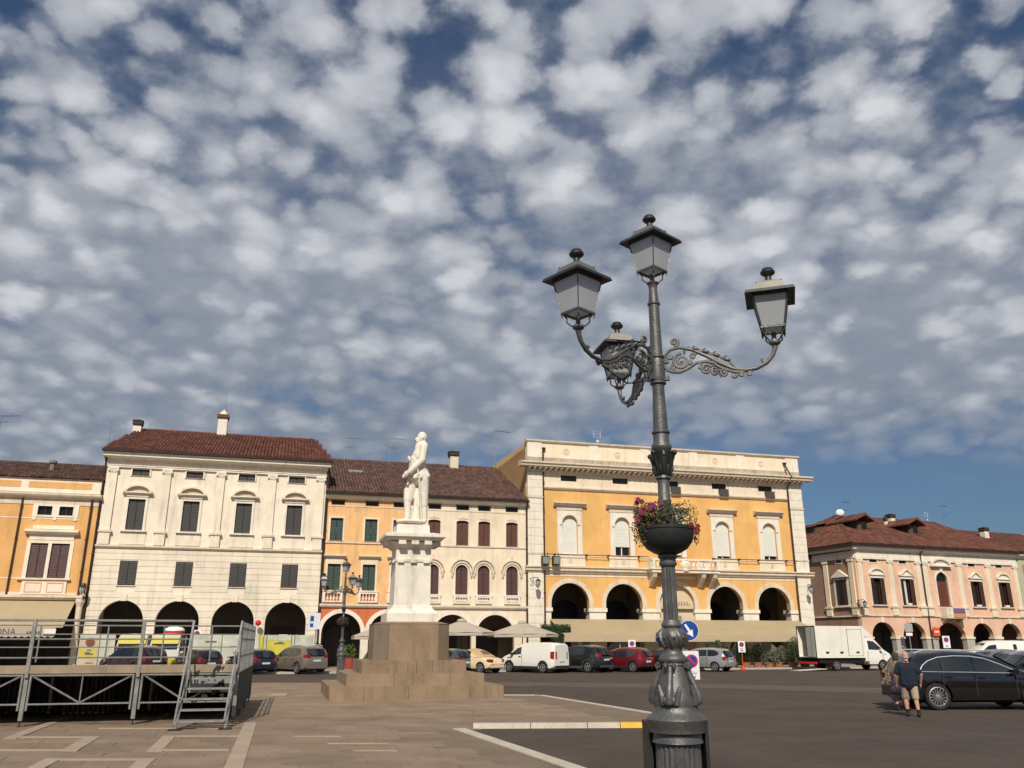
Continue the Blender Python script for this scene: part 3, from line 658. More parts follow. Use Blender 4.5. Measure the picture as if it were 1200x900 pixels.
def maroon_shutter_house():
    u0 = -9.5; r = thing('cream_house', 'cream house with maroon shutters and ornate arched windows', 'house', FP(u0), A); X = lambda u: u - u0; w = X(-.02)
    UC = [X(-7.57), X(-5.33), X(-3.57), X(-1.3)]; LC = [X(-7.6), X(-5.33), X(-3.58), X(-1.29)]; AC = [X(-9.2) + .25, X(-5.98), X(-2.62)]
    holes = [rect(c - .485, c + .485, 11.9, 12.25) for c in UC] + [archpoly(c, .97, 9.1, 10.9, .13, 8) for c in UC] + [archpoly(c, .97, 5.37, 7.13, .485, 10) for c in LC] + [archpoly(AC[1], 3.0, .12, 2.4, 1.5, 16), archpoly(AC[2], 3.04, .12, 2.4, 1.5, 16)]
    MB().wall(rect(0, w, 0, 12.4), holes, 0, .4).build('wall', cream, r)
    for c in AC[1:]: q = MB(); ring(q, c, 2.4, 1.5, 1.82, -.06, .04, 16, 1.5, 1.8); q.build('arch_surround', stone_w, r)
    shell(r, w, 20, 12.2); pw = porch(r, .1, w - .4, 4, 4.2, dark_in)
    for c in AC[1:]: MB().box(c - 1.2, c + 1.2, 3.9, 3.99, .12, 2.9).build('shop_front', door_m, pw)
    put(closed_window(r, 'window', .97, 1.93, sh_brown, .09, .13, fm=stone_w, louv=14, sill=False), UC, 9.1)
    for c in UC:
        q = MB(); q.prism([(c - .42, 11.17), (c + .42, 11.17), (c + .2, 11.26), (c, 11.45), (c - .2, 11.26)], -.05, .0); q.build('window_crest', stone, r)
    p = closed_window(r, 'arched_window', .97, 2.24, sh_plum, .08, .485, fm=stone_w, louv=14)
    q = MB(); ring(q, 0, 1.76, .62, .76, -.12, 0, 14).build('archivolt', stone, p)
    q = MB(); ring(q, 0, 1.78, .82, .9, -.18, 0, 14)
    for s in (-1, 1): q.box(s * .74 - .1, s * .74 + .1, -.16, 0, 1.6, 1.8).lathe([(.03, 0), (.09, .15), (.07, .35)], s * .76, -.08, 6, 1.28)
    q.prism([(-.34, 2.62), (.34, 2.62), (.16, 2.74), (.09, 2.9), (0, 3.05), (-.09, 2.9), (-.16, 2.74)], -.08, 0); q.build('window_crest', stone, p)
    put(p, LC, 5.37)
    for c in LC: balusters(r, c - .6, c + .6, 4.7, 5.25, stone_w, 6, -.1, stone)
    put(closed_window(r, 'attic_window', .97, .34, gl, .03, fm=wood_dk, louv=0, sill=False), UC, 11.9)
    q = MB(); q.box(0, w, -.03, 0, 11.74, 11.8).box(0, w, -.07, 0, 8.98, 9.07); q.build('string_line', stone, r)
    q = MB(); q.prism([(0, 4.28), (-.12, 4.3), (-.2, 4.42), (-.2, 4.56), (0, 4.6)], 0, w, 'x'); q.build('string_course', stone, r)
    q = MB(); q.prism([(0, 12.28), (-.12, 12.3), (-.38, 12.45), (-.45, 12.5), (-.45, 12.62), (0, 12.66)], 0, w, 'x'); q.build('cornice', stone_w, r)
    MB().prism([(-.42, 12.62), (-.6, 12.64), (-.62, 12.78), (-.4, 12.8)], 0, w + .05, 'x').build('gutter', gutter_m, r)
    gable_roof(r, 0, w, -.45, 12.76, 10, 17.4, tile_b, back=19)
    pipe(r, [(w - .08, -.5, 12.6), (w - .08, -.12, 12.1), (w - .08, -.12, .2)], .07)
maroon_shutter_house()
c_ = FP(-4.3, 9.2); chimney(c_.x, c_.y, 17.0, .75, 1.1, stone, 'square cream chimney on the long brown roof beside the yellow palace', wood_dk)

# ---------------------------------------------------------------- 4. yellow palace
def yellow_palace():
    r = thing('yellow_palace', 'yellow palace with rusticated corner piers, balcony and tall cream parapet', 'palace', FP(0.0), A); w = 25.55
    AC = [3.52, 8.12, 12.8, 17.32, 21.85]; WC = [3.58, 8.17, 12.85, 17.42, 21.95]
    holes = [archpoly(c, 3.2 - .1 * (k > 2), 4.5, 4.82, 1.6, 18) for k, c in enumerate(AC)]
    for c in WC: holes += [archpoly(c, 1.32, 8.66, 11.14, .66, 12), rect(c - .7, c + .7, 14.6, 15.1)]
    MB().wall(rect(.02, w - .02, 4.5, 14.0), [h for h in holes if h[0][1] < 14], 0, .5).build('wall', yellow, r)
    # piers below the arches
    xs = [.05] + [x for k, c in enumerate(AC) for x in (c - 1.6 + .05 * (k > 2), c + 1.6 - .05 * (k > 2))] + [w - .05]
    for k in range(6):
        a, b_ = xs[2 * k], xs[2 * k + 1]; pr = MB().box(a, b_, .0, .9, .12, 4.2).build('pier', stone_w, r); MB().box(a - .09, b_ + .09, -.1, 1.0, 4.2, 4.49).build('impost', stone_w, pr)
    for k, c in enumerate(AC):
        q = MB(); ri = 1.6 - .05 * (k > 2); ring(q, c, 4.82, ri - .01, ri + .33, -.06, .06, 20); q.box(c - ri - .33, c - ri + .01, -.06, .06, 4.5, 4.82).box(c + ri - .01, c + ri + .33, -.06, .06, 4.5, 4.82); q.build('arch_surround', stone, r)
    shell(r, w, 16, 17.4, side=mat('plaster_tan', (.74, .5, .25), .9, .1, .8, streak=.2))
    MB().prism([(.4, 12), (16, 12), (16, 18.15), (.5, 17.75)], .0, .42, 'x').build('gable_wall', MT['plaster_tan'], r)
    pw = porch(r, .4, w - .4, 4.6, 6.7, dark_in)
    for k, c in enumerate(AC):
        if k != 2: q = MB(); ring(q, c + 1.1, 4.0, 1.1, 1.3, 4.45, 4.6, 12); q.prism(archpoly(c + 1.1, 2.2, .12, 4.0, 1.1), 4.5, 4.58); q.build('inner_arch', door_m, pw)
        MB().box(c - 2.4, c - 2.2, .5, 4.6, .12, 6.7).build('cross_wall', dark_in, pw)
    q = MB(); q.prism(archpoly(12.8, 3.2, .2, 4.82, 1.6, 18), .3, .36); b3 = q.build('arch_board', mat('board_cream', (.62, .5, .34), .9, .05), r, label='cream board closing the middle arch')
    cu = []
    for k in range(60): t_ = k / 60; cu.append((12.55 + t_ * 1.5 + .09 * math.cos(t_ * 38), .28, 4.95 + .13 * math.sin(t_ * 38) * (1.9 if k < 12 else 1)))
    MB().tube(cu, .022, 4).build('script_lettering', mat('print_tan', (.3, .2, .12), .8), b3)
    # corner piers of rusticated stone
    for xa, xb in ((0, 1.34), (24.22, 25.56)):
        z = .12
        for z0, z1 in ((.12, 7.1), (8.72, 15.25)):
            n = int((z1 - z0) / .62)
            for k in range(n):
                h = (z1 - z0) / n; MB().box(xa, xb, -.14, .2, z0 + k * h + .012, z0 + (k + 1) * h - .01).build('quoin_stone', stone_w, r)
        MB().box(xa + .03, xb - .03, -.11, .2, .12, 15.3).build('corner_pier', stone_w, r)
        MB().box(xa - .03, xb + .03, -.2, .1, 13.1, 13.24).build('pier_band', stone, r); MB().box(xa + .01, xb - .01, -.16, .1, 7.7, 8.6).build('pier_pedestal', stone_w, r); MB().box(xa - .03, xb + .03, -.2, .1, 8.6, 8.72).build('pier_band', stone, r)
    prof = [(0, 7.12), (-.12, 7.14), (-.22, 7.3), (-.3, 7.34), (-.3, 7.48), (-.42, 7.58), (-.42, 7.66), (0, 7.72)]
    MB().prism(prof, -.25, 10.3, 'x').build('string_course', stone, r); MB().prism(prof, 16.25, w + .35, 'x').build('string_course', stone, r)
    MB().box(1.34, 24.2, -.03, 0, 6.92, 7.12).build('string_band', cream, r)
    # windows
    def win(w_low):
        f = MB(); inn = archpoly(0, 1.32, .0, 2.48, .66, 12); f.wall(rect(-1.07, 1.07, -.001, 3.55), [[(p[0], p[1] + .001) for p in inn]], -.08, .04); o = f.build('arched_window', stone_w, r)
        q = MB(); ring(q, 0, 2.48, .66, .84, -.14, -.08, 14); 
        for s in (-1, 1): q.box(s * .76 - .12, s * .76 + .12, -.16, -.08, 2.36, 2.48)
        q.build('archivolt', stone_w, o)
        q = MB(); q.box(-1.12, 1.12, -.12, .0, 3.55, 3.8).prism([(0, 3.8), (-.16, 3.82), (-.4, 4.0), (-.46, 4.06), (-.46, 4.16), (0, 4.22)], -1.4, 1.4, 'x'); q.build('hood', stone, o)
        q = MB(); n = 10
        pts = [(-.66, w_low), (.66, w_low)] + [(.66 * math.cos(math.pi * j / n), 2.48 + .66 * math.sin(math.pi * j / n)) for j in range(n + 1)]; q.prism(pts, .16, .2)
        for k in range(14): z = w_low + .05 + k * (2.4 - w_low) / 14; q.box(-.64, .64, .15, .16, z, z + .03)
        q.build('blind', blind, o)
        if w_low > .05:
            MB().box(-.66, .66, .3, .32, 0, w_low + .1).build('pane', gl, o); MB().box(-.04, .04, .24, .3, 0, w_low).box(-.66, .66, .24, .3, 0, .05).build('casement', blind, o)
        return o
    for c, lw in zip(WC, (.0, .72, .2, .22, .34)): win(lw).location = (c, 0, 8.66)
    for k, c in enumerate(WC):
        if k != 2:
            MB().box(c - 1.25, c + 1.25, -.1, 0, 7.72, 8.5).build('window_apron', cream, r)
            q = MB(); ring(q, c, 8.12, .13, .19, -.13, -.1, 12, a1=2 * math.pi); q.disc((c, -.1, 8.12), .09, t=.03, seg=10); q.build('medallion', stone, r)
    q = MB(); q.tube([(1.34, -.35, 8.6), (10.3, -.35, 8.6)], .03, 4).tube([(16.2, -.35, 8.6), (24.3, -.35, 8.6)], .03, 4)
    for x in (2.2, 4.9, 6.8, 9.5, 16.3, 18.7, 20.6, 23.3): q.box(x - .04, x + .04, -.4, 0, 8.52, 8.66)
    q.build('handrail', iron, r)
    MB().box(1.36, 24.2, -.03, 0, 8.5, 8.57).build('sill_band', stone, r)
    # balcony
    bl = MB().box(10.2, 16.3, -1.15, 0, 7.32, 7.55).box(10.05, 16.45, -1.25, 0, 7.55, 7.62).build('balcony', stone_w, r)
    q = MB(); n = 15
    for k in range(n):
        x = 10.75 + (15.75 - 10.75) * k / (n - 1)
        if 3 < k < 6: continue
        q.lathe([(.06, 0), (.12, .2), (.1, .35), (.05, .5), (.07, .62)], x, -1.05, 8, 7.66)
    q.build('balusters', stone_w, bl, kind='stuff')
    q = MB(); q.box(10.2, 16.3, -1.18, -.92, 8.28, 8.42)
    for x in (10.25, 12.1, 14.3, 16.08): q.box(x, x + .2, -1.17, -.93, 7.62, 8.28)
    q.wall(rect(14.52, 15.28, 7.62, 8.28), [[(14.9 + .19 * math.cos(a), 7.95 + .26 * math.sin(a)) for a in [k * math.pi / 6 for k in range(12)]]], -1.1, -1.0)
    q.box(10.2, 10.36, -.95, 0, 7.62, 8.4).box(16.1, 16.27, -.95, 0, 7.62, 8.4); q.build('balcony_rail', stone_w, bl)
    for x in (10.5, 11.6, 14.9, 15.95): q = MB(); q.prism([(0, 6.2), (-.2, 6.3), (-.5, 6.6), (-.95, 6.95), (-1.08, 7.32), (0, 7.32)], x - .17, x + .17, 'x'); q.build('corbel', stone, bl)
    q = MB(); q.ell((13.2, -1.2, 7.95), (.42, .14, .42), 10, 6).ell((13.2, -1.22, 8.35), (.25, .1, .12), 8, 5).ell((13.2, -1.2, 7.55), (.3, .12, .18), 8, 5); q.build('coat_of_arms', stone_w, bl)
    # frieze and attic windows
    MB().wall(rect(1.34, 24.22, 14.1, 15.3), [rect(c - .7, c + .7, 14.6, 15.1) for c in WC], -.06, .4).build('frieze', cream, r)
    MB().prism([(0, 13.84), (-.1, 13.86), (-.2, 13.98), (-.2, 14.08), (0, 14.12)], 1.34, 24.22, 'x').build('architrave', stone, r)
    for k, c in enumerate(WC):
        f = MB().wall(rect(-.7, .7, 0, .5), [rect(-.64, -.03, .05, .45), rect(.03, .64, .05, .45)], .1, .15).build('attic_window', sh_dkbrown if k > 1 else sh_grey, r, loc=(c, 0, 14.6)); MB().box(-.68, .68, .16, .18, 0.01, .49).build('pane', gl if k > 1 else sh_grey, f)
        if k > 1:
            t = tag(MB().box(-.1, .75, -.34, -.07, -.62, -.02).build('air_conditioner', mat('ac_dark', (.07, .06, .055), .6)), 'dark box unit under the attic window above %s' % ('the balcony', 'the fourth arch', 'the rightmost arch')[k - 2] + ' of the yellow palace', 'air conditioner', 'units under the attic windows'); t.location = FP(c, 0, 14.6); t.rotation_euler = (0, 0, A)
    # main cornice with modillions
    q = MB(); q.prism([(0, 15.25), (-.2, 15.27), (-.25, 15.4), (0, 15.4)], -.1, w + .1, 'x').prism([(0, 15.62), (-.85, 15.62), (-.88, 15.75), (-1.0, 15.85), (-1.0, 15.98), (0, 16.15)], -.75, w + .8, 'x')
    q.box(-.1, w + .1, -.22, 0, 15.4, 15.62); q.build('cornice', stone, r)
    q = MB()
    for k in range(56): x = .02 + k * .463; q.prism([(-.2, 15.36), (-.32, 15.38), (-.75, 15.5), (-.78, 15.61), (-.2, 15.61)], x - .09, x + .09, 'x')
    q.build('modillions', stone, r, kind='stuff')
    # parapet
    MB().box(0, w, -.02, .4, 16.1, 17.75).build('parapet', cream, r); MB().prism([(.45, 17.72), (-.08, 17.72), (-.2, 17.84), (-.22, 17.96), (.45, 18.04)], -.12, w + .12, 'x').build('coping', stone, r)
    MB().box(.0, w, -.12, 0, 16.15, 16.5).build('parapet_plinth', mat('weathered_stone', (.4, .35, .27), .9, .25, 1.5, .2, 20, streak=.5), r)
    for x in (.65, 5.85, 10.5, 15.1, 19.7, 24.9): MB().box(x - (.62 if x in (.65, 24.9) else .4), x + (.62 if x in (.65, 24.9) else .4), -.1, 0, 16.5, 17.72).build('parapet_pier', stone_w, r)
    for c in AC:
        q = MB(); ring(q, c - .1, 17.1, .2, .28, -.06, -.02, 14, a1=2 * math.pi); q.disc((c - .1, -.02, 17.1), .14, t=.03, seg=10); q.build('medallion', stone, r)
    MB().add([(.1, .4, 17.7), (w - .1, .4, 17.7), (w - .1, 16, 18.1), (.1, 16, 18.1)], [(0, 1, 2, 3)]).build('roof', tile_b, r)
    pipe(r, [(1.34, -.12, 17.2), (1.34, -.12, 16.2), (1.34, -.22, 8.8), (1.34, -.22, .3)], .07); pipe(r, [(24.1, -.12, 17.2), (24.1, -1.0, 15.9), (24.1, -.24, 15.0), (24.1, -.24, .3)], .07)
    q = MB(); q.frus(1.4, -.14, 17.0, 17.3, .06, .06, .16, .12).frus(24.1, -.14, 17.0, 17.3, .06, .06, .16, .12); q.build('rain_head', gutter_m, r)
    MB().box(11.9, 12.5, .1, .7, 18.04, 18.3).build('flue', tile_m, r)
yellow_palace()
# awnings of the cafe
def cafe_awning(u0, u1, label):
    t = thing('cafe_awning', label, 'awning', FP(u0, -.12, 3.62), A, 'awnings of the yellow palace'); L_ = u1 - u0
    MB().prism([(0, 0), (-3.5, -1.22), (-3.5, -1.26), (0, -.04)], 0, L_, 'x').build('canopy', awn_m, t)
    MB().box(0, L_, -3.53, -3.5, -1.7, -1.22).build('valance', mat('valance_beige', (.45, .36, .24), .85, .06, 1), t)
    for x in (.1, L_ - .15):
        MB().tube([(x, 0, -.25), (x, -1.8, -1.05), (x, -3.4, -1.24)], .035, 5).build('awning_arm', iron, t)
cafe_awning(1.75, 10.9, 'long beige awning in front of the two left arches'); cafe_awning(11.0, 24.0, 'long beige awning in front of the three right arches')
for x in (1.8, 6.2, 10.8): 
    t = tag(MB().lathe([(.25, 0), (.25, .05), (.04, .06), (.04, 2.3)], 0, 0, 8).build('awning_post', mat('post_grey', (.35, .33, .3), .5)), 'slim grey post under the left beige awning, %s' % {1.8: 'nearest the white van', 6.2: 'behind the dark SUV', 10.8: 'behind the street lamp'}[x], 'post', 'posts under the left awning'); t.location = FP(x, -3.4, .12)

# ---------------------------------------------------------------- 5. pink palace at the right
O5 = Vector((35.413, 88, 0)); A5 = R(22)
def GP(u, y=0., z=0.): return Vector((O5.x + u * math.cos(A5) - y * math.sin(A5), O5.y + u * math.sin(A5) + y * math.cos(A5), z))
def pink_palace():
    r = thing('pink_palace', 'pink palace with cream pilasters and a hipped red tile roof at the right', 'palace', GP(.4), A5); X = lambda u: u - .4; w = X(24.25)
    AC = [(3.15, 3.1), (7.35, 3.1), (12.6, 4.2), (17.35, 3.1), (21.65, 3.1)]; WC = [3.1, 7.22, 17.4, 21.7]
    holes = [archpoly(X(c), ww, .0, 2.4, 1.48, 16) for c, ww in AC] + [rect(X(c) - .88, X(c) + .88, 5.6, 8.3) for c in WC] + [rect(X(c) - .56, X(c) + .56, 9.93, 10.48) for c in (2.9, 7.0, 17.15, 21.4)] + [archpoly(X(12.3), 1.7, 5.6, 8.3, .85, 12)]
    holes = [[(x, max(z, .05)) for x, z in h] for h in holes]
    MB().wall(rect(0, w, 0, 11.2), holes, 0, .5).build('wall', pink, r)
    pw = porch(r, .4, w - .4, 4.4, 4.2, mat('porch_brown', (.15, .085, .06), .9, .1, 1))
    for c, ww in AC: MB().box(X(c) - .1, X(c) + 1.2, 4.3, 4.39, .05, 3.1).build('door', door_m, pw)
    gs = mat('pier_grey_stone', (.42, .4, .34), .8, .1, 1.5, .15, 20, streak=.2)
    xs = [0] + [x for c, ww in AC for x in (X(c) - ww / 2, X(c) + ww / 2)] + [w]
    for k in range(6):
        a, b_ = xs[2 * k] + (.0 if k else 0), xs[2 * k + 1]; o = MB().box(a - .03, b_ + .03, -.05, .55, .05, 2.2).build('pier', gs, r); MB().box(a - .1, b_ + .1, -.12, .62, 2.2, 2.42).build('impost', stone_w, o)
    for c, ww in AC: MB().prism([(X(c) - .15, 3.84), (X(c) + .15, 3.84), (X(c) + .22, 4.36), (X(c) - .22, 4.36)], -.08, 0).build('keystone', stone_w, r)
    MB().prism([(0, 4.4), (-.1, 4.42), (-.14, 4.5), (0, 4.54)], 0, w, 'x').build('string_course', stone, r)
    for c in (.9, 5.05, 9.0, 10.0, 15.05, 19.45, 23.8):
        pl = pilaster(r, X(c), .66, 5.5, 10.15, cream, stone_w); MB().box(X(c) - .42, X(c) + .42, -.2, 0, 4.54, 5.32).build('pedestal', cream, pl); MB().box(X(c) - .56, X(c) + .56, -.28, 0, 5.32, 5.5).build('pedestal_cap', stone, pl)
    def owin(c, tri, bright):
        f = MB().wall(rect(-1.0, 1.0, -.001, 2.85), [rect(-.88, .88, .01, 2.7)], -.05, .03).build('window', stone_w, r, loc=(X(c), 0, 5.6))
        MB().box(-.88, .88, .35, .38, .01, 2.7).build('pane', gl, f)
        q = MB(); q.box(-.5, -.42, .25, .35, 0, 2.7).box(.42, .5, .25, .35, 0, 2.7).box(-.04, .04, .25, .35, 0, 2.7); q.build('casement', sh_dkbrown, f)
        for s in (-1, 1):
            q = MB(); q.prism([(s * .9, -.12), (s * .9, -.07), (s * .44, .06), (s * .44, .0)], .03, 2.68, 'z')
            for k in range(14): z = .08 + k * .185; q.prism([(s * .86, -.15), (s * .86, -.1), (s * .48, .0), (s * .48, -.04)], z, z + .12, 'z')
            q.build('shutter', sh_dkbrown, f)
        MB().box(-1.05, 1.05, -.2, 0, -.12, -.01).build('sill', stone, f)
        if bright: MB().box(-.3, .3, -.1, .1, 0.02, .22).build('sill_box', stone_w, f); 
        if bright == 2: MB().box(-.32, .02, .16, .2, .1, 2.6).build('curtain', mat('curtain', (.6, .6, .58), .8), f)
        q = MB(); q.box(-.92, .92, -.1, 0, 2.72, 3.0).box(-1.0, 1.0, -.22, 0, 3.0, 3.1)
        if tri: q.prism([(-1.02, 3.1), (1.02, 3.1), (0, 3.72)], -.08, 0).prism([(-1.08, 3.1), (-.88, 3.1), (0, 3.66), (0, 3.8)], -.26, 0).prism([(1.08, 3.1), (0, 3.8), (0, 3.66), (.88, 3.1)], -.26, 0)
        else:
            q.prism([(.95 * math.cos(a), 3.1 + .55 * math.sin(a)) for a in [math.pi * j / 10 for j in range(11)]], -.08, 0); ring(q, 0, 3.1, .9, 1.04, -.26, 0, 12, .52, .66)
        q.build('pediment', stone_w, f)
    for c, t_, br in zip(WC, (0, 1, 1, 0), (0, 2, 1, 1)): owin(c, t_, br)
    # balcony door
    f = MB().wall(archpoly(0, 2.1, 0, 2.7, 1.05, 14), [[(x, z + .001) for x, z in archpoly(0, 1.7, 0, 2.7, .85, 14)]], -.08, .03).build('balcony_door', stone_w, r, loc=(X(12.3), 0, 5.6))
    MB().box(-.02, .82, .12, .16, .05, 2.6).box(-.82, -.05, .12, .16, .05, 2.6).build('shutter', mat('shutter_red_brown', (.12, .04, .025), .6, .12, 4), f); MB().prism(archpoly(0, 1.7, 2.6, 2.7, .84, 14), .2, .24).build('pane', gl, f)
    q = MB(); q.box(-1.5, 1.5, -.4, 0, 4.15, 4.28); ring(q, 0, 4.28, 1.25, 1.42, -.35, 0, 14, .62, .8); q.prism([(1.25 * math.cos(a), 4.28 + .6 * math.sin(a)) for a in [math.pi * j / 10 for j in range(11)]], -.1, 0).prism([(-.16, 3.6), (.16, 3.6), (.2, 4.15), (-.2, 4.15)], -.16, -.0); q.build('pediment', stone_w, f)
    bl = MB().box(X(11.3), X(14.1), -1.0, 0, 4.3, 4.5).build('balcony', stone, r)
    q = MB(); q.box(X(11.3), X(14.1), -1.0, -.85, 5.3, 5.42)
    for x in (11.4, 14.0, 12.0): q.box(X(x) - .09, X(x) + .09, -1, -.85, 4.5, 5.3)
    for k in range(9): q.lathe([(.04, 0), (.1, .2), (.04, .5), (.06, .8)], X(11.6) + k * .28, -.92, 6, 4.5)
    q.box(X(11.3), X(11.42), -.85, 0, 4.5, 5.42).box(X(13.98), X(14.1), -.85, 0, 4.5, 5.42); q.build('balcony_rail', stone_w, bl)
    for x in (11.6, 12.7, 13.8): MB().prism([(0, 3.85), (-.3, 3.95), (-.8, 4.3), (0, 4.3)], X(x) - .12, X(x) + .12, 'x').build('corbel', stone, bl)
    for c in (2.9, 7.0, 17.15, 21.4):
        f = MB().wall(rect(-.66, .66, -.1, .65), [rect(-.56, .56, 0, .55)], -.04, .03).build('attic_window', stone_w, r, loc=(X(c), 0, 9.93)); MB().box(-.56, .56, .2, .22, .01, .54).build('pane', gl, f)
    def entab(parent, x0, x1):
        q = MB(); q.box(x0, x1, -.16, 0, 10.25, 10.5).box(x0, x1, -.1, 0, 10.5, 11.05).prism([(0, 11.05), (-.15, 11.07), (-.25, 11.2), (-.6, 11.35), (-.62, 11.52), (0, 11.6)], x0 - .3, x1, 'x'); q.build('entablature', stone_w, parent)
        MB().prism([(-.5, 11.5), (-.78, 11.52), (-.8, 11.75), (-.5, 11.78)], x0 - .5, x1 + .1, 'x').build('gutter', gutter_m, parent)
    entab(r, 0, w)
    # left flank, seen at a slant
    fl = bpy.data.objects.new('flank', None)
    q = MB(); q.box(0, .42, .5, 26, 0, 11.2); fk = q.build('flank_wall', mat('plaster_pink_shaded', (.3, .18, .12), .9, .12, 1, streak=.25), r)  # front's pink plaster darkened in the colour for the shaded flank
    q = MB()
    for y in (.6, 4.3): q = MB(); q.box(-.14, .0, y - .3, y + .3, 5.5, 10.15).box(-.2, 0, y - .4, y + .4, 10.0, 10.25).box(-.2, 0, y - .38, y + .38, 4.54, 5.3).box(-.26, 0, y - .48, y + .48, 5.3, 5.5); q.build('flank_pilaster', cream, fk)
    pass
    q = MB(); q.box(-.1, 0, .02, 6.2, 10.3, 11.05).prism([(0, 11.05), (-.6, 11.35), (-.62, 11.52), (0, 11.6)], -.3, 26, 'y') if False else q.box(-.1, 0, .02, 6.2, 10.3, 11.05).box(-.55, 0, -.55, 6.3, 11.2, 11.52).box(-.14, 0, 0, 26, 4.4, 4.52)
    q.build('flank_entablature', stone_w, fk)
    q = MB(); q.box(-.78, -.5, -.78, 6.4, 11.5, 11.76).box(-.4, -.1, 6.3, 26, 10.9, 11.2); q.build('gutter', gutter_m, fk)
    f = MB().box(-.05, 0, 1.15, 3.35, 5.5, 8.4).build('window', stone_w, fk); MB().box(-.08, -.05, 1.5, 3.0, 5.6, 8.2).build('shutter', sh_dkbrown, f); MB().box(-.12, -.08, 2.05, 2.5, 5.7, 8.1).build('pane', gl, f)
    q = MB(); q.prism([(1.0, 8.45), (3.5, 8.45), (2.25, 9.25)], -.3, 0, 'x').box(-.2, 0, 1.05, 3.45, 5.38, 5.5); q.build('pediment', stone_w, f)
    MB().box(-.04, 0, 1.7, 2.8, 9.85, 10.5).build('attic_window', stone_w, fk); MB().box(-.05, -.03, 1.85, 2.65, 9.95, 10.42).build('pane', gl, fk)
    MB().box(.5, w, 21.6, 22, 0, 11.2).box(w - .4, w, .5, 21.6, 0, 11.2).build('back_wall', MT['plaster_pink_shaded'], r)
    # hipped roof
    x0, x1, ye, ze, yr, zr = -.7, w + .6, -.7, 11.72, 10.6, 16.4; hl = 8.6
    q = MB(); q.add([(x0, ye, ze), (x1, ye, ze), (x1, yr, zr), (x0 + hl, yr, zr), (x0, 2 * yr - ye, ze), (x1, 2 * yr - ye, ze)], [(0, 1, 2, 3), (3, 2, 5, 4), (0, 3, 4), (0, 4, 5, 1), (1, 5, 2)]); rf = q.build('roof', tile_o, r)
    q = MB(); tiles(q, x0, x1, ye - .03, ze + .03, yr, zr + .03, hl, 0, .27, .5); q.build('roof_tiles', tile_o, rf, kind='stuff')
    q = MB(); tiles(q, -(2 * yr - ye), -ye, x0 - .03, ze + .03, x0 + hl, zr + .03, 11.3, 11.3, .27, .5)
    q.v = [(y, -x, z) for x, y, z in q.v]; q.build('roof_tiles', tile_o, rf, kind='stuff')
    q = MB(); n = 22
    for k in range(n):
        a = Vector((x0, ye, ze)).lerp(Vector((x0 + hl, yr, zr)), k / n); b_ = Vector((x0, ye, ze)).lerp(Vector((x0 + hl, yr, zr)), (k + 1.1) / n); q.tube([a + Vector((0, 0, .1)), b_ + Vector((0, 0, .06))], .16, 6)
    k = x0 + hl
    while k < x1: q.tube([(k, yr, zr + .1), (k + .5, yr, zr + .07)], .16, 6); k += .46
    q.build('hip_tiles', tile_o, rf, kind='stuff')
    # dormers
    for dx, dy, ww in ((X(6.6), 4.6, 1.5), (X(13.9), 4.2, 1.5)):
        zb = ze + (dy - ye) * (zr - ze) / (yr - ye)
        d = MB().box(dx - ww / 2, dx + ww / 2, dy, dy + 3, zb - .2, zb + 1.15).build('dormer', mat('dormer_wood', (.09, .06, .045), .85, .2, 3), rf)
        MB().box(dx - .1, dx + ww / 2 - .15, dy - .03, dy, zb + .25, zb + 1.0).build('pane', gl, d)
        q = MB(); q.prism([(dx - 1.5, zb + 1.05), (dx, zb + 1.75), (dx + 1.3, zb + 1.05), (dx + 1.3, zb + 1.2), (dx, zb + 1.92), (dx - 1.5, zb + 1.2)], dy - .7, dy + 4.2)
        for k in range(10):
            y = dy - .7 + k * .49; q.prism([(dx - 1.55, zb + 1.2), (dx, zb + 1.95), (dx + 1.35, zb + 1.2), (dx, zb + 2.03)], y, y + .3)
        q.build('dormer_roof', tile_o, d)
    zb = ze + 6.5 * (zr - ze) / hl
    d = MB().box(x0 + 4.2, x0 + 6.5, 9.2, 11, ze + 1.5, zb - .35).build('dormer', MT['dormer_wood'], rf); MB().prism([(x0 + 3.8, ze + 3.2), (x0 + 7.3, ze + 3.9), (x0 + 7.3, ze + 4.05), (x0 + 3.8, ze + 3.35)], 8.9, 11.3).build('dormer_roof', tile_o, d)
    pipe(r, [(X(9.5), -.7, 11.6), (X(9.5), -.2, 10.9), (X(9.5), -.2, .3)], .06)
    return r
pink_palace()
r6 = thing('green_house', 'sliver of a pale green house with a red panel beyond the pink palace', 'house', GP(24.35), A5)
MB().wall(rect(0, 12, 0, 11.2), [rect(2, 3.2, 5.6, 8), rect(1.6, 4, .05, 3.5), rect(6, 7.2, 5.6, 8)], 0, .4).build('wall', green_pl, r6); MB().box(.9, 1.9, -.05, 0, 8.6, 10.4).box(.9, 1.9, -.05, 0, 4.6, 7.5).build('wall_panel', mat('panel_red', (.6, .16, .08), .9, .1, 2), r6)
MB().box(0, 12, .41, 16, 11, 11.2).box(11.6, 12, .4, 16, 0, 11).box(0, 12, 4, 4.3, 0, 11).build('side_wall', dark_in, r6)
MB().prism([(0, 11.0), (-.2, 11.1), (-.5, 11.4), (-.5, 11.6), (0, 11.7)], 0, 12, 'x').build('cornice', stone_w, r6); gable_roof(r6, 0, 12, -.6, 11.7, 8, 15.2, tile_o)
for u, y, z, ww, h, lb in ((14.6, 8, 15.3, .7, .9, 'white chimney right of the second dormer on the pink palace'), (26.3, 5, 13.6, .7, 1.2, 'white chimney with dark pot above the green house'), (13.2, 7.5, 15.1, .3, .6, 'small white vent beside the right dormer')):
    c_ = GP(u, y, z); chimney(c_.x, c_.y, z, ww, h, stone_w, lb, wood_dk, A5)
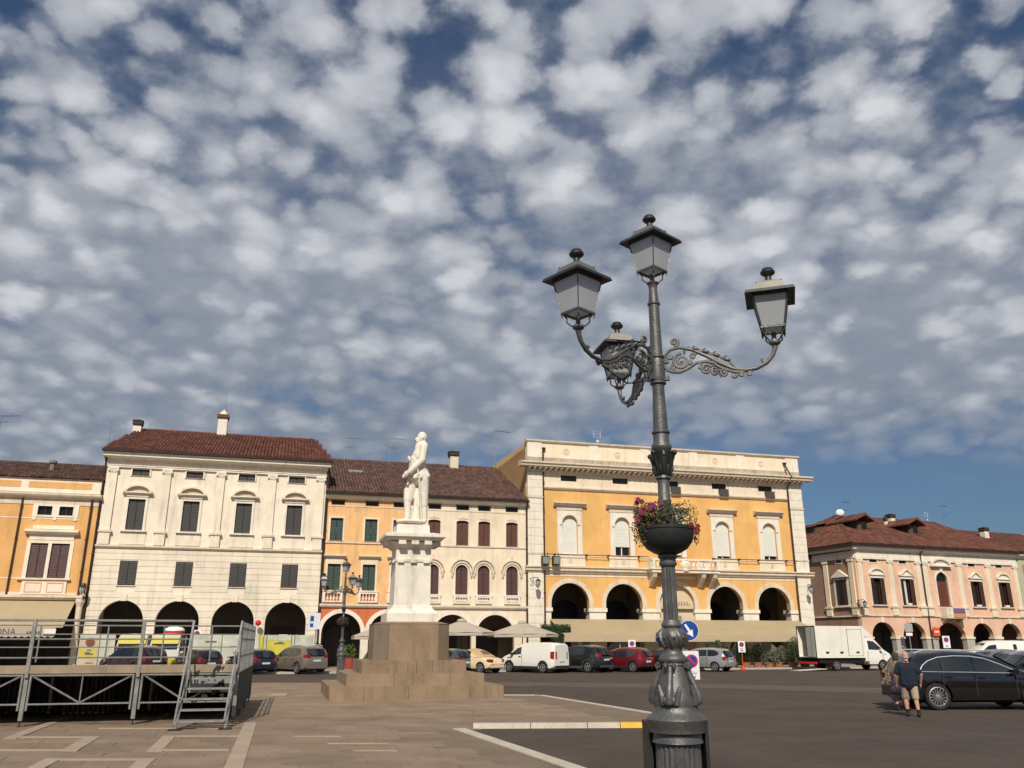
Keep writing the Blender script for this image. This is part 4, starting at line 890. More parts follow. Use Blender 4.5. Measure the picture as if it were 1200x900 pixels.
for u, y, z, h, lb, kd in ((7.0, 7.5, 15.2, 2.6, 'aerial above the left dormer of the pink palace', 1), (20.5, 8, 15.4, 1.8, 'short aerial on the ridge of the pink palace', 3), (23.3, 8, 15.2, 3.2, 'tall fishbone aerial near the right end of the pink palace', 1)):
    c_ = GP(u, y, z); antenna(c_.x, c_.y, z, h, lb, kd, A5 + .3)
q = MB(); q.ell((0, 0, 0), (.5, .12, .4), 12, 6); d_ = tag(q.build('satellite_dish', mat('dish_white', (.75, .75, .74), .5), smooth=40), 'white satellite dish peeking over the left dormer roof', 'satellite dish'); d_.location = GP(5.9, 7.0, 16.3)
# ================================================================ MONUMENT
gran = mat('granite_brown', (.25, .178, .115), .82, .2, 1.1, .3, 35, streak=.35, island=.06, fine=.1)
gran2 = mat('granite_dark', (.18, .14, .1), .85, .2, 1.4, .3, 35, streak=.3, island=.06)  # darker granite tone for two opposite corner slabs of the plinth
marble = mat('marble_white', (.72, .67, .58), .7, .12, 2, .2, 20, streak=.4)
def monument():
    r = thing('monument', 'white marble pedestal on an octagonal granite plinth with three steps', 'monument', (-4.0, 33.4, 0), R(15), None)
    for H_, z0, z1, n in ((3.03, 0, .45, 3), (2.45, .45, .84, 3), (1.9, .84, 1.27, 3)):
        d = .62; MB().box(-H_ + .05, H_ - .05, -H_ + .05, H_ - .05, z0 + .003, z1 - .02).build('step_core', gran, r)
        cuts = [-H_, -H_ + 1.15 + (.5 if n == 3 and z0 else 0), -.35 + z0 * .5, H_ - 1.25, H_]
        for s in (-1, 1):
            for a, b_ in zip(cuts, cuts[1:]):
                q = MB().box(a + .006, b_ - .006, min(s * H_, s * (H_ - d)), max(s * H_, s * (H_ - d)), z0, z1); q.build('granite_block', gran, r)
            for a, b_ in ((-H_ + d + .01, -.3), (-.3, H_ - d - .01)):
                MB().box(min(s * H_, s * (H_ - d)), max(s * H_, s * (H_ - d)), a, b_ - .012, z0, z1 - .002).build('granite_block', gran, r)
    h, c = 1.42, .92
    P8 = [(-c, -h), (c, -h), (h, -c), (h, c), (c, h), (-c, h), (-h, c), (-h, -c)]
    for k in range(8):
        a = Vector(P8[k]); b_ = Vector(P8[(k + 1) % 8]); g1 = (b_ - a).normalized() * .006
        poly = [a + g1, b_ - g1, (b_ - g1) * .72, (a + g1) * .72]
        MB().prism([tuple(p) for p in poly], 1.27, 2.56, 'z').build('plinth_slab', gran2 if k in (7, 3) else gran, r)
    q = MB(); q.prism([(x * .98, y * .98) for x, y in P8], 1.3, 2.54, 'z'); q.build('plinth_core', gran, r)
    vs = [(x * 1.01, y * 1.01, 2.56) for x, y in P8] + [(x * .8, y * .8, 2.64) for x, y in P8]
    MB().add(vs, [tuple(range(7, -1, -1)), tuple(range(8, 16))] + [(i, (i + 1) % 8, (i + 1) % 8 + 8, i + 8) for i in range(8)]).build('plinth_top', gran, r)
    q = MB()
    q.box(-.97, .97, -.97, .97, 2.63, 2.95)
    for a, b_, z0, z1 in ((.95, .9, 2.95, 3.02), (.9, .78, 3.02, 3.14), (.78, .74, 3.14, 3.25), (.7, .68, 3.25, 4.88)): q.frus(0, 0, z0, z1, a, a, b_, b_)
    q.build('pedestal', marble, r)
    q = MB(); q.frus(0, 0, 4.88, 4.98, .72, .72, .74, .74).frus(0, 0, 4.98, 5.4, .68, .68, .68, .68).frus(0, 0, 5.4, 5.62, .7, .7, .95, .95).build('pedestal_frieze', marble, r)
    for x in (-.5, 0, .5):
        for s in (-1, 1):
            MB().box(x - .12, x + .12, s * .73 if s > 0 else -.79, .79 if s > 0 else -.73, 4.84, 4.95).build('drop_block', marble, r); MB().box(s * .73 if s > 0 else -.79, .79 if s > 0 else -.73, x - .12, x + .12, 4.84, 4.95).build('drop_block', marble, r)
            MB().box(x - .14, x + .14, s * .8 if s > 0 else -1.06, 1.06 if s > 0 else -.8, 5.52, 5.66).build('bracket', marble, r); MB().box(s * .8 if s > 0 else -1.06, 1.06 if s > 0 else -.8, x - .14, x + .14, 5.52, 5.66).build('bracket', marble, r)
    q = MB(); q.frus(0, 0, 5.66, 5.8, 1.02, 1.02, 1.16, 1.16).frus(0, 0, 5.8, 5.9, 1.18, 1.18, 1.18, 1.18).frus(0, 0, 5.9, 6.0, 1.18, 1.18, .8, .8).build('pedestal_cornice', marble, r)
    MB().frus(-.03, 0, 6.0, 6.34, .66, .6, .63, .56).build('statue_base', marble, r)
monument()
def statue():
    r = thing('statue', 'white marble statue of a standing bearded man in uniform with a sword', 'statue', (-4.0, 33.4, 6.34), R(15))
    def T(a, b_, y=0.): return Vector(((a - 201) / 210, y, 10.21 - (b_ - 55) / 211 - 6.34))
    q = MB()
    q.ell(T(-10 + 201, 838), (.62, .5, .1), 14, 6)
    q.ell(T(262, 96), (.205, .17, .235), 14, 10).ell(T(235, 118), (.13, .12, .14), 10, 8).cap(T(210, 108), .035, T(203, 120), .03)
    q.cap(T(232, 140), .1, T(212, 190), .055, .8).cap(T(220, 132, -.04), .05, T(208, 138, -.09), .02).ell(T(262, 105, -.17), (.04, .03, .06), 8, 6)
    q.cap(T(272, 140), .13, T(268, 185), .16).cap(T(268, 180), .13, T(250, 170), .1)
    q.cap(T(262, 205), .27, T(240, 270), .3, 1.15).cap(T(240, 270), .3, T(245, 350), .25, 1.0).cap(T(262, 195, -.26), .15, T(262, 195, .26), .15)
    q.cap(T(245, 350), .26, T(236, 440), .37, .9).cap(T(262, 370), .22, T(296, 432), .2, 1.0).cap(T(225, 400), .2, T(185, 440), .2, 1.1)
    q.cap(T(270, 190, -.36), .17, T(252, 320, -.44), .15).cap(T(252, 320, -.44), .15, T(150, 425, -.36), .12).cap(T(150, 425, -.36), .1, T(165, 415, -.36), .12)
    q.ell(T(128, 440, -.34), (.12, .08, .1), 10, 8).cap(T(120, 430, -.34), .05, T(108, 460, -.3), .04).cap(T(130, 450, -.36), .045, T(100, 468, -.32), .03)
    q.cap(T(240, 195, .33), .14, T(178, 320, .3), .12).cap(T(178, 320, .3), .11, T(160, 300, .05), .08).ell(T(152, 285, .02), (.06, .07, .09), 8, 6)
    q.cap(T(205, 300, -.05), .2, T(190, 400, 0), .2)
    q.cap(T(205, 450, .14), .21, T(160, 590, .14), .165).cap(T(160, 560, .14), .18, T(156, 640, .14), .16).cap(T(158, 620, .14), .165, T(160, 800, .14), .115).cap(T(158, 818, .14), .1, T(80, 832, .14), .065)
    q.cap(T(275, 440, -.12), .23, T(283, 600, -.12), .16).cap(T(284, 600, -.12), .165, T(300, 800, -.12), .11).cap(T(303, 822, -.12), .1, T(255, 836, -.16), .065)
    q.cap(T(235, 560, .05), .08, T(232, 850, .05), .2, .9, 8).cap(T(150, 490, -.1), .06, T(146, 520, -.1), .05)
    for k in range(9):                                     # hanging coat skirt in folds
        a = 2 * math.pi * k / 9; q.cap(T(250, 365) + Vector((.2 * math.cos(a), .2 * math.sin(a), 0)), .085, T(238, 462) + Vector((.33 * math.cos(a), .3 * math.sin(a), 0)), .1)
    q.cap(T(250, 360, -.2), .12, T(310, 445, -.22), .12).cap(T(262, 355, .1), .12, T(316, 440, .1), .13)
    for y_ in (-.38, .36): q.cap(T(262, 182, y_ * .8), .13, T(266, 186, y_ * 1.15), .09, .7)
    q.cap(T(232, 195, -.16), .05, T(212, 330, -.2), .04).cap(T(232, 190, .14), .05, T(205, 330, .12), .04).cap(T(238, 160, -.1), .06, T(232, 165, .1), .06)
    for k in range(4): q.cap(T(255 - k * 22, 300 + k * 30, -.5 + .02 * k), .03, T(262 - k * 24, 345 + k * 22, -.4), .03)
    q.cap(T(200, 470, .14), .23, T(165, 640, .14), .19).cap(T(278, 470, -.12), .24, T(290, 690, -.12), .17).cap(T(140, 600, .1), .04, T(170, 660, .05), .03).cap(T(262, 600, -.27), .04, T(292, 690, -.24), .03)
    q.cap(T(135, 428, -.2), .11, T(110, 455, -.12), .08)
    remeshed(q, 'figure', marble, r, .024, 1)
    q = MB(); q.tube([T(218, 392, -.43), T(240, 520, -.42), T(272, 835, -.32)], [.03, .035, .018], 6).ell(T(226, 440, -.44), (.07, .03, .05), 8, 6).tube([T(214, 470, -.46), T(232, 475, -.45), T(258, 462, -.42)], .02, 5); q.build('sword', marble, r, smooth=50)
    q = MB(); q.tube([T(210, 368, -.25), T(262, 355, -.3), T(302, 372, -.1)], .028, 5).tube([T(258, 375, -.32), T(300, 420, -.2), T(322, 440, 0)], .03, 5); q.build('belt', marble, r, smooth=50)
statue()

# ================================================================ HERO LAMP
lampm = mat('cast_iron_grey', (.11, .11, .108), .4, .25, 6, .25, 60, metal=.35, fine=.12, spec=.5)
lampd = mat('iron_dark', (.032, .034, .035), .45, .15, 6, .1, 60, metal=.3, spec=.5)
lampl = mat('iron_pale', (.165, .16, .15), .45, .15, 6, .15, 60, metal=.35, spec=.5)
def spiral(cx, cz, r0, turns, start, n=26, rev=1, shrink=.12):
    return [(cx + r0 * (1 - (1 - shrink) * k / n) * math.cos(start + rev * turns * 2 * math.pi * k / n), 0, cz + r0 * (1 - (1 - shrink) * k / n) * math.sin(start + rev * turns * 2 * math.pi * k / n)) for k in range(n + 1)]
def make_lamp(loc, rz, label):
    r = thing('street_lamp', label, 'street lamp', loc, rz, 'four lantern street lamps')
    # pole, turned parts
    q = MB(); q.lathe([(.2, 0), (.2, .08), (.187, .12), (.187, 1.12)], 0, 0, 48, 0, .07, 1).lathe([(.21, 1.12), (.2, 1.16), (.195, 1.2)], 0, 0, 32); q.build('fluted_drum', lampm, r, smooth=30)
    q = MB(); q.lathe([(.23, 1.2), (.235, 1.24), (.25, 1.275), (.255, 1.3), (.24, 1.325), (.21, 1.34), (.19, 1.375), (.185, 1.4)], 0, 0, 32); q.build('drum_cap', lampm, r, smooth=40)
    q = MB(); q.lathe([(.185, 1.4), (.19, 1.43), (.185, 1.47), (.16, 1.52), (.13, 1.6), (.108, 1.68), (.1, 1.73)], 0, 0, 24); f = q.build('scroll_foot', lampm, r, smooth=50)
    for k in range(4):
        a = math.pi / 4 + k * math.pi / 2 + .35; q = MB(); ca, sa = math.cos(a), math.sin(a)
        def W3(p, w=0.): return (p[0] * ca - w * sa, p[0] * sa + w * ca, p[2])
        rib = [(.19, 0, 1.43), (.2, 0, 1.5), (.165, 0, 1.58), (.13, 0, 1.66), (.118, 0, 1.72)]
        q.tube([W3(p) for p in rib], [.04, .038, .03, .026, .024], 8)
        for w in (-.035, .035):
            q.tube([W3(p, w) for p in spiral(.185, 1.46, .05, 1.4, 1.5, 14)], .017, 6); q.tube([W3(p, w) for p in spiral(.12, 1.725, .026, 1.3, -1.2, 12)], .013, 6)
        for w in (-1, 1): q.tube([W3(p, w * (.05 + .02 * j)) for j, p in enumerate([(.175, 0, 1.42), (.178, 0, 1.5), (.165, 0, 1.57)])], [.03, .026, .012], 6)
        q.build('volute', lampm, f, smooth=50)
    q = MB(); q.lathe([(.11, 1.73), (.105, 1.745), (.12, 1.76), (.122, 1.785), (.1, 1.81), (.085, 1.825), (.08, 1.86), (.085, 1.87), (.11, 1.895), (.124, 1.94), (.12, 1.985), (.098, 2.02), (.075, 2.035), (.085, 2.045), (.088, 2.065), (.075, 2.08), (.07, 2.1)], 0, 0, 28)
    ball = q.build('turned_knob', lampm, r, smooth=50)
    q = MB()
    for k in range(9):
        a = k * 2 * math.pi / 9
        q.tube([(.08 * math.cos(a), .08 * math.sin(a), 2.03), (.122 * math.cos(a + .1), .122 * math.sin(a + .1), 1.98), (.128 * math.cos(a + .25), .128 * math.sin(a + .25), 1.93), (.1 * math.cos(a + .35), .1 * math.sin(a + .35), 1.88)], [.008, .018, .016, .008], 5)
        q.ell((.126 * math.cos(a + .5), .126 * math.sin(a + .5), 1.955), .013, 6, 4)
    q.build('knob_leaves', lampm, ball, smooth=50, kind='stuff')
    q = MB(); q.lathe([(.066, 2.1), (.064, 2.3), (.062, 2.56)], 0, 0, 32, 0, .12, 1).lathe([(.07, 2.56), (.078, 2.575), (.078, 2.59), (.07, 2.6), (.07, 2.62), (.085, 2.635), (.085, 2.655), (.075, 2.665), (.078, 2.7), (.09, 2.72), (.085, 2.76), (.07, 2.78)], 0, 0, 24); q.build('fluted_shaft', lampm, r, smooth=30)
    q = MB(); q.lathe([(.055, 2.78), (.055, 3.12), (.062, 3.13), (.062, 3.15), (.055, 3.16), (.055, 3.33), (.062, 3.335), (.07, 3.345), (.066, 3.36), (.062, 3.37)], 0, 0, 20)
    q.lathe([(.075, 3.6), (.09, 3.62), (.095, 3.64), (.092, 3.655), (.075, 3.68), (.072, 3.76), (.085, 3.77), (.085, 3.785), (.07, 3.8), (.063, 4.0), (.056, 4.2), (.06, 4.24), (.078, 4.25), (.078, 4.265), (.066, 4.275), (.066, 4.5), (.078, 4.51), (.078, 4.525), (.06, 4.54), (.053, 4.8), (.052, 5.05), (.062, 5.06), (.062, 5.08), (.05, 5.09), (.04, 5.22), (.045, 5.27), (.06, 5.285), (.05, 5.3)], 0, 0, 20)
    q.build('pole', lampm, r, smooth=40)
    cp = MB().lathe([(.06, 3.36), (.065, 3.42), (.075, 3.5), (.095, 3.57), (.1, 3.59), (.07, 3.61)], 0, 0, 16).build('capital', lampd, r, smooth=50)
    q = MB()
    for k in range(8):
        a = k * math.pi / 4; big = k % 2; ro = .135 if big else .1
        q.tube([(.062 * math.cos(a), .062 * math.sin(a), 3.38), (.075 * math.cos(a), .075 * math.sin(a), 3.45), (ro * .85 * math.cos(a), ro * .85 * math.sin(a), 3.53), (ro * math.cos(a), ro * math.sin(a), 3.57), (ro * 1.03 * math.cos(a), ro * 1.03 * math.sin(a), 3.545)], [.014, .022, .02, .02, .012], 6)
        if big: q.ell((ro * math.cos(a), ro * math.sin(a), 3.57), (.026, .026, .024), 8, 6)
        q.tube([(.064 * math.cos(a + .4), .064 * math.sin(a + .4), 3.37), (.085 * math.cos(a + .4), .085 * math.sin(a + .4), 3.43), (.09 * math.cos(a + .4), .09 * math.sin(a + .4), 3.46)], [.01, .018, .008], 5)
    q.build('acanthus_leaves', lampd, cp, smooth=50)
    # flower bowl
    q = MB(); q.lathe([(.08, 2.66), (.12, 2.675), (.18, 2.71), (.225, 2.77), (.243, 2.83), (.245, 2.87), (.252, 2.875), (.252, 2.9), (.235, 2.905), (.22, 2.86), (.1, 2.84), (.06, 2.84)], 0, 0, 32); q.build('flower_bowl', lampd, r, smooth=50)
    # arms with scrolls
    def cv(L_, w=0.): return [(.041 + a / 681, w, 5.364 - b_ / 703) for a, b_ in L_]
    for k, ang in enumerate((R(-18), R(-138), R(102))):
        arm = MB()
        arm.tube(cv([(22, 660), (14, 630), (25, 590), (60, 552), (120, 540), (200, 565), (290, 620), (380, 685), (450, 725), (520, 742), (590, 735), (650, 705), (690, 660), (706, 620), (710, 595)]), [.013, .014, .014, .015, .016, .018, .018, .018, .018, .019, .02, .02, .02, .022, .026], 8)
        arm.lathe([(.02, 0), (.05, .02), (.055, .035), (.05, .045)], .041 + 710 / 681, 0, 12, 4.515)
        a_ = arm.build('bracket_arm', lampm if k else lampl, r, smooth=50); a_.rotation_euler = (0, 0, ang)
        s_ = MB(); s_.tube(cv([(16, 655), (40, 692), (75, 708), (115, 713), (170, 692), (220, 660), (290, 655), (330, 672), (360, 700), (400, 722), (450, 745), (500, 752)]), .017, 6)
        for cx, cz, rr, t_, st, rev in ((128, 640, .082, 2.0, 1.5, 1), (285, 712, .052, 1.7, .4, 1), (392, 746, .042, 1.6, .6, 1), (90, 500, .044, 1.4, -1.4, 1), (497, 768, .024, 1.2, .5, 1), (545, 768, .02, 1.2, .5, 1), (640, 684, .02, 1.2, 2.5, 1), (205, 612, .03, 1.3, .4, 1), (245, 690, .026, 1.2, 2.0, -1), (338, 655, .026, 1.3, 3.4, 1), (330, 735, .03, 1.4, 1.0, -1), (425, 700, .02, 1.2, 2.8, 1), (450, 770, .022, 1.2, .2, -1), (60, 600, .022, 1.2, 3.0, 1), (180, 655, .028, 1.3, 4.0, -1), (75, 680, .026, 1.2, 1.6, 1)):
            c0 = cv([(cx, cz)])[0]; s_.tube(spiral(c0[0], c0[2], rr, t_, st, 22, rev), [.016 - .006 * j / 22 for j in range(23)], 6); s_.ell(c0, (.016, .014, .016), 6, 4)
        s_.tube(cv([(150, 545), (150, 590)]), .012, 5).tube(cv([(90, 528), (100, 545)]), .013, 5)
        for j in range(8):                                  # overlapping acanthus leaves along the top
            f_ = j / 7; p = cv([(190 + 225 * f_, 552 + 108 * f_ - 10 * math.sin(3.1 * f_))])[0]; rt = Matrix.Rotation(.42 + .25 * (-1) ** j, 3, 'Y')
            s_.ell((p[0], .008 * (-1) ** j, p[2]), (.034, .02, .013 + .006 * (j % 2)), 8, 6, rt)
            if j % 2 == 0: s_.tube([(p[0] + .02, 0, p[2]), (p[0] + .035, 0, p[2] + .014), (p[0] + .05, 0, p[2] + .008)], [.008, .007, .003], 5)
        s_.tube(cv([(130, 542), (190, 552), (300, 600), (420, 662), (470, 728)]), [.008, .012, .011, .01, .006], 6)
        for j in range(14):
            p = cv([(325 + 7 * (j % 5), 675 + 17 * (j // 3))])[0]; s_.ell((p[0], (-1) ** j * .01, p[2]), (.016, .01, .012), 6, 4)
        for j in range(7):
            p = cv([(340 + 6 * j, 670 + 14 * j)])[0]; s_.tube([(p[0], 0, p[2]), (p[0] - .02, 0, p[2] - .03)], [.012, .005], 5)
        s_.build('scrollwork', lampm if k else lampl, a_, smooth=50)
        if k == 1: MB().tube(cv([(30, 640), (120, 800), (300, 850), (480, 800), (600, 740)], .02), .007, 4).build('cable', kb, a_)
        for z in (4.3, 4.47): MB().box(.05, .11, -.02, .02, z - .02, z + .02).build('clamp', lampm, a_)
    MB().lathe([(.07, 4.28), (.074, 4.3), (.074, 4.47), (.07, 4.49)], 0, 0, 16).build('collar', lampm, r, smooth=40)
    # lanterns
    def lantern(x, y, z, ang, pale):
        L0 = MB()
        for sx in (-1, 1):
            for sy in (-1, 1):
                L0.tube([(sx * .1, sy * .1, .12), (sx * .152, sy * .152, .42)], .008, 4)
                L0.tube([(sx * .1, sy * .1, .1), (sx * .098, sy * .098, .07)], [.012, .004], 4)
                L0.tube([(0, 0, .0), (sx * .045, sy * .045, .0), (sx * .072, sy * .072, .035), (sx * .07, sy * .07, .07), (sx * .095, sy * .095, .115)], .008, 5)
        for z_, h_ in ((.115, .1), (.42, .152)):
            for s in (-1, 1): L0.box(-h_ - .008, h_ + .008, s * h_ - .008, s * h_ + .008, z_ - .01, z_ + .01); L0.box(s * h_ - .008, s * h_ + .008, -h_ + .008, h_ - .008, z_ - .01, z_ + .01)
        L0.lathe([(.025, 0), (.02, .05), (.03, .07), (.012, .1)], 0, 0, 10)
        fr = L0.build('lantern', lampm, r, loc=(x, y, z)); fr.rotation_euler = (0, 0, ang)
        q = MB(); q.frus(0, 0, .125, .41, .096, .096, .148, .148); q.f = q.f[2:]; q.build('lantern_glass', MT['frost'], fr)
        q = MB(); q.add([(-.09, -.09, .124), (.09, -.09, .124), (.09, .09, .124), (-.09, .09, .124), (0, 0, .07)], [(0, 1, 4), (1, 2, 4), (2, 3, 4), (3, 0, 4)]); q.build('lower_glass', MT['frost'], fr)
        q = MB(); q.frus(0, 0, .425, .455, .222, .222, .212, .212).frus(0, 0, .455, .475, .212, .212, .15, .15); q.build('hood_brim', lampd, fr)
        q = MB(); q.frus(0, 0, .47, .56, .15, .15, .11, .11).frus(0, 0, .56, .6, .11, .11, .04, .04)
        for s in (-1, 1): q.ell((s * .11, .11, .56), .009, 6, 4).ell((s * .11, -.11, .56), .009, 6, 4)
        q.build('hood', pale, fr)
        MB().lathe([(.04, .59), (.028, .63), (.03, .655), (.056, .67), (.068, .685), (.066, .7), (.05, .705), (.054, .715), (.045, .73), (.02, .74)], 0, 0, 16).build('finial', lampd, fr, smooth=50)
        return fr
    hp = mat('hood_zinc', (.3, .28, .24), .45, .12, 5, .05, 50, metal=.2); hp2 = mat('hood_grey', (.13, .13, .125), .5, .12, 5, .05, 50, metal=.2)
    lantern(0, 0, 5.3, R(-138), hp2)
    for ang, p_ in ((R(-18), hp), (R(-138), hp2), (R(102), hp)): lantern(1.083 * math.cos(ang), 1.083 * math.sin(ang), 4.56, ang, p_)
    return r
lamp = make_lamp((1.385, 7.5, 0), 0, 'tall grey four lantern street lamp in the foreground with scrolled arms')
copy_tree(lamp, None, (-8.62, 44.0, 0), R(198), 'smaller looking four lantern street lamp standing left behind the monument steps')
# the dark bin-like guard behind the drum
q = MB()
for s in (-1, 1): q.box(s * .24 - .015 + 0, s * .24 + .015, -.04, .24, 0, 1.27).box(-.22, .22, s * .24 - .015, s * .24 + .015, 0, 1.27) if s > 0 else q.box(-.255, -.225, -.04, .24, 0, 1.27)
gd = tag(q.build('lamp_guard', lampd), 'black open box guard around the foot of the foreground lamp', 'guard'); gd.location = (1.41, 7.62, 0); gd.rotation_euler = (0, 0, .05)
leafm = [mat('leaf_green', (.06, .065, .03), .7, .3, 20), mat('leaf_olive', (.11, .1, .035), .7, .3, 20)]
petal = [mat('petal_magenta', (.2, .012, .08), .6, .2, 20), mat('petal_red', (.17, .01, .022), .6, .2, 20)]
def flowers(loc, label, n=1400, rz=0):
    rn = random.Random(5); t = thing('flowering_plant', label, 'flowers', loc, rz, 'flowers in the lamp bowls')
    q = MB(); q.leafs((-.06, 0, 3.0), (.24, .24, .14), n, .018, rn, .2, low=2.9).leafs((.17, 0, 3.02), (.13, .15, .13), n // 3, .014, rn, .2, low=2.9).leafs((-.24, -.08, 2.88), (.08, .12, .16), n // 3, .016, rn, 0).leafs((.25, -.05, 2.84), (.04, .08, .1), n // 9, .014, rn, 0)
    for k in range(26):
        a = rn.uniform(0, 6.28); x, y = .2 * math.cos(a) - .03, .2 * math.sin(a); h = rn.uniform(.06, .24); dx, dy = rn.uniform(-.08, .08), rn.uniform(-.05, .05)
        q.tube([(x, y, 2.9), (x + dx, y + dy, 2.9 + h)], .003, 3)
        for j in range(8): f_ = (j + 2) / 10; q.leafs((x + dx * f_, y + dy * f_, 2.9 + h * f_), (.02, .02, .015), 1, .014, rn, 0)
    q.build('foliage', leafm[0], t, kind='stuff')
    q = MB(); q.leafs((-.12, -.12, 2.98), (.13, .1, .07), n // 3, .017, rn, .1); q.build('foliage', leafm[1], t, kind='stuff')
    for k in range(34 if n > 1000 else 12):
        c = (rn.uniform(-.3, -.02), rn.uniform(-.22, .0), rn.uniform(2.85, 3.13)) if k % 5 else (rn.uniform(.2, .27), -.1, rn.uniform(2.82, 2.92))
        q = MB()
        for j in range(5): a = j * 1.257; q.ell((c[0] + .013 * math.cos(a), c[1] - .006, c[2] + .013 * math.sin(a)), (.012, .004, .012), 6, 4)
        q.build('blossom', petal[0 if c[0] < .1 and k % 3 else 1], t)
    return t
flowers((1.385, 7.5, 0), 'magenta and red petunias spilling from the bowl of the foreground lamp', 1050)
flowers((-8.62, 44, 0), 'faded reddish flowers in the bowl of the lamp behind the monument', 500)
# wall lamps on brackets
def wall_lamp(u, z, label, FPf=FP, rz=A, off=1.0, side=0):
    p = FPf(u, 0, z); t = thing('wall_lamp', label, 'wall lamp', p, rz, 'wall lamps on brackets')
    q = MB(); q.tube([(side, -.02, .62), (side * .5, -off * .5, .75), (0, -off, .7)], .025, 5).tube([(side, -.02, .1), (side * .6, -off * .35, .3), (side * .4, -off * .55, .72)], .018, 5).box(side - .06, side + .06, -.04, 0, 0, .75); q.build('bracket', iron, t)
    q = MB(); q.lathe([(.02, .7), (.03, .62), (.2, .5), (.22, .46), (.19, .44)], 0, -off, 8); q.build('hood', lampd, t)
    q = MB(); q.lathe([(.18, .44), (.17, .2), (.09, .0), (.03, -.06)], 0, -off, 8); q.build('lantern_glass', MT['frost'], t)
    q = MB()
    for k in range(8): a = k * math.pi / 4; q.tube([(.185 * math.cos(a), -off + .185 * math.sin(a), .44), (.175 * math.cos(a), -off + .175 * math.sin(a), .2), (.09 * math.cos(a), -off + .09 * math.sin(a), 0)], .012, 4)
    q.build('lantern_frame', lampd, t); return t
wall_lamp(.55, 6.0, 'wall lamp on the left corner pier of the yellow palace', side=-.45)
wall_lamp(-31.75, 5.0, 'wall lamp between the orange house and the white palace', off=.8)
wall_lamp(-15.75, 6.0, 'pale wall lamp on the downpipe between the white palace and the apricot house', off=.7)
wall_lamp(24.9, 5.9, 'wall lamp on the right corner pier of the yellow palace', side=.3)
wall_lamp(.2, 5.3, 'wall lamp at the near corner of the pink palace', GP, A5, .9)
for u in (1.25, 2.15):
    t = thing('floodlight', {1.25: 'left one of two floodlights on the ledge of the yellow palace', 2.15: 'right one of two floodlights on the ledge of the yellow palace'}[u], 'floodlight', FP(u, -.5, 7.74), A, 'floodlights on the ledge')
    MB().prism([(.0, 0), (-.35, .02), (-.42, .62), (-.1, .7), (0, .5)], -.3, .3, 'x').build('housing', lampd, t); MB().prism([(-.36, .06), (-.42, .58), (-.44, .58), (-.38, .06)], -.25, .25, 'x').build('lens', glassmat('lens', (.25, .28, .28), .1), t)
    MB().tube([(0, -.15, -.1), (0, -.15, .1)], .03, 5).tube([(.2, -.1, .6), (.25, -.1, .95)], .03, 5).build('bracket', iron, t)

# ================================================================ STAGE
steel = mat('galvanised_steel', (.27, .275, .26), .5, .2, 6, .1, 60, metal=.45, fine=.1)
deckm = mat('plywood_edge', (.3, .235, .165), .8, .18, 2, .1, 40, streak=.3)
st = thing('stage', 'steel framed stage platform with railings and a plywood deck', 'stage', (-9.12, 21.6, 0), R(14))
def tb(name, pts, r_=.024, par=None, m=steel, s=5): return MB().tube(pts, r_, s).build(name, m, par or st)
XL, XR, DY = -10.0, 2.25, 7.2
for y in range(3):
    for x0, x1 in ((-10, -7.52), (-7.5, -5.02), (-5.0, -2.57), (-2.54, -.09), (-.06, 2.25)):
        MB().box(x0, x1, y * 2.42 + .03, y * 2.42 + 2.4, 1.13, 1.21).build('deck_panel', deckm, st)
        if y == 0: MB().box(x0, x1, -.075, -.035, 1.19, 1.375).build('toe_board', deckm, st)
def frame_bay(x0, x1, y, half=False, par=st, ax='x'):
    q = MB()
    def P3(x, z): return (x, y, z) if ax == 'x' else (y, x, z)
    q.tube([P3(x0, 1.15), P3(x1, 1.15)], .032, 6).tube([P3(x0, .5), P3(x1, .5)], .022, 6)
    xm = (x0 + x1) / 2; q.tube([P3(xm, .5), P3(xm, 1.13)], .018, 5).tube([P3(x0 + .06, 1.12), P3(xm, .52)], .022, 5).tube([P3(xm, .52), P3(x1 - .06, 1.12)], .022, 5)
    q.tube([P3(x0, .36), P3(x0, 1.17)], .03, 6).tube([P3(x1, .36), P3(x1, 1.17)], .03, 6)
    return q.build('truss_frame', steel, par)
for x0, x1 in ((-9.9, -7.6), (-7.4, -5.1), (-4.93, -2.63), (-2.45, -.17), (.03, 2.15)):
    frame_bay(x0, x1, -.03); frame_bay(x0, x1, 7.2)
for y0, y1 in ((.08, 2.34), (2.5, 4.76), (4.92, 7.15)): frame_bay(y0, y1, 2.25, ax='y')
for x in (-7.5, -5.02, -2.54, -.07, 2.25):
    for y in (0, 2.42, 4.84, 7.24):
        l = MB().box(x - .045, x + .045, y - .045, y + .045, .14, 1.12).build('leg', steel, st); MB().lathe([(.07, 0), (.07, .012), (.016, .02), (.016, .16)], x, y, 8).build('screw_jack', lampd, l)
tb('handrail', [(-10, -.05, 2.42), (1.08, -.05, 2.42)], .03, s=6)
for z in (1.98, 1.55): tb('rail', [(-10, -.05, z), (1.08, -.05, z)], .02)
for x in (-7.5, -5.02, -2.54, -.07): MB().box(x - .04, x + .04, -.1, -.03, 1.1, 2.44).build('rail_post', steel, st)
tb('rail_post', [(1.08, -.05, 1.15), (1.08, -.05, 2.42)], .03); tb('rail_post', [(.93, .1, 1.15), (.93, .1, 2.05)], .022)
tb('handrail', [(-10, 7.25, 2.42), (2.25, 7.25, 2.42)]); [tb('rail', [(-10, 7.25, z), (2.25, 7.25, z)], .018) for z in (2.15, 1.75)]
for x in (-8.3, -6.2, -4.3, -2.3, -.6, .9): tb('rail_post', [(x, 7.25, 1.3), (x, 7.25, 2.42)], .026)
for z in (2.27, 2.0, 1.58): tb('side_rail', [(2.27, 0, z), (2.27, 7.25, z)], .028 if z > 2.3 else .02)
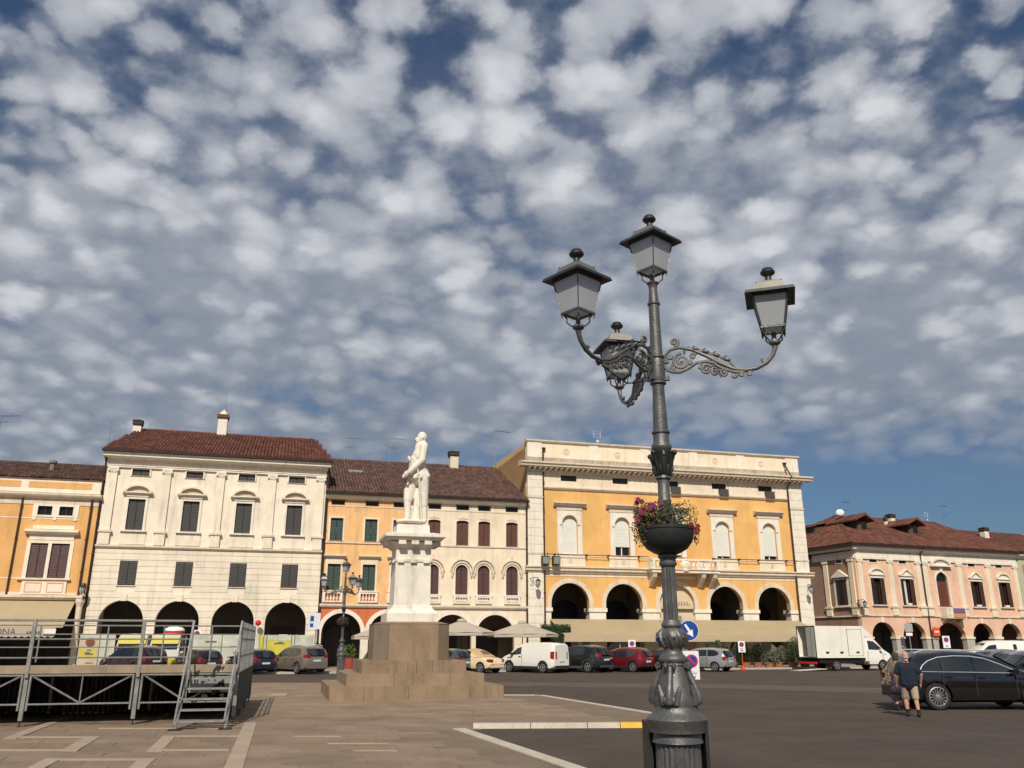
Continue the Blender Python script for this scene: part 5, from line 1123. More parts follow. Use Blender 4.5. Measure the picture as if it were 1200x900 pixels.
for k in range(13): tb('side_post', [(2.27, .02 + k * .6, 1.15), (2.27, .02 + k * .6, 2.42)], .024 if k % 4 == 0 else .016)
MB().box(2.29, 2.31, .1, 7.2, .25, 1.18).build('side_shade_sheet', mat('dark_shade_sheet', (.045, .05, .048), .9, .2, 6), st)  # dark sheet added to stand for shade on the truss side
sts = thing('stage_stairs', 'steel stairs with five treads and graffiti leading up to the stage', 'stairs', (-9.12, 21.6, 0), R(14))
for x in (1.12, 2.2):
    q = MB(); q.tube([(x, -1.75, .02), (x, -.1, 1.25)], .035, 6); q.tube([(x - .05, -1.62, .1), (x + (-.02 if x < 2 else .06), -.08, 2.42), (x + (-.02 if x < 2 else .06), -.08, 1.3)], .024, 5).tube([(x, -.8, .7), (x, -.75, 1.7)], .02, 5); q.build('stair_side', steel, sts)
    MB().box(x - .14, x + .14, -1.9, -1.6, 0, .03).build('foot_plate', lampd, sts)
for k in range(5):
    y = -1.55 + k * .3; z = .2 + k * .22; MB().box(1.14, 2.18, y - .12, y + .12, z - .04, z).build('tread', steel, sts)
q = MB(); rn = random.Random(3)
for k in range(16):
    x = 1.25 + rn.random() * .75; z = .55 + rn.random() * .7; y_ = -.08; q.prism([(x, z), (x + rn.uniform(.03, .16), z + rn.uniform(-.1, .15)), (x + rn.uniform(.0, .1), z + rn.uniform(.05, .2)), (x - .03, z + .05)], y_ - .004 - k * .001, y_)
MB().box(1.14, 2.2, -.07, -.055, .72, 1.1).build('riser_board', steel, sts); q.build('graffiti', mat('graffiti_black', (.015, .015, .015), .7), sts)
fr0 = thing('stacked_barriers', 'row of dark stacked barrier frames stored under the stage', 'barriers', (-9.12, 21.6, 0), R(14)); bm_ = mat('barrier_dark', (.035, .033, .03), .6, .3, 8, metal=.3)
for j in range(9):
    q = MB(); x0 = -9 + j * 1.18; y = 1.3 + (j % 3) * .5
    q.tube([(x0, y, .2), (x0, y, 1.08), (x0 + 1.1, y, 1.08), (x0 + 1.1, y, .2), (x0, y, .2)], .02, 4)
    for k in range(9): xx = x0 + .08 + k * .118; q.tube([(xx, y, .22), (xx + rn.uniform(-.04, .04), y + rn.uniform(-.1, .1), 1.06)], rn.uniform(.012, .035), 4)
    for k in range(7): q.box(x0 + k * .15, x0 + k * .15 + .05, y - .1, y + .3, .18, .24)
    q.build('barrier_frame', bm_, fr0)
MB().box(-9.2, 1.9, 3.4, 5.2, .05, 1.0).build('dark_interior', mat('interior_shade', (.02, .02, .02), .9, .2, 3), fr0)  # black box added under the deck in place of the interior shade

# ================================================================ SIGNS
blue = mat('sign_blue', (.01, .06, .3), .35, .05, 5, spec=.5); wht = mat('sign_white', (.78, .78, .78), .4, .04, 5); redm = mat('sign_red', (.6, .02, .03), .4, .05, 5); gry = mat('sign_grey', (.3, .3, .3), .5, .1, 5, metal=.4); blk = mat('sign_black', (.015, .015, .015), .5)
def noparking(par, x, z, r_, y=-.03):
    MB().disc((x, y, z), r_, t=.004, seg=24).build('sign_rim', redm, par); MB().disc((x, y - .005, z), r_ * .8, t=.004, seg=24).build('sign_field', blue, par)
    q = MB(); s = r_ * .74; w = r_ * .1
    q.prism([(x - s * .7 - w, z + s * .7 - w), (x - s * .7 + w, z + s * .7 + w), (x + s * .7 + w, z - s * .7 + w), (x + s * .7 - w, z - s * .7 - w)], y - .013, y - .009); q.build('sign_bar', redm, par)
sg = thing('traffic_sign', 'blue round sign with a white arrow pointing down right, above a no parking plate', 'traffic sign', (3.97, 20, 0), 0)
MB().tube([(-.05, .05, 0), (-.05, .05, 2.5)], .03, 8).build('pole', gry, sg)
MB().disc((.12, 0, 2.17), .225, t=.012, seg=32).build('sign_rim', wht, sg); d = MB().disc((.12, -.013, 2.17), .215, t=.004, seg=32).build('sign_disc', blue, sg)
q = MB(); a = R(-58); ca, sa = math.cos(a), math.sin(a)
pts = [(-.16, -.024), (.03, -.03), (.02, -.085), (.175, 0), (.02, .085), (.03, .03), (-.16, .024)]
q.prism([(.12 + px * ca - pz * sa, 2.17 + px * sa + pz * ca) for px, pz in pts], -.025, -.018); q.build('arrow', wht, d)
p = MB().box(-.06, .31, -.012, 0, 1.1, 1.72).build('no_parking_plate', mat('plate_lilac_white', (.72, .72, .8), .5, .04, 4), sg); noparking(p, .14, 1.5, .145, -.014)
text_mesh('Lu', .1, blk, 'lettering', p, (.19, -.014, 1.22), (R(90), 0, 0)); text_mesh('4', .1, blk, 'lettering', p, (.19, -.014, 1.12), (R(90), 0, 0))
def temp_sign(x, y, label, z=1.2, w=.42, h=.75, pm=wht, base=gry, rz=0):
    t = thing('no_parking_sign', label, 'parking sign', (x, y, 0), rz, 'temporary no parking signs')
    MB().tube([(0, 0, 0), (0, 0, z + .2)], .03, 6).build('pole', base, t); MB().lathe([(.25, 0), (.25, .05), (.12, .1), (.04, .3)], 0, 0, 10).build('sign_base', base, t)
    b_ = MB().box(-w / 2, w / 2, -.05, -.03, z, z + h).build('plate', pm, t); noparking(b_, 0, z + h * .68, w * .34, -.052); MB().box(-.1, .1, -.056, -.051, z + .1, z + .16).box(-.1, .05, -.056, -.051, z + .22, z + .27).build('plate_text', blk, b_); return t
temp_sign(16.45, 62.3, 'no parking sign on a red base in front of the planted pots', 1.2, .5, .78, wht, mat('base_red', (.6, .07, .03), .6))
temp_sign(8.35, 60.5, 'no parking plate standing behind the red car', 1.25, .5, .8)
temp_sign(-21.9, 60.2, 'no parking plate left of the hoarding middle behind the dark hatchback', 1.9, .6, .8)
temp_sign(-15.95, 60.4, 'no parking plate at the yellow hoarding panel left of the beige SUV', 1.55, .6, .85)
t = thing('info_sign', 'blue and white information sign on a pole before the last arch of the white palace', 'sign', (-13.9, 60.5, 0), 0); MB().tube([(.15, 0, 0), (.15, 0, 3.9)], .04, 6).build('pole', gry, t); b_ = MB().box(-.35, .45, -.06, -.03, 2.75, 3.85).build('plate', mat('plate_pale', (.6, .62, .66), .5), t); MB().box(-.25, -.0, -.07, -.06, 3.3, 3.65).box(-.25, -.02, -.07, -.06, 2.9, 3.15).build('plate_symbol', blue, b_)
t = thing('shop_sign', 'orange red square sign between two arches of the pink palace', 'sign', GP(10.1, -.3, 2.5), A5); MB().box(-.45, .45, -.08, .05, 0, .85).build('plate', mat('sign_orange', (.75, .1, .03), .5, .1, 3), t); MB().box(-.3, .3, -.09, -.08, .35, .5).build('lettering', wht, t); MB().box(-.04, .04, .05, .12, -.3, .95).build('bracket', gry, t)
c_ = GP(9.95, -1.5); temp_sign(c_.x, c_.y, 'white no parking plate below the orange red sign at the pink palace', 1.3, .75, 1.2)
c_ = GP(5.0, -1.5); t = thing('info_sign', 'grey double sign on a pole by the second arch of the pink palace', 'sign', c_, 0); MB().tube([(0, 0, 0), (0, 0, 3.9)], .05, 6).build('pole', gry, t); MB().box(-.4, .4, -.06, -.03, 2.9, 3.7).build('plate', mat('plate_grey', (.35, .35, .37), .6), t); MB().box(-.35, .3, -.07, -.05, 2.5, 2.8).build('plate', wht, t)
t = thing('wall_banner', 'purple and orange banner tied to the balcony of the pink palace', 'banner', GP(12.95, -1.03, 4.55), A5); MB().box(-.75, .95, -.02, 0, .25, .8).build('cloth_top', mat('banner_purple', (.17, .1, .22), .8, .1, 4), t); MB().box(-.75, .95, -.018, -.002, -.15, .248).build('cloth_bottom', mat('banner_orange', (.6, .26, .1), .8, .15, 4), t)
# hoarding with posters before the white palace
hd = thing('hoarding', 'low hoarding of white and yellow printed panels before the white palace', 'hoarding', FP(-31.2, -4.6, 0), A)
hy = mat('poster_yellow', (.55, .47, .06), .7, .12, 1.5); hw_ = mat('poster_white', (.5, .5, .42), .7, .2, 1.2, streak=.2); hc = mat('poster_cream', (.48, .4, .29), .7, .1, 1.5); ink = mat('poster_ink', (.16, .14, .11), .8)
x = 0; rn = random.Random(11)
for k, (w, m_) in enumerate(((None, .5), (1.2, hc), (.9, hw_), (None, 4.4), (2.0, hw_), (2.1, hw_), (.25, hw_), (.25, hy), (.2, hw_), (1.6, hy), (.2, hw_), (1.25, hw_))):
    if w is None: x += m_; continue
    p = MB().box(x + .02, x + w - .02, -.04, 0, .1, 2.35).build('hoarding_panel', m_, hd)
    if w > 1:
        MB().box(x + .05, x + w - .05, -.05, -.041, 2.0 if m_ is hy else 2.15, 2.32).build('panel_head', hw_, p)
        if k in (1, 2): MB().box(x + .12, x + w - .12, -.05, -.041, .95, 1.5).build('printed_band', hy, p)
        q = MB()
        for j in range(4):
            z = rn.uniform(.5, 1.9); xx = x + rn.uniform(.2, w * .5); q.box(xx, xx + w * rn.uniform(.2, .42), -.056, -.052, z, z + rn.uniform(.05, .14))
        q.build('printed_text', ink, p)
        for xx in (x + .03, x + w - .09): MB().box(xx, xx + .06, 0.0, .08, 0, 2.4).build('post', gry, p)
    x += w
q = MB(); q.disc((0, 0, 0), .26, t=.01, seg=18); t = tag(q.build('poster_emblem', mat('emblem_brown', (.2, .07, .04), .7)), 'round brown emblem on the leftmost white hoarding panel', 'emblem'); t.location = FP(-30.05, -4.68, 1.9); t.rotation_euler = (0, 0, A)
t = thing('inflatable_kiosk', 'red band with white dome top of a kiosk behind the hoarding', 'kiosk', FP(-25.4, -2.4, 0), A); MB().lathe([(.6, 0), (.6, 2.2)], 0, 0, 20).build('kiosk_body', gry, t, smooth=40); MB().lathe([(.6, 2.18), (.66, 2.2), (.66, 2.6), (.62, 2.62)], 0, 0, 20).build('kiosk_band', mat('kiosk_red', (.5, .03, .04), .6, .1, 3), t, smooth=40); MB().lathe([(.64, 2.62), (.6, 2.76), (.42, 2.86), (.08, 2.9)], 0, 0, 20).build('kiosk_dome', wht, t, smooth=50)
t = thing('small_billboard', 'small white board above the dark car in front of the hoarding', 'board', (-23.0, 59.0, 0), R(5)); MB().box(-.7, .55, -.03, 0, 1.55, 2.2).build('board', wht, t); MB().tube([(-.1, .03, 0), (-.1, .03, 2)], .03, 5).build('pole', gry, t)
t = thing('traffic_cone', 'small red ball topped marker on the pier between two arches of the white palace', 'marker', FP(-20.1, -.6, 0), A); MB().tube([(0, 0, .12), (0, 0, 3.1)], .03, 5).build('pole', gry, t); MB().ell((0, 0, 3.2), .2, 10, 8).build('disc', redm, t)
t.name = 'round_marker'
# ================================================================ PARASOLS, TABLES, PLANTS
par_m = mat('parasol_canvas', (.42, .37, .3), .85, .08, 1.5, .1, 40)
def parasol(x, y, h, half, label, rz=.3):
    t = thing('parasol', label, 'parasol', (x, y, 0), rz, 'beige parasols of the cafe')
    q = MB(); n = 8; top = (0, 0, h); e = h - .85
    ring_ = [(half * math.cos(math.pi * 2 * k / n + .39) * (1.0 if 1 else 0), half * math.sin(math.pi * 2 * k / n + .39), e) for k in range(n)]
    vs = [top] + ring_; fs = [(0, 1 + k, 1 + (k + 1) % n) for k in range(n)]
    m2 = []
    for k in range(n): a = Vector(ring_[k]); b_ = Vector(ring_[(k + 1) % n]); m2.append(tuple((a + b_) / 2 * .97 + Vector((0, 0, .0)) - Vector((0, 0, e)) * 0))
    vs += [(p[0], p[1], e - .03) for p in m2] + [(p[0], p[1], e - .22) for p in ring_]
    fs += [(1 + k, 1 + n + k, 1 + (k + 1) % n, 1 + 2 * n + (k + 1) % n, 1 + 2 * n + k) for k in range(n)]
    q.add(vs, fs); q.build('canopy', par_m, t); MB().lathe([(.35, 0), (.3, .12), (.02, .2)], 0, 0, 8, h - .08).build('vent', par_m, t)
    MB().tube([(0, 0, .12), (0, 0, h + .1)], .035, 6).build('pole', wood_dk, t); MB().box(-.4, .4, -.4, .4, .12, .2).build('foot', gry, t)
    q = MB()
    for k in range(n): q.tube([(0, 0, h - .15), tuple(Vector(ring_[k]) * .98)], .015, 4)
    q.build('ribs', wood_dk, t)
parasol(-3.6, 61.6, 3.4, 2.45, 'beige parasol half hidden behind the right side of the monument'); parasol(.75, 62.6, 3.3, 2.6, 'beige parasol behind the white van, nearest the yellow palace'); parasol(-8.9, 60.9, 3.15, 2.45, 'beige parasol just left of the monument pedestal'); 
def leafy(t, blobs, n, size, m, name='foliage', seed=1):
    rn = random.Random(seed); q = MB()
    for c, r_ in blobs: q.leafs(c, r_, n, size, rn, .45)
    return q.build(name, m, t, kind='stuff')
hedge_m = mat('hedge_green', (.035, .06, .02), .7, .35, 6); shr = [hedge_m, mat('shrub_olive', (.06, .075, .035), .7, .35, 6), mat('shrub_grey_green', (.12, .13, .09), .7, .3, 6)]
terr = mat('terracotta', (.35, .15, .08), .85, .15, 3)
t = thing('hedge', 'tall dark green clipped hedge behind the roof of the white van', 'hedge', FP(1.35, -2.7, .12), A)
q = MB(); rn = random.Random(4)
for k in range(5200):
    x, y, z = rn.uniform(-1.1, 1.1), rn.uniform(-.45, .45), rn.uniform(.5, 3.05)
    if abs(x) < .95 and abs(y) < .32 and z < 2.85: x = math.copysign(1.1, x) if rn.random() < .3 else x; y = -.45 if abs(x) < 1.05 else y
    a = Vector((rn.gauss(0, 1), rn.gauss(0, 1), rn.gauss(0, 1))).normalized(); b_ = a.orthogonal().normalized(); c = Vector((x, y, z)); s = .07; q.add([c - a * s, c - b_ * s * .5, c + a * s, c + b_ * s * .5], [(0, 1, 2, 3)])
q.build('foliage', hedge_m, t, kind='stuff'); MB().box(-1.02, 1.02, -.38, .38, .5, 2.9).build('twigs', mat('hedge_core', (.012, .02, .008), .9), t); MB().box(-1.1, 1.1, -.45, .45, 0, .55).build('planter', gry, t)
spec = [(13.6, 0, 1.3, .7, 0), (14.7, .2, 1.6, .8, 0), (15.4, .1, 1.7, .7, 1), (17.2, .1, 1.7, .9, 0), (18.2, .3, 1.5, .7, 0), (18.9, -.2, 1.0, .6, 2), (19.8, .3, 1.3, .7, 2), (20.9, 0, 1.9, .8, 0), (21.9, .2, 1.5, .8, 0), (22.9, 0, 1.7, .8, 1), (23.9, .3, 1.4, .7, 0), (12.6, .2, 1.1, .6, 1), (16.3, .3, 1.2, .6, 0)]
nm = ['leftmost', 'second', 'third', 'fourth', 'fifth', 'sixth', 'seventh', 'eighth', 'ninth', 'tenth', 'eleventh', 'twelfth', 'last']
order = sorted(range(len(spec)), key=lambda i: spec[i][0])
for rank, i in enumerate(order):
    x, dy, h, r_, mi = spec[i]; px_ = x; pos = Vector((x, 63.4 + (x - 13) * .2 + dy, 0))
    t = thing('potted_shrub', '%s from the left of the %s potted shrubs along the right awning' % (nm[rank], ('dark green', 'olive green', 'pale grey green')[mi]), 'shrub', pos, rank * .7, 'potted shrubs by the awning')
    leafy(t, [((0, 0, h * .55 + .2), (r_, r_, h * .45)), ((.25, .1, h * .75 + .2), (r_ * .5, r_ * .5, h * .35)), ((-.3, 0, h * .4 + .2), (r_ * .6, r_ * .5, h * .3))], 420, .075, shr[mi], seed=i)
    q = MB()
    for k in range(6): q.tube([(0, 0, .2), (.3 * math.cos(k), .3 * math.sin(k), h * .8)], .02, 4)
    q.build('stems', wood_dk, t)
    MB().lathe([(.26, 0), (.36, .38), (.39, .4), (.39, .46), (.33, .46)], 0, 0, 12).build('pot', terr if mi != 1 else gry, t, smooth=40)
t = thing('potted_plant', 'small green plant in a red pot beside the lamp left of the monument', 'plant', (-11.2, 60.2, .12)); leafy(t, [((0, 0, 1.15), (.5, .5, .5))], 260, .08, mat('plant_bright', (.08, .14, .03), .6, .3, 8)); MB().lathe([(.3, 0), (.42, .7), (.45, .75)], 0, 0, 12).build('pot', mat('pot_red', (.3, .06, .05), .7), t)
for k, (x, y) in enumerate(((-2.4, 63.4), (-.9, 63.2), (2.2, 64.0))):
    t = thing('cafe_table', ['cafe table with two chairs under the parasol beside the monument', 'cafe table with two chairs between the two parasols', 'cafe table with two chairs near the hedge'][k], 'table', (x, y, .12), k); MB().lathe([(.38, .72), (.38, .75)], 0, 0, 14).lathe([(.03, .02), (.03, .72)], 0, 0, 8).lathe([(.22, 0), (.22, .02)], 0, 0, 10).build('table', wood_dk, t)
    for s in (-1, 1):
        c = thing('cafe_chair', 'dark wicker cafe chair on the %s of the table %s' % ('left' if s < 0 else 'right', ['next to the monument', 'between the parasols', 'near the hedge'][k]), 'chair', Vector((x, y, .12)) + Vector((.7 * s, .1, 0)), 0, 'cafe chairs under the parasols')
        MB().box(-.22, .22, -.22, .22, .42, .46).build('seat', wood_dk, c); MB().box(s * .2 - .02, s * .2 + .02, -.22, .22, .46, .9).build('backrest', wood_dk, c)
        for a in (-.2, .2):
            for b_ in (-.2, .2): MB().tube([(a, b_, 0), (a, b_, .42)], .015, 4).build('leg', wood_dk, c)
# ================================================================ VEHICLES
tyre = mat('tyre', (.018, .018, .018), .85, .1, 10); alloy = mat('alloy', (.45, .45, .46), .3, .08, 10, metal=.7); arch_d = mat('wheel_well', (.008, .008, .008), .95)
trim = mat('black_trim', (.02, .02, .021), .6, .1, 6); carglass = glassmat('car_glass', (.012, .016, .018), .04); chrome = mat('chrome', (.85, .85, .87), .3, 0, metal=.6)
tail = mat('tail_light', (.26, .01, .012), .25, .1, 8); lampw = mat('head_light', (.6, .6, .6), .15, 0); plate_m = mat('number_plate', (.6, .6, .6), .5)
def paint(n, c, r=.28, metal=.3): return mat('paint_' + n, c, r, .03, 1, 0, metal=metal, coat=.8, spec=.5)
def interp(L_, x):
    if x <= L_[0][0]: return L_[0][1]
    for (a, b_), (c, d) in zip(L_, L_[1:]):
        if x <= c: return b_ + (d - b_) * (x - a) / (c - a)
    return L_[-1][1]
def smoothed(L_, x, w=.06): return (interp(L_, x - w) + 2 * interp(L_, x) + interp(L_, x + w)) / 4
def vehicle(name, label, cat, group, x, y, head, pnt, top, belt, W_, wheels, wr, side, rear=None, front=None, zb=.24, roof_m=None, nsp=5, tailz=(.85, 1.05), doors=(), lower=None, rails=False, tumble=.3, plate=.75, rim_r=.66):
    """x grows from the tail (0) to the nose; (x, y) is where the near rear wheel stands; the left side faces the camera unless the car points right"""
    Lc = top[-1][0]; t = thing(name, label, cat, (0, 0, 0), head, group); hw0 = W_ / 2
    def taper(xx):
        e = min(xx, Lc - xx); return 1 - .16 * max(0, 1 - e / .35) ** 2 - .03 * max(0, 1 - e / 1.2)
    def bt(xx): return interp(belt, xx)
    def hw(xx, z):
        w = hw0 * taper(xx); b_ = bt(xx)
        if z <= b_: return w * (1 - .035 * max(0, (z - .6) / max(b_ - .6, .1)) ** 2)
        return w * .965 - (z - b_) * tumble
    xs = sorted(set([0, .03, .1, .2, Lc - .03, Lc - .1, Lc - .2, Lc] + [p[0] for p in top] + [i * .12 for i in range(1, int(Lc / .12))])); xs = [v for v in xs if 0 <= v <= Lc]
    vs = []; NP = 10
    for xx in xs:
        tz = smoothed(top, xx); b_ = min(bt(xx), tz - .05); e = min(xx, Lc - xx); z0 = zb + .12 * max(0, 1 - e / .3); w = hw0 * taper(xx)
        mid = z0 + (b_ - z0) * .55
        if tz > bt(xx) + .08:
            wt = hw(xx, tz - .07); sec = [(0, z0), (w * .85, z0), (w * .97, z0 + .06), (w, z0 + .2), (w, mid), (hw(xx, b_), b_), ((hw(xx, b_) + wt) / 2, (b_ + tz - .07) / 2), (wt, tz - .07), (wt - .13, tz - .008), (0, tz + .02)]
        else:
            hb = w * .95; sec = [(0, z0), (w * .85, z0), (w * .97, z0 + .06), (w, z0 + .2), (w, mid), (w * .985, min(b_, tz - .12) - .02), (w * .96, tz - .08), (w * .9, tz - .03), (w * .72, tz - .005), (0, tz + .015)]
        vs.append([(xx, s_, z) for s_, z in sec])
    q = MB(); rings = []
    for sec in vs: rings.append(sec + [(a, -b_, c) for a, b_, c in sec[-2:0:-1]])
    n = len(rings[0]); q.v = [p for r_ in rings for p in r_]
    q.f = [(i * n + k, i * n + (k + 1) % n, (i + 1) * n + (k + 1) % n, (i + 1) * n + k) for i in range(len(rings) - 1) for k in range(n)] + [tuple(range(n)), tuple(range((len(rings) - 1) * n + n - 1, (len(rings) - 1) * n - 1, -1))]
    o = q.build('body', pnt, t)
    c = MB()
    for wx in wheels:
        for s in (-1, 1): c.lathe([(wr + .055, 0), (wr + .055, .34)], 0, 0, 20)
    k = 0; nv = []
    for wx in wheels:
        for s in (-1, 1):
            for j in range(40):
                v = c.v[k]; nv.append((wx + v[0], s * (hw0 - .24 + v[2]), wr + v[1])); k += 1
    c.v = nv; co = c.build('cutter', arch_d, t)
    bo = o.modifiers.new('b', 'BOOLEAN'); bo.object = co; bo.solver = 'EXACT'; bpy.context.view_layer.update()
    me = bpy.data.meshes.new_from_object(o.evaluated_get(bpy.context.evaluated_depsgraph_get())); o.modifiers.clear(); o.data = me; bpy.data.objects.remove(co)
    me.materials.clear(); me.materials.append(pnt)
    for p in me.polygons: p.material_index = 0
    me.shade_smooth(); me.set_sharp_from_angle(angle=R(38))
    MB().box(.3, Lc - .3, -hw0 + .3, hw0 - .3, zb - .04, wr * 2 + .1).build('underbody', arch_d, t)
    # glass following the body side
    def patch(cols, s, off=.012, m=carglass, nm='side_window'):
        g_ = MB(); nz = 4; V = []
        for (xx, z0, z1) in cols:
            for j in range(nz + 1):
                z = z0 + (z1 - z0) * j / nz; V.append((xx, s * (hw(xx, z) + off), z))
        g_.add(V, [(i * (nz + 1) + j, (i + 1) * (nz + 1) + j, (i + 1) * (nz + 1) + j + 1, i * (nz + 1) + j + 1) for i in range(len(cols) - 1) for j in range(nz)]); return g_.build(nm, m, t)
    def densify(cols):
        out = []
        for a, b_ in zip(cols, cols[1:]):
            for j in range(4): f = j / 4; out.append(tuple(a[i] + (b_[i] - a[i]) * f for i in range(3)))
        return out + [cols[-1]]
    for cols in side:
        for s in (-1, 1): patch(densify(cols), s)
    def endglass(z0, z1, x0, x1, nm, sgn, inset=.12):
        g_ = MB(); V = []; nz, ny = 5, 6
        for j in range(nz + 1):
            z = z0 + (z1 - z0) * j / nz; xx = x0 + (x1 - x0) * j / nz; h_ = hw(max(min(xx, Lc), 0), z) - inset
            for i in range(ny + 1):
                yy = -h_ + 2 * h_ * i / ny; V.append((xx + sgn * (.02 - .03 * (yy / h_) ** 2), yy, z + .012))
        g_.add(V, [(j * (ny + 1) + i, j * (ny + 1) + i + 1, (j + 1) * (ny + 1) + i + 1, (j + 1) * (ny + 1) + i) for j in range(nz) for i in range(ny)]); g_.build(nm, carglass, t)
    if rear: endglass(*rear, 'rear_window', -1)
    if front: endglass(*front, 'windscreen', 1)
    for s in (-1, 1):
        x0 = .06; z0, z1 = tailz; w_ = hw(.06, z0)
        q = MB(); q.add([(-.015, s * (w_ - .3), z0), (-.015, s * (w_ - .3), z1), (.02, s * (w_ - .02), z1 + .02), (.02, s * (w_ - .02), z0), (.24, s * (hw(.24, z0) + .012), z0 + .06), (.24, s * (hw(.24, z1) + .012), z1 + .01), (.1, s * (hw(.1, z0) + .012), z0), (.1, s * (hw(.1, z1) + .012), z1 + .02)], [(0, 1, 2, 3), (3, 2, 7, 6), (6, 7, 5, 4)]); q.build('tail_light', tail, t)
        q = MB(); xf = Lc - .25; q.add([(Lc - .03, s * (hw(Lc - .03, .6) - .4), .58), (Lc - .03, s * (hw(Lc - .03, .6) - .4), .74), (Lc + .0, s * (hw(Lc - .05, .6) - .1), .76), (Lc + .0, s * (hw(Lc - .05, .6) - .1), .6), (xf, s * (hw(xf, .7) + .01), .66), (xf, s * (hw(xf, .8) + .01), .8)], [(0, 1, 2, 3), (3, 2, 5, 4)]); q.build('headlight', lampw, t)
    MB().box(-.03, .0, -.26, .26, plate, plate + .11).build('number_plate', plate_m, t)
    MB().box(-.035, .1, -hw(.05, .4) + .1, hw(.05, .4) - .1, zb + .1, .46).build('rear_bumper', lower or pnt, t)
    MB().box(Lc - .1, Lc + .02, -.4, .4, .35, .55).build('grille', trim, t)
    for s in (-1, 1):
        if lower:
            q = MB(); q.box(wheels[0] + wr + .06, wheels[1] - wr - .06, s * (hw0 - .01), s * (hw0 + .015), zb + .02, zb + .17); q.build('sill_trim', lower, t)
            for wx in wheels:
                q = MB(); V = []
                for k in range(13):
                    a = math.pi * k / 12
                    for rr in (wr + .05, wr + .12): V.append((wx + rr * math.cos(a), s * (hw(wx, .6) + .012), wr + rr * math.sin(a)))
                q.add(V, [(2 * k, 2 * k + 1, 2 * k + 3, 2 * k + 2) for k in range(12)]); q.build('wheel_arch_trim', lower, t)
        xm = side[-1][-1][0] - .12; MB().box(xm - .08, xm + .08, s * (hw0 - .02), s * (hw0 + .17), bt(xm) + .0, bt(xm) + .14).build('mirror', lower or pnt, t)
        if rails: MB().tube([(.5, s * (hw(1, 1.5) - .12), smoothed(top, .6) + .02), (.8, s * (hw(1, 1.5) - .14), smoothed(top, .9) + .06), (2.6, s * (hw(1, 1.5) - .14), smoothed(top, 2.4) + .06)], .02, 5).build('roof_rail', chrome, t)
        for dx in doors: MB().box(dx - .012, dx + .012, s * (hw(dx, .7) - .02), s * (hw(dx, .7) + .003), .4, bt(dx) - .02).build('door_gap', trim, t); MB().box(dx + .1, dx + .28, s * (hw(dx, .8) - .01), s * (hw(dx, .8) + .03), bt(dx) - .14, bt(dx) - .1).build('door_handle', lower or pnt, t)
    for wx in wheels:
        for s in (-1, 1):
            q = MB(); yy = s * (hw0 - .12)
            prof = [(wr * rim_r, -.1), (wr * .93, -.11), (wr, -.08), (wr, .08), (wr * .93, .11), (wr * rim_r, .1)]
            V = MB().lathe(prof, 0, 0, 24); q.v = [(wx + a, yy + c_, wr + b_) for a, b_, c_ in V.v]; q.f = V.f[:-2]; n0 = len(q.v); V = MB().disc((wx, yy + s * .03, wr), wr * rim_r, t=.02, seg=20); q.add(V.v, V.f); w_ = q.build('wheel', tyre, t, smooth=40)
            q = MB(); V = MB().lathe([(wr * rim_r + .005, .0), (wr * rim_r + .005, s * .104), (wr * rim_r - .02, s * .112), (wr * rim_r - .03, s * .06)], 0, 0, 24); q.v = [(wx + a, yy + c_, wr + b_) for a, b_, c_ in V.v]; q.f = V.f; q.f.pop(); q.f.pop()
            for k in range(nsp):
                a = 2 * math.pi * k / nsp + .3; ca, sa = math.cos(a), math.sin(a); w2 = .22 * wr / nsp * 2.2; L2 = wr * rim_r - .01
                q.add([(wx - sa * w2 * .8, yy + s * .1, wr + ca * w2 * .8), (wx + sa * w2 * .8, yy + s * .1, wr - ca * w2 * .8), (wx + ca * L2 + sa * w2, yy + s * .09, wr + sa * L2 - ca * w2), (wx + ca * L2 - sa * w2, yy + s * .09, wr + sa * L2 + ca * w2)], [(0, 1, 2, 3)])
            V = MB().lathe([(.06, s * .08), (.055, s * .115), (.02, s * .12)], 0, 0, 12); n0 = len(q.v); q.v += [(wx + a, yy + c_, wr + b_) for a, b_, c_ in V.v]; q.f += [tuple(i + n0 for i in f) for f in V.f]
            q.build('rim', alloy, w_)
    near = -hw0 if abs(math.degrees(head)) < 60 else hw0
    p = Matrix.Rotation(head, 3, 'Z') @ Vector((wheels[0], near, 0)); t.location = (x - p.x, y - p.y, 0)
    return t
H = R(136)
def row(px_X): return 56.35 + .17 * px_X
SUV = dict(top=[(0, .95), (.04, 1.02), (.3, 1.45), (.55, 1.62), (1.2, 1.7), (2.3, 1.68), (2.9, 1.52), (3.55, 1.1), (4.2, .98), (4.5, .8), (4.6, .6)], belt=[(0, 1.02), (3.6, .98), (4.6, .7)], W_=1.86, wheels=(.88, 3.6), wr=.36,
           side=[[(.62, 1.2, 1.42), (.9, 1.08, 1.52), (1.3, 1.06, 1.55)], [(1.36, 1.06, 1.55), (2.2, 1.04, 1.54)], [(2.26, 1.04, 1.54), (2.75, 1.03, 1.45), (3.25, 1.02, 1.16)]], rear=(1.1, 1.5, .0, .33), front=(1.12, 1.52, 3.5, 2.9), doors=(1.35, 2.25, 3.2))
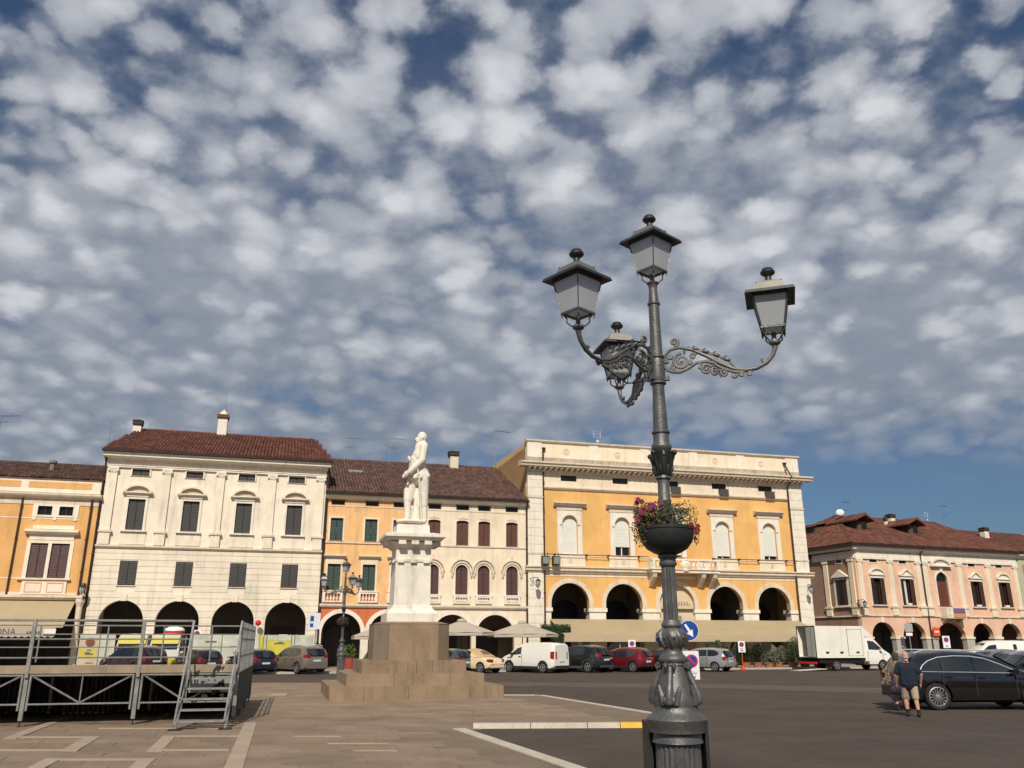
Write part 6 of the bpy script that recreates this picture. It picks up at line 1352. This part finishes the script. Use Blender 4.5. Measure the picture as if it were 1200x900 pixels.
HATCH = dict(top=[(0, .85), (.04, .95), (.25, 1.25), (.5, 1.42), (1.1, 1.5), (1.9, 1.48), (2.5, 1.32), (3.1, .98), (3.7, .85), (3.95, .7), (4.02, .5)], belt=[(0, .95), (3.1, .9), (4.02, .62)], W_=1.72, wheels=(.68, 3.2), wr=.31,
             side=[[(.55, 1.06, 1.25), (.85, .98, 1.35), (1.15, .97, 1.37)], [(1.2, .97, 1.37), (1.95, .95, 1.36)], [(2.0, .95, 1.36), (2.45, .94, 1.27), (2.85, .93, 1.05)]], rear=(.98, 1.33, .0, .27), front=(.98, 1.36, 3.1, 2.45), doors=(1.17, 1.98, 2.9), tailz=(.72, .95), plate=.6)
vehicle('parked_suv', 'beige grey SUV parked behind the small lamp, left of the monument', 'car', 'cars parked along the arcades', -13.37, 54.2, R(134), paint('beige', (.2, .17, .135)), lower=None, rails=True, tailz=(.95, 1.15), **SUV)
vehicle('parked_car', 'small dark blue hatchback parked just left of the beige SUV', 'car', 'cars parked along the arcades', -16.2, 53.6, R(134), paint('navy', (.008, .011, .03), metal=0), **HATCH)
vehicle('parked_car', 'dark hatchback seen over the stage stairs', 'car', 'cars parked along the arcades', -19.35, 53.0, R(136), paint('dark_grey', (.02, .02, .025)), **HATCH)
vehicle('parked_car', 'black car with maroon sides seen through the stage railing', 'car', 'cars parked along the arcades', -22.6, 52.2, R(148), paint('maroon', (.035, .01, .012)), **SUV)
vehicle('parked_car', 'grey blue car half hidden behind the right side of the monument steps', 'car', 'cars parked along the arcades', -4.0, 55.8, R(136), paint('slate', (.07, .085, .095)), **HATCH)
cm = paint('cream', (.72, .58, .38), .3, 0)
bt_ = vehicle('convertible', 'cream convertible with a closed tan fabric roof beside the white van', 'car', 'cars parked along the arcades', -2.05, row(-2.05) - .3, R(142), cm, top=[(0, .62), (.1, .8), (.35, .93), (.75, 1.0), (.9, 1.02), (1.3, 1.2), (1.8, 1.36), (2.25, 1.38), (2.7, 1.18), (2.95, 1.02), (3.5, .95), (3.9, .75), (4.08, .5)], belt=[(0, .78), (.5, .94), (3, .94), (4.08, .6)], W_=1.72, wheels=(.75, 3.27), wr=.33,
            side=[[(1.62, 1.0, 1.3), (1.9, .99, 1.36), (2.2, .98, 1.32), (2.5, .98, 1.18), (2.75, .98, 1.02)]], rear=None, front=(1.0, 1.36, 2.95, 2.3), doors=(1.6,), tailz=(.68, .84), plate=.42)
q = MB(); V = []; cx = [(.7, 1.0), (.95, 1.17), (1.3, 1.39), (1.8, 1.5), (2.2, 1.47), (2.4, 1.4)]
for xx, zt in cx:
    for j in range(9):
        a = math.pi * j / 8; V.append((xx, (.83 if xx < 1.55 else .79) * math.cos(a) * (1 - .16 * math.sin(a)), .95 + (zt + .012 - .95) * (math.sin(a) ** .55)))
q.add(V, [(i * 9 + j, i * 9 + j + 1, (i + 1) * 9 + j + 1, (i + 1) * 9 + j) for i in range(len(cx) - 1) for j in range(8)])
sw_ = q.build('fabric_roof', mat('roof_fabric_tan', (.48, .32, .17), .9, .06, 4, .1, 60), bt_, smooth=50); MB().add([(.88, -.3, 1.165), (.88, .3, 1.165), (1.2, .28, 1.375), (1.2, -.28, 1.375)], [(0, 1, 2, 3)]).build('rear_window', carglass, bt_)
for s in (-1, 1): MB().add([(1.58, s * .79, .99), (2.75, s * .8, .99), (2.5, s * .755, 1.18), (2.2, s * .71, 1.34), (1.85, s * .69, 1.39), (1.62, s * .71, 1.3)], [(0, 1, 2, 3, 4, 5)]).build('side_window', carglass, bt_)
vw = paint('white', (.78, .76, .7), .35, 0)
vehicle('white_van', 'white panel van parked between the cream convertible and the dark SUV', 'van', None, 1.95, row(1.95) - .6, R(138), vw, top=[(0, 1.7), (.04, 1.76), (.3, 1.84), (1.0, 1.87), (2.6, 1.85), (3.1, 1.7), (3.75, 1.2), (4.3, 1.02), (4.6, .78), (4.7, .55)], belt=[(0, 1.18), (3.5, 1.1), (4.7, .7)], W_=1.85, wheels=(.85, 3.75), wr=.33,
        side=[[(2.7, 1.15, 1.6), (3.05, 1.12, 1.52), (3.55, 1.1, 1.2)]], front=(1.2, 1.68, 3.7, 3.1), doors=(2.62, 3.6), tailz=(.85, 1.3), plate=.68, lower=trim, tumble=.16)
vehicle('parked_suv', 'black SUV with grey plastic trim parked right of the white van', 'car', 'cars parked along the arcades', 4.9, 57.0, R(136), paint('black', (.01, .012, .014), metal=0), lower=mat('plastic_grey', (.06, .06, .062), .7), tailz=(.98, 1.2), **SUV)
vehicle('parked_car', 'dark red crossover parked left of the street lamp', 'car', 'cars parked along the arcades', 7.94, 57.7, R(136), paint('red', (.17, .008, .014)), lower=trim, tailz=(.8, 1.15), **{k: v for k, v in dict(HATCH, top=[(a, b_ * 1.05) for a, b_ in HATCH['top']], W_=1.8, wr=.33, plate=.62).items() if k != 'tailz'})
vehicle('parked_car', 'dark car mostly hidden behind the foreground street lamp', 'car', 'cars parked along the arcades', 10.74, 58.1, R(136), paint('black2', (.012, .014, .016), metal=0), **HATCH)
WAG = dict(HATCH, top=[(0, .85), (.04, .95), (.3, 1.3), (.5, 1.45), (1.1, 1.53), (2.2, 1.5), (2.8, 1.34), (3.4, 1.0), (4.1, .88), (4.4, .72), (4.47, .5)], belt=[(0, .98), (3.5, .93), (4.47, .62)], wheels=(.8, 3.5), W_=1.8,
           side=[[(.5, 1.08, 1.25), (.8, 1.0, 1.38), (1.3, .99, 1.4)], [(1.36, .99, 1.4), (2.2, .98, 1.39)], [(2.26, .98, 1.39), (2.8, .97, 1.26), (3.15, .96, 1.06)]], front=(1.0, 1.4, 3.4, 2.75), doors=(1.33, 2.23, 3.2))
vehicle('parked_car', 'silver estate car parked right of the street lamp', 'car', 'cars parked along the arcades', 13.58, 58.7, R(140), paint('silver', (.42, .42, .42), .3, .5), **WAG)
# big dark estate in the right foreground
ch = chrome
bw = vehicle('estate_car', 'large shiny black estate car with chrome window line behind the man', 'car', None, 12.55, 26.0, R(0), paint('gloss_black', (.006, .0065, .008), .1, 0), top=[(0, .9), (.04, 1.04), (.2, 1.26), (.42, 1.5), (.7, 1.61), (1.4, 1.66), (2.3, 1.63), (2.9, 1.5), (3.6, 1.12), (4.2, 1.0), (4.55, .85), (4.66, .6)], belt=[(0, 1.06), (1, 1.04), (3.6, .99), (4.66, .72)], W_=1.89, wheels=(.93, 3.8), wr=.375,
     side=[[(.52, 1.085, 1.13), (.62, 1.08, 1.24), (.8, 1.075, 1.36), (1.12, 1.07, 1.46)], [(1.16, 1.07, 1.465), (1.6, 1.065, 1.5), (2.08, 1.06, 1.495)], [(2.14, 1.06, 1.49), (2.5, 1.05, 1.43), (2.95, 1.04, 1.26), (3.35, 1.03, 1.09)]],
     rear=(1.08, 1.48, .0, .38), front=(1.14, 1.5, 3.6, 2.95), doors=(1.14, 2.11, 3.3), nsp=15, rim_r=.72, tailz=(.85, 1.02), rails=True)
tp = [(.5, 1.09), (.62, 1.25), (.8, 1.37), (1.12, 1.475), (1.6, 1.515), (2.1, 1.505), (2.5, 1.445), (2.95, 1.275), (3.38, 1.08)]
for s in (-1, 1):
    def hy_(xx, z):
        w = 1.89 / 2 * (1 - .16 * max(0, 1 - min(xx, 4.66 - xx) / .35) ** 2 - .03 * max(0, 1 - min(xx, 4.66 - xx) / 1.2)); return w * .965 - (z - interp([(0, 1.06), (1, 1.04), (3.6, .99)], xx)) * .3
    MB().tube([(a, s * (hy_(a, b_) + .012), b_) for a, b_ in tp], .014, 5).build('chrome_strip', ch, bw); MB().tube([(.5, s * (hy_(.5, 1.07) + .012), 1.075), (2, s * (hy_(2, 1.05) + .012), 1.055), (3.38, s * (hy_(3.38, 1.03) + .012), 1.03)], .009, 5).build('chrome_strip', ch, bw)
# box truck with open rear doors
bwh = mat('box_white', (.78, .75, .66), .5, .05, 1.2, streak=.1); tk = vehicle('box_truck', 'white box truck with its rear doors open beside the yellow palace', 'truck', None, 22.55, 60.6, A, vw, top=[(0, 2.0), (.1, 2.2), (.35, 2.27), (.85, 2.15), (1.45, 1.48), (2.0, 1.18), (2.23, .88), (2.27, .5)], belt=[(0, 1.36), (1.25, 1.3), (2.27, .7)], W_=2.0, wheels=(-2.45, 1.3), wr=.34,
      side=[[(.27, 1.4, 2.0), (.75, 1.38, 1.95), (1.3, 1.36, 1.5)]], front=(1.5, 2.1, 1.45, .9), doors=(.2, 1.38), tailz=(.5, .6), lower=None, tumble=.1, plate=.5, zb=.36)
b_ = MB().box(0, 4.0, -1.05, -1.0, .85, 2.98).box(0, 4.0, 1.0, 1.05, .85, 2.98).box(0, 4.0, -1.0, 1.0, 2.93, 2.98).box(0, 4.0, -1.0, 1.0, .85, .92).box(3.95, 4.0, -1, 1, .92, 2.93).build('cargo_box', bwh, tk)
MB().box(.3, 3.6, -.9, .9, .5, .84).build('chassis', arch_d, tk)
q = MB()
for z in (.86, 2.96): q.box(-.03, .02, -1.06, 1.06, z - .03, z + .03)
for y_ in (-1.04, 1.04): q.box(-.03, .02, y_ - .03, y_ + .03, .86, 2.96)
q.build('door_frame', trim, tk)
d = MB().box(-.05, -.0, -1.02, -.1, .93, 2.9).build('rear_door', mat('door_inner', (.4, .42, .4), .5, .05, 2), tk); MB().box(-.07, -.05, -.7, -.64, 1.0, 2.8).build('door_bar', gry, d)
d = MB().add([(-.0, 1.07, .95), (.9, 1.14, .95), (.9, 1.14, 2.88), (0, 1.07, 2.88), (0, 1.11, .95), (.9, 1.18, .95), (.9, 1.18, 2.88), (0, 1.11, 2.88)], [(0, 1, 2, 3), (4, 5, 6, 7), (0, 1, 5, 4), (3, 2, 6, 7), (1, 2, 6, 5)]).build('rear_door', wht, tk)
d = MB().box(2.6, 3.75, -1.07, -1.05, 1.0, 2.75).build('side_door', bwh, tk); MB().box(2.58, 2.6, -1.075, -1.05, .98, 2.77).box(3.75, 3.77, -1.075, -1.05, .98, 2.77).box(2.58, 3.77, -1.075, -1.05, 2.75, 2.77).build('door_seal', trim, d)
for x_ in (.75, 1.9, 3.2): MB().box(x_, x_ + .25, -1.08, -1.05, 1.15, 1.27).build('side_latch', trim, tk)
MB().prism([(4.0, 2.3), (4.8, 2.3), (4.5, 2.6), (4.0, 2.95)], -.85, .85).build('wind_deflector', vw, tk)
q = MB(); q.box(-.1, 0, -1.0, 1.0, .45, .6).box(-.12, -.1, -1.0, -.6, .47, .58); q.build('rear_bar', redm, tk)
for o in list(bpy.data.objects):
    if o.parent is tk and any(o.name.startswith(p) for p in ('cargo_box', 'chassis', 'door_frame', 'rear_door', 'side_door', 'side_latch', 'wind_deflector', 'rear_bar')): o.location.x = -4.05
tg = thing('loading_ramp', 'pale metal ramp lying on the ground behind the box truck', 'ramp', (19.3, 59.8, 0), A); MB().prism([(0, .02), (2.2, .12), (2.2, .16), (0, .05)], -.5, .5).build('ramp_plate', mat('ramp_metal', (.55, .52, .45), .6, .1, 4), tg)
# market vans with yellow livery facing the square
vy = paint('van_yellow', (.55, .46, .05), .4, 0)
for k, (u, lb) in enumerate(((-26.75, 'white and yellow market van facing the square, left of the kiosk'), (-24.75, 'white and yellow market van facing the square beside the kiosk'))):
    mv = vehicle('market_van', lb, 'van', 'market vans before the white palace', *FP(u, -1.65)[:2], A - R(90), paint('dull_white', (.5, .5, .46), .4, 0), top=[(0, 2.2), (.04, 2.32), (.3, 2.42), (2.2, 2.42), (2.6, 2.25), (3.1, 1.5), (3.5, 1.15), (3.75, .9), (3.8, .5)], belt=[(0, 1.3), (3.0, 1.2), (3.8, .7)], W_=1.98, wheels=(.75, 2.95), wr=.34,
            side=[[(2.0, 1.25, 1.95), (2.5, 1.22, 1.85), (3.0, 1.2, 1.4)]], front=(1.3, 1.75, 3.25, 2.98), tailz=(.85, 1.3), tumble=.1)
    MB().prism([(2.68, 2.2), (2.98, 1.78), (3.02, 1.8), (2.72, 2.24)], -.82, .82).build('front_panel', vy, mv); MB().box(3.6, 3.83, -.85, .85, .62, .95).build('bonnet_panel', vy, mv)
# far cars by the pink palace
vehicle('far_van', 'white van roof showing over the shiny black estate car', 'van', None, 42.5, 72.5, R(180), vw, top=[(0, 1.7), (.04, 1.8), (.3, 1.98), (1.0, 2.02), (3.2, 2.0), (3.8, 1.8), (4.4, 1.25), (4.9, 1.05), (5.1, .6)], belt=[(0, 1.18), (4.2, 1.1), (5.1, .7)], W_=1.9, wheels=(.95, 4.1), wr=.33,
        side=[[(3.0, 1.15, 1.7), (3.6, 1.12, 1.62), (4.15, 1.1, 1.25)], [(1.3, 1.2, 1.72), (1.6, 1.2, 1.72)]], front=(1.25, 1.8, 4.35, 3.8), tailz=(.85, 1.3), tumble=.16)
for k, (x_, y_, hd_, c_, lb) in enumerate(((26.3, 42.5, R(200), (.3, .31, .32), 'silver hatchback at the right edge beyond the black estate car'), (29.5, 50.5, R(195), (.2, .21, .23), 'grey car right of the white van roof by the pink palace'), (24.2, 38.2, R(190), (.02, .02, .025), 'dark car at the right edge just behind the black estate car'))):
    vehicle('far_car', lb, 'car', 'cars standing in the square at the right', x_, y_, hd_, paint('far%d' % k, c_), **HATCH)

# the opposite side of the square, behind the camera: only seen mirrored in windows and car paint
opp = thing('opposite_terrace', 'terrace of shaded houses closing the square behind the viewer', 'houses', (-70, -48, 0), 0)
MB().wall(rect(0, 150, 0, 11), [rect(2 + k * 3.6, 3.3 + k * 3.6, z, z + 1.9) for k in range(40) for z in (4.6, 7.9)] + [archpoly(3.6 + k * 5.2, 3.4, .05, 2.2, 1.4, 8) for k in range(27)], -.4, 0).build('terrace_wall', orange2, opp)
MB().box(0, 150, -6, -4, 0, 11).build('inner_wall', dark_in2, opp); MB().prism([(-12, 11), (.8, 11), (-5.6, 14.4)], -1, 151, 'x').build('roof', tile_b, opp)
# ================================================================ PEOPLE
skin = mat('skin', (.5, .27, .18), .6, .08, 12, .05, 60); skin2 = mat('skin_head', (.62, .4, .3), .45, .05, 12)
def person(x, y, rz, label, group, shirt, shorts, hair, bald=True, bag=None, s=1.0, skirt=False, lean=.0):
    t = thing('person', label, 'person', (x, y, 0), rz, group); t.scale = (s, s, s)
    # faces +y; x to the right
    hx, hy0, hz = .02, .1, 1.5
    sh = {1: Vector((.19, .03, 1.32)), -1: Vector((-.19, .03, 1.32))}; el = {1: Vector((.33, -.06, 1.08)), -1: Vector((-.31, .02, 1.06))}; wr_ = {1: Vector((.31, .04, .85)), -1: Vector((-.29, .14, .84))}
    hip = {1: Vector((.1, 0, .84)), -1: Vector((-.1, 0, .84))}; kn = {1: Vector((.12, -.02, .46)), -1: Vector((-.11, .12, .47))}; an = {1: Vector((.14, -.1, .09)), -1: Vector((-.1, .08, .08))}
    q = MB(); q.cap((0, 0, .9), .15, (0, .02, 1.25), .16, .72).cap((-.13, .03, 1.3), .085, (.13, .03, 1.3), .085).cap((0, .04, 1.33), .06, (hx, .08, 1.44), .055)
    q.ell((hx, hy0, hz + .05), (.077, .095, .115), 14, 10).cap((hx, .16, 1.49), .05, (hx, .175, 1.46), .035).cap((hx, .185, 1.545), .014, (hx, .21, 1.52), .017)
    for e in (-1, 1):
        q.ell((hx + e * .078, .1, 1.54), (.014, .022, .034), 8, 6).cap(sh[e], .055, el[e], .042).cap(el[e], .042, wr_[e], .028)
        fw = (wr_[e] - el[e]).normalized(); q.cap(wr_[e], .027, wr_[e] + fw * .06, .034, .6)
        for j in range(4):
            b_ = wr_[e] + fw * .085 + Vector((0, (j - 1.5) * .019, 0)); q.cap(b_, .0095, b_ + fw * (.035 + .006 * (j in (1, 2))) , .009, 1, 6).cap(b_ + fw * .038, .009, b_ + fw * .06 + Vector((-e * .018, 0, 0)), .0075, 1, 6)
        b_ = wr_[e] + fw * .04 + Vector((0, .025, 0)); q.cap(b_, .011, b_ + fw * .035 + Vector((0, .022, 0)), .009, 1, 6)
        q.cap(hip[e], .095, kn[e], .06).cap(kn[e], .058, kn[e].lerp(an[e], .35), .058).cap(kn[e].lerp(an[e], .35), .058, an[e], .036).cap(an[e] + Vector((0, -.02, -.03)), .04, an[e] + Vector((0, .13, -.045)), .03)
    remeshed(q, 'body', skin, t, .009, 2)
    q = MB(); q.cap((-.12, 0, .84), .11, (.12, 0, .84), .11, 1.3).cap((-.13, .0, .9), .1, (-.13, .02, 1.25), .1, 1.3).cap((.13, .0, .9), .1, (.13, .02, 1.25), .1, 1.3).cap((0, .0, .93), .2, (0, .02, 1.22), .185, .8).cap((-.15, .03, 1.3), .09, (.15, .03, 1.3), .09).cap((0, .0, .84), .19, (0, 0, 1.0), .19, .8).cap((0, .03, 1.34), .075, (.0, .05, 1.385), .06)
    for e in (-1, 1): q.cap(sh[e], .08, sh[e].lerp(el[e], .82), .066)
    rn = random.Random(2)
    for k in range(10): a = rn.uniform(0, 6.28); q.cap((.17 * math.cos(a), .13 * math.sin(a), rn.uniform(.85, 1.2)), .03, (.15 * math.cos(a + .4), .12 * math.sin(a + .4), rn.uniform(.9, 1.25)), .02)
    remeshed(q, 'shirt', shirt, t, .016, 2)
    q = MB(); q.cap((0, 0, .82), .165, (0, 0, .92), .17, .8)
    for e in (-1, 1):
        if skirt: q.cap(hip[e] * .7 + Vector((0, 0, .2)), .13, kn[e] + Vector((0, 0, -.1)), .13)
        else: q.cap(hip[e], .115, kn[e] + Vector((0, 0, .03)), .095, .95)
    remeshed(q, 'shorts' if not skirt else 'skirt', shorts, t, .016, 2)
    for e in (-1, 1):
        q = MB(); q.cap(an[e] + Vector((0, -.03, -.035)), .048, an[e] + Vector((0, .15, -.05)), .038); o = remeshed(q, 'shoe', mat('shoe_dark', (.02, .018, .017), .7, .1, 12), t, .012, 2)
        MB().lathe([(.042, 0), (.044, .06), (.048, .12)], an[e].x, an[e].y, 12, .07).build('sock', mat('sock_dark', (.02, .02, .022), .9), t, smooth=50)
    if bald:
        q = MB(); ring(q, 0, 0, .07, .086, -.0, .03, 12) if False else None
        q = MB()
        for k in range(15):
            a = math.pi + math.pi * k / 14; q.ell((hx + .068 * math.cos(a), hy0 + .082 * math.sin(a), 1.515), (.014, .015, .034), 6, 5)
        q.build('hair', hair, t, smooth=60)
    else: q = MB(); q.ell((hx, hy0 - .02, hz + .075), (.093, .105, .115), 12, 8).ell((hx, hy0 - .05, hz - .0), (.08, .07, .09), 10, 7); q.build('hair', hair, t, smooth=60)
    return t
person(10.75, 23.85, R(-14), 'bald man in a navy polo shirt and beige shorts walking away beside the black car', 'two people by the black car', mat('cloth_navy', (.009, .015, .032), .9, .15, 10, .2, 80), mat('cloth_khaki', (.42, .34, .25), .9, .12, 10, .2, 80), mat('hair_white', (.5, .38, .3), .8), s=1.0)
person(11.4, 25.9, R(10), 'person in a beige top half hidden behind the man in the navy shirt', 'two people by the black car', mat('cloth_beige', (.12, .1, .08), .9, .15, 10), mat('cloth_grey', (.2, .19, .17), .9, .15, 10), mat('hair_brown', (.06, .04, .03), .8), bald=False, s=.97, skirt=True)
bg_ = thing('shoulder_bag', 'dark purple bag carried low at the left of the two people', 'bag', (11.22, 25.7, .48), .2); q = MB(); q.cap((-.1, 0, .1), .13, (.12, 0, .12), .13, .6).cap((-.08, 0, .28), .08, (.1, 0, .26), .08, .6); remeshed(q, 'bag_body', mat('bag_purple', (.02, .013, .035), .7, .15, 8), bg_, .02, 3); MB().tube([(-.12, 0, .3), (-.02, 0, .62), (.12, 0, .3)], .012, 5).build('strap', trim, bg_); MB().tube([(-.1, -.05, .02), (-.42, -.1, .12), (-.48, -.1, .2)], .022, 5).build('umbrella', trim, bg_)
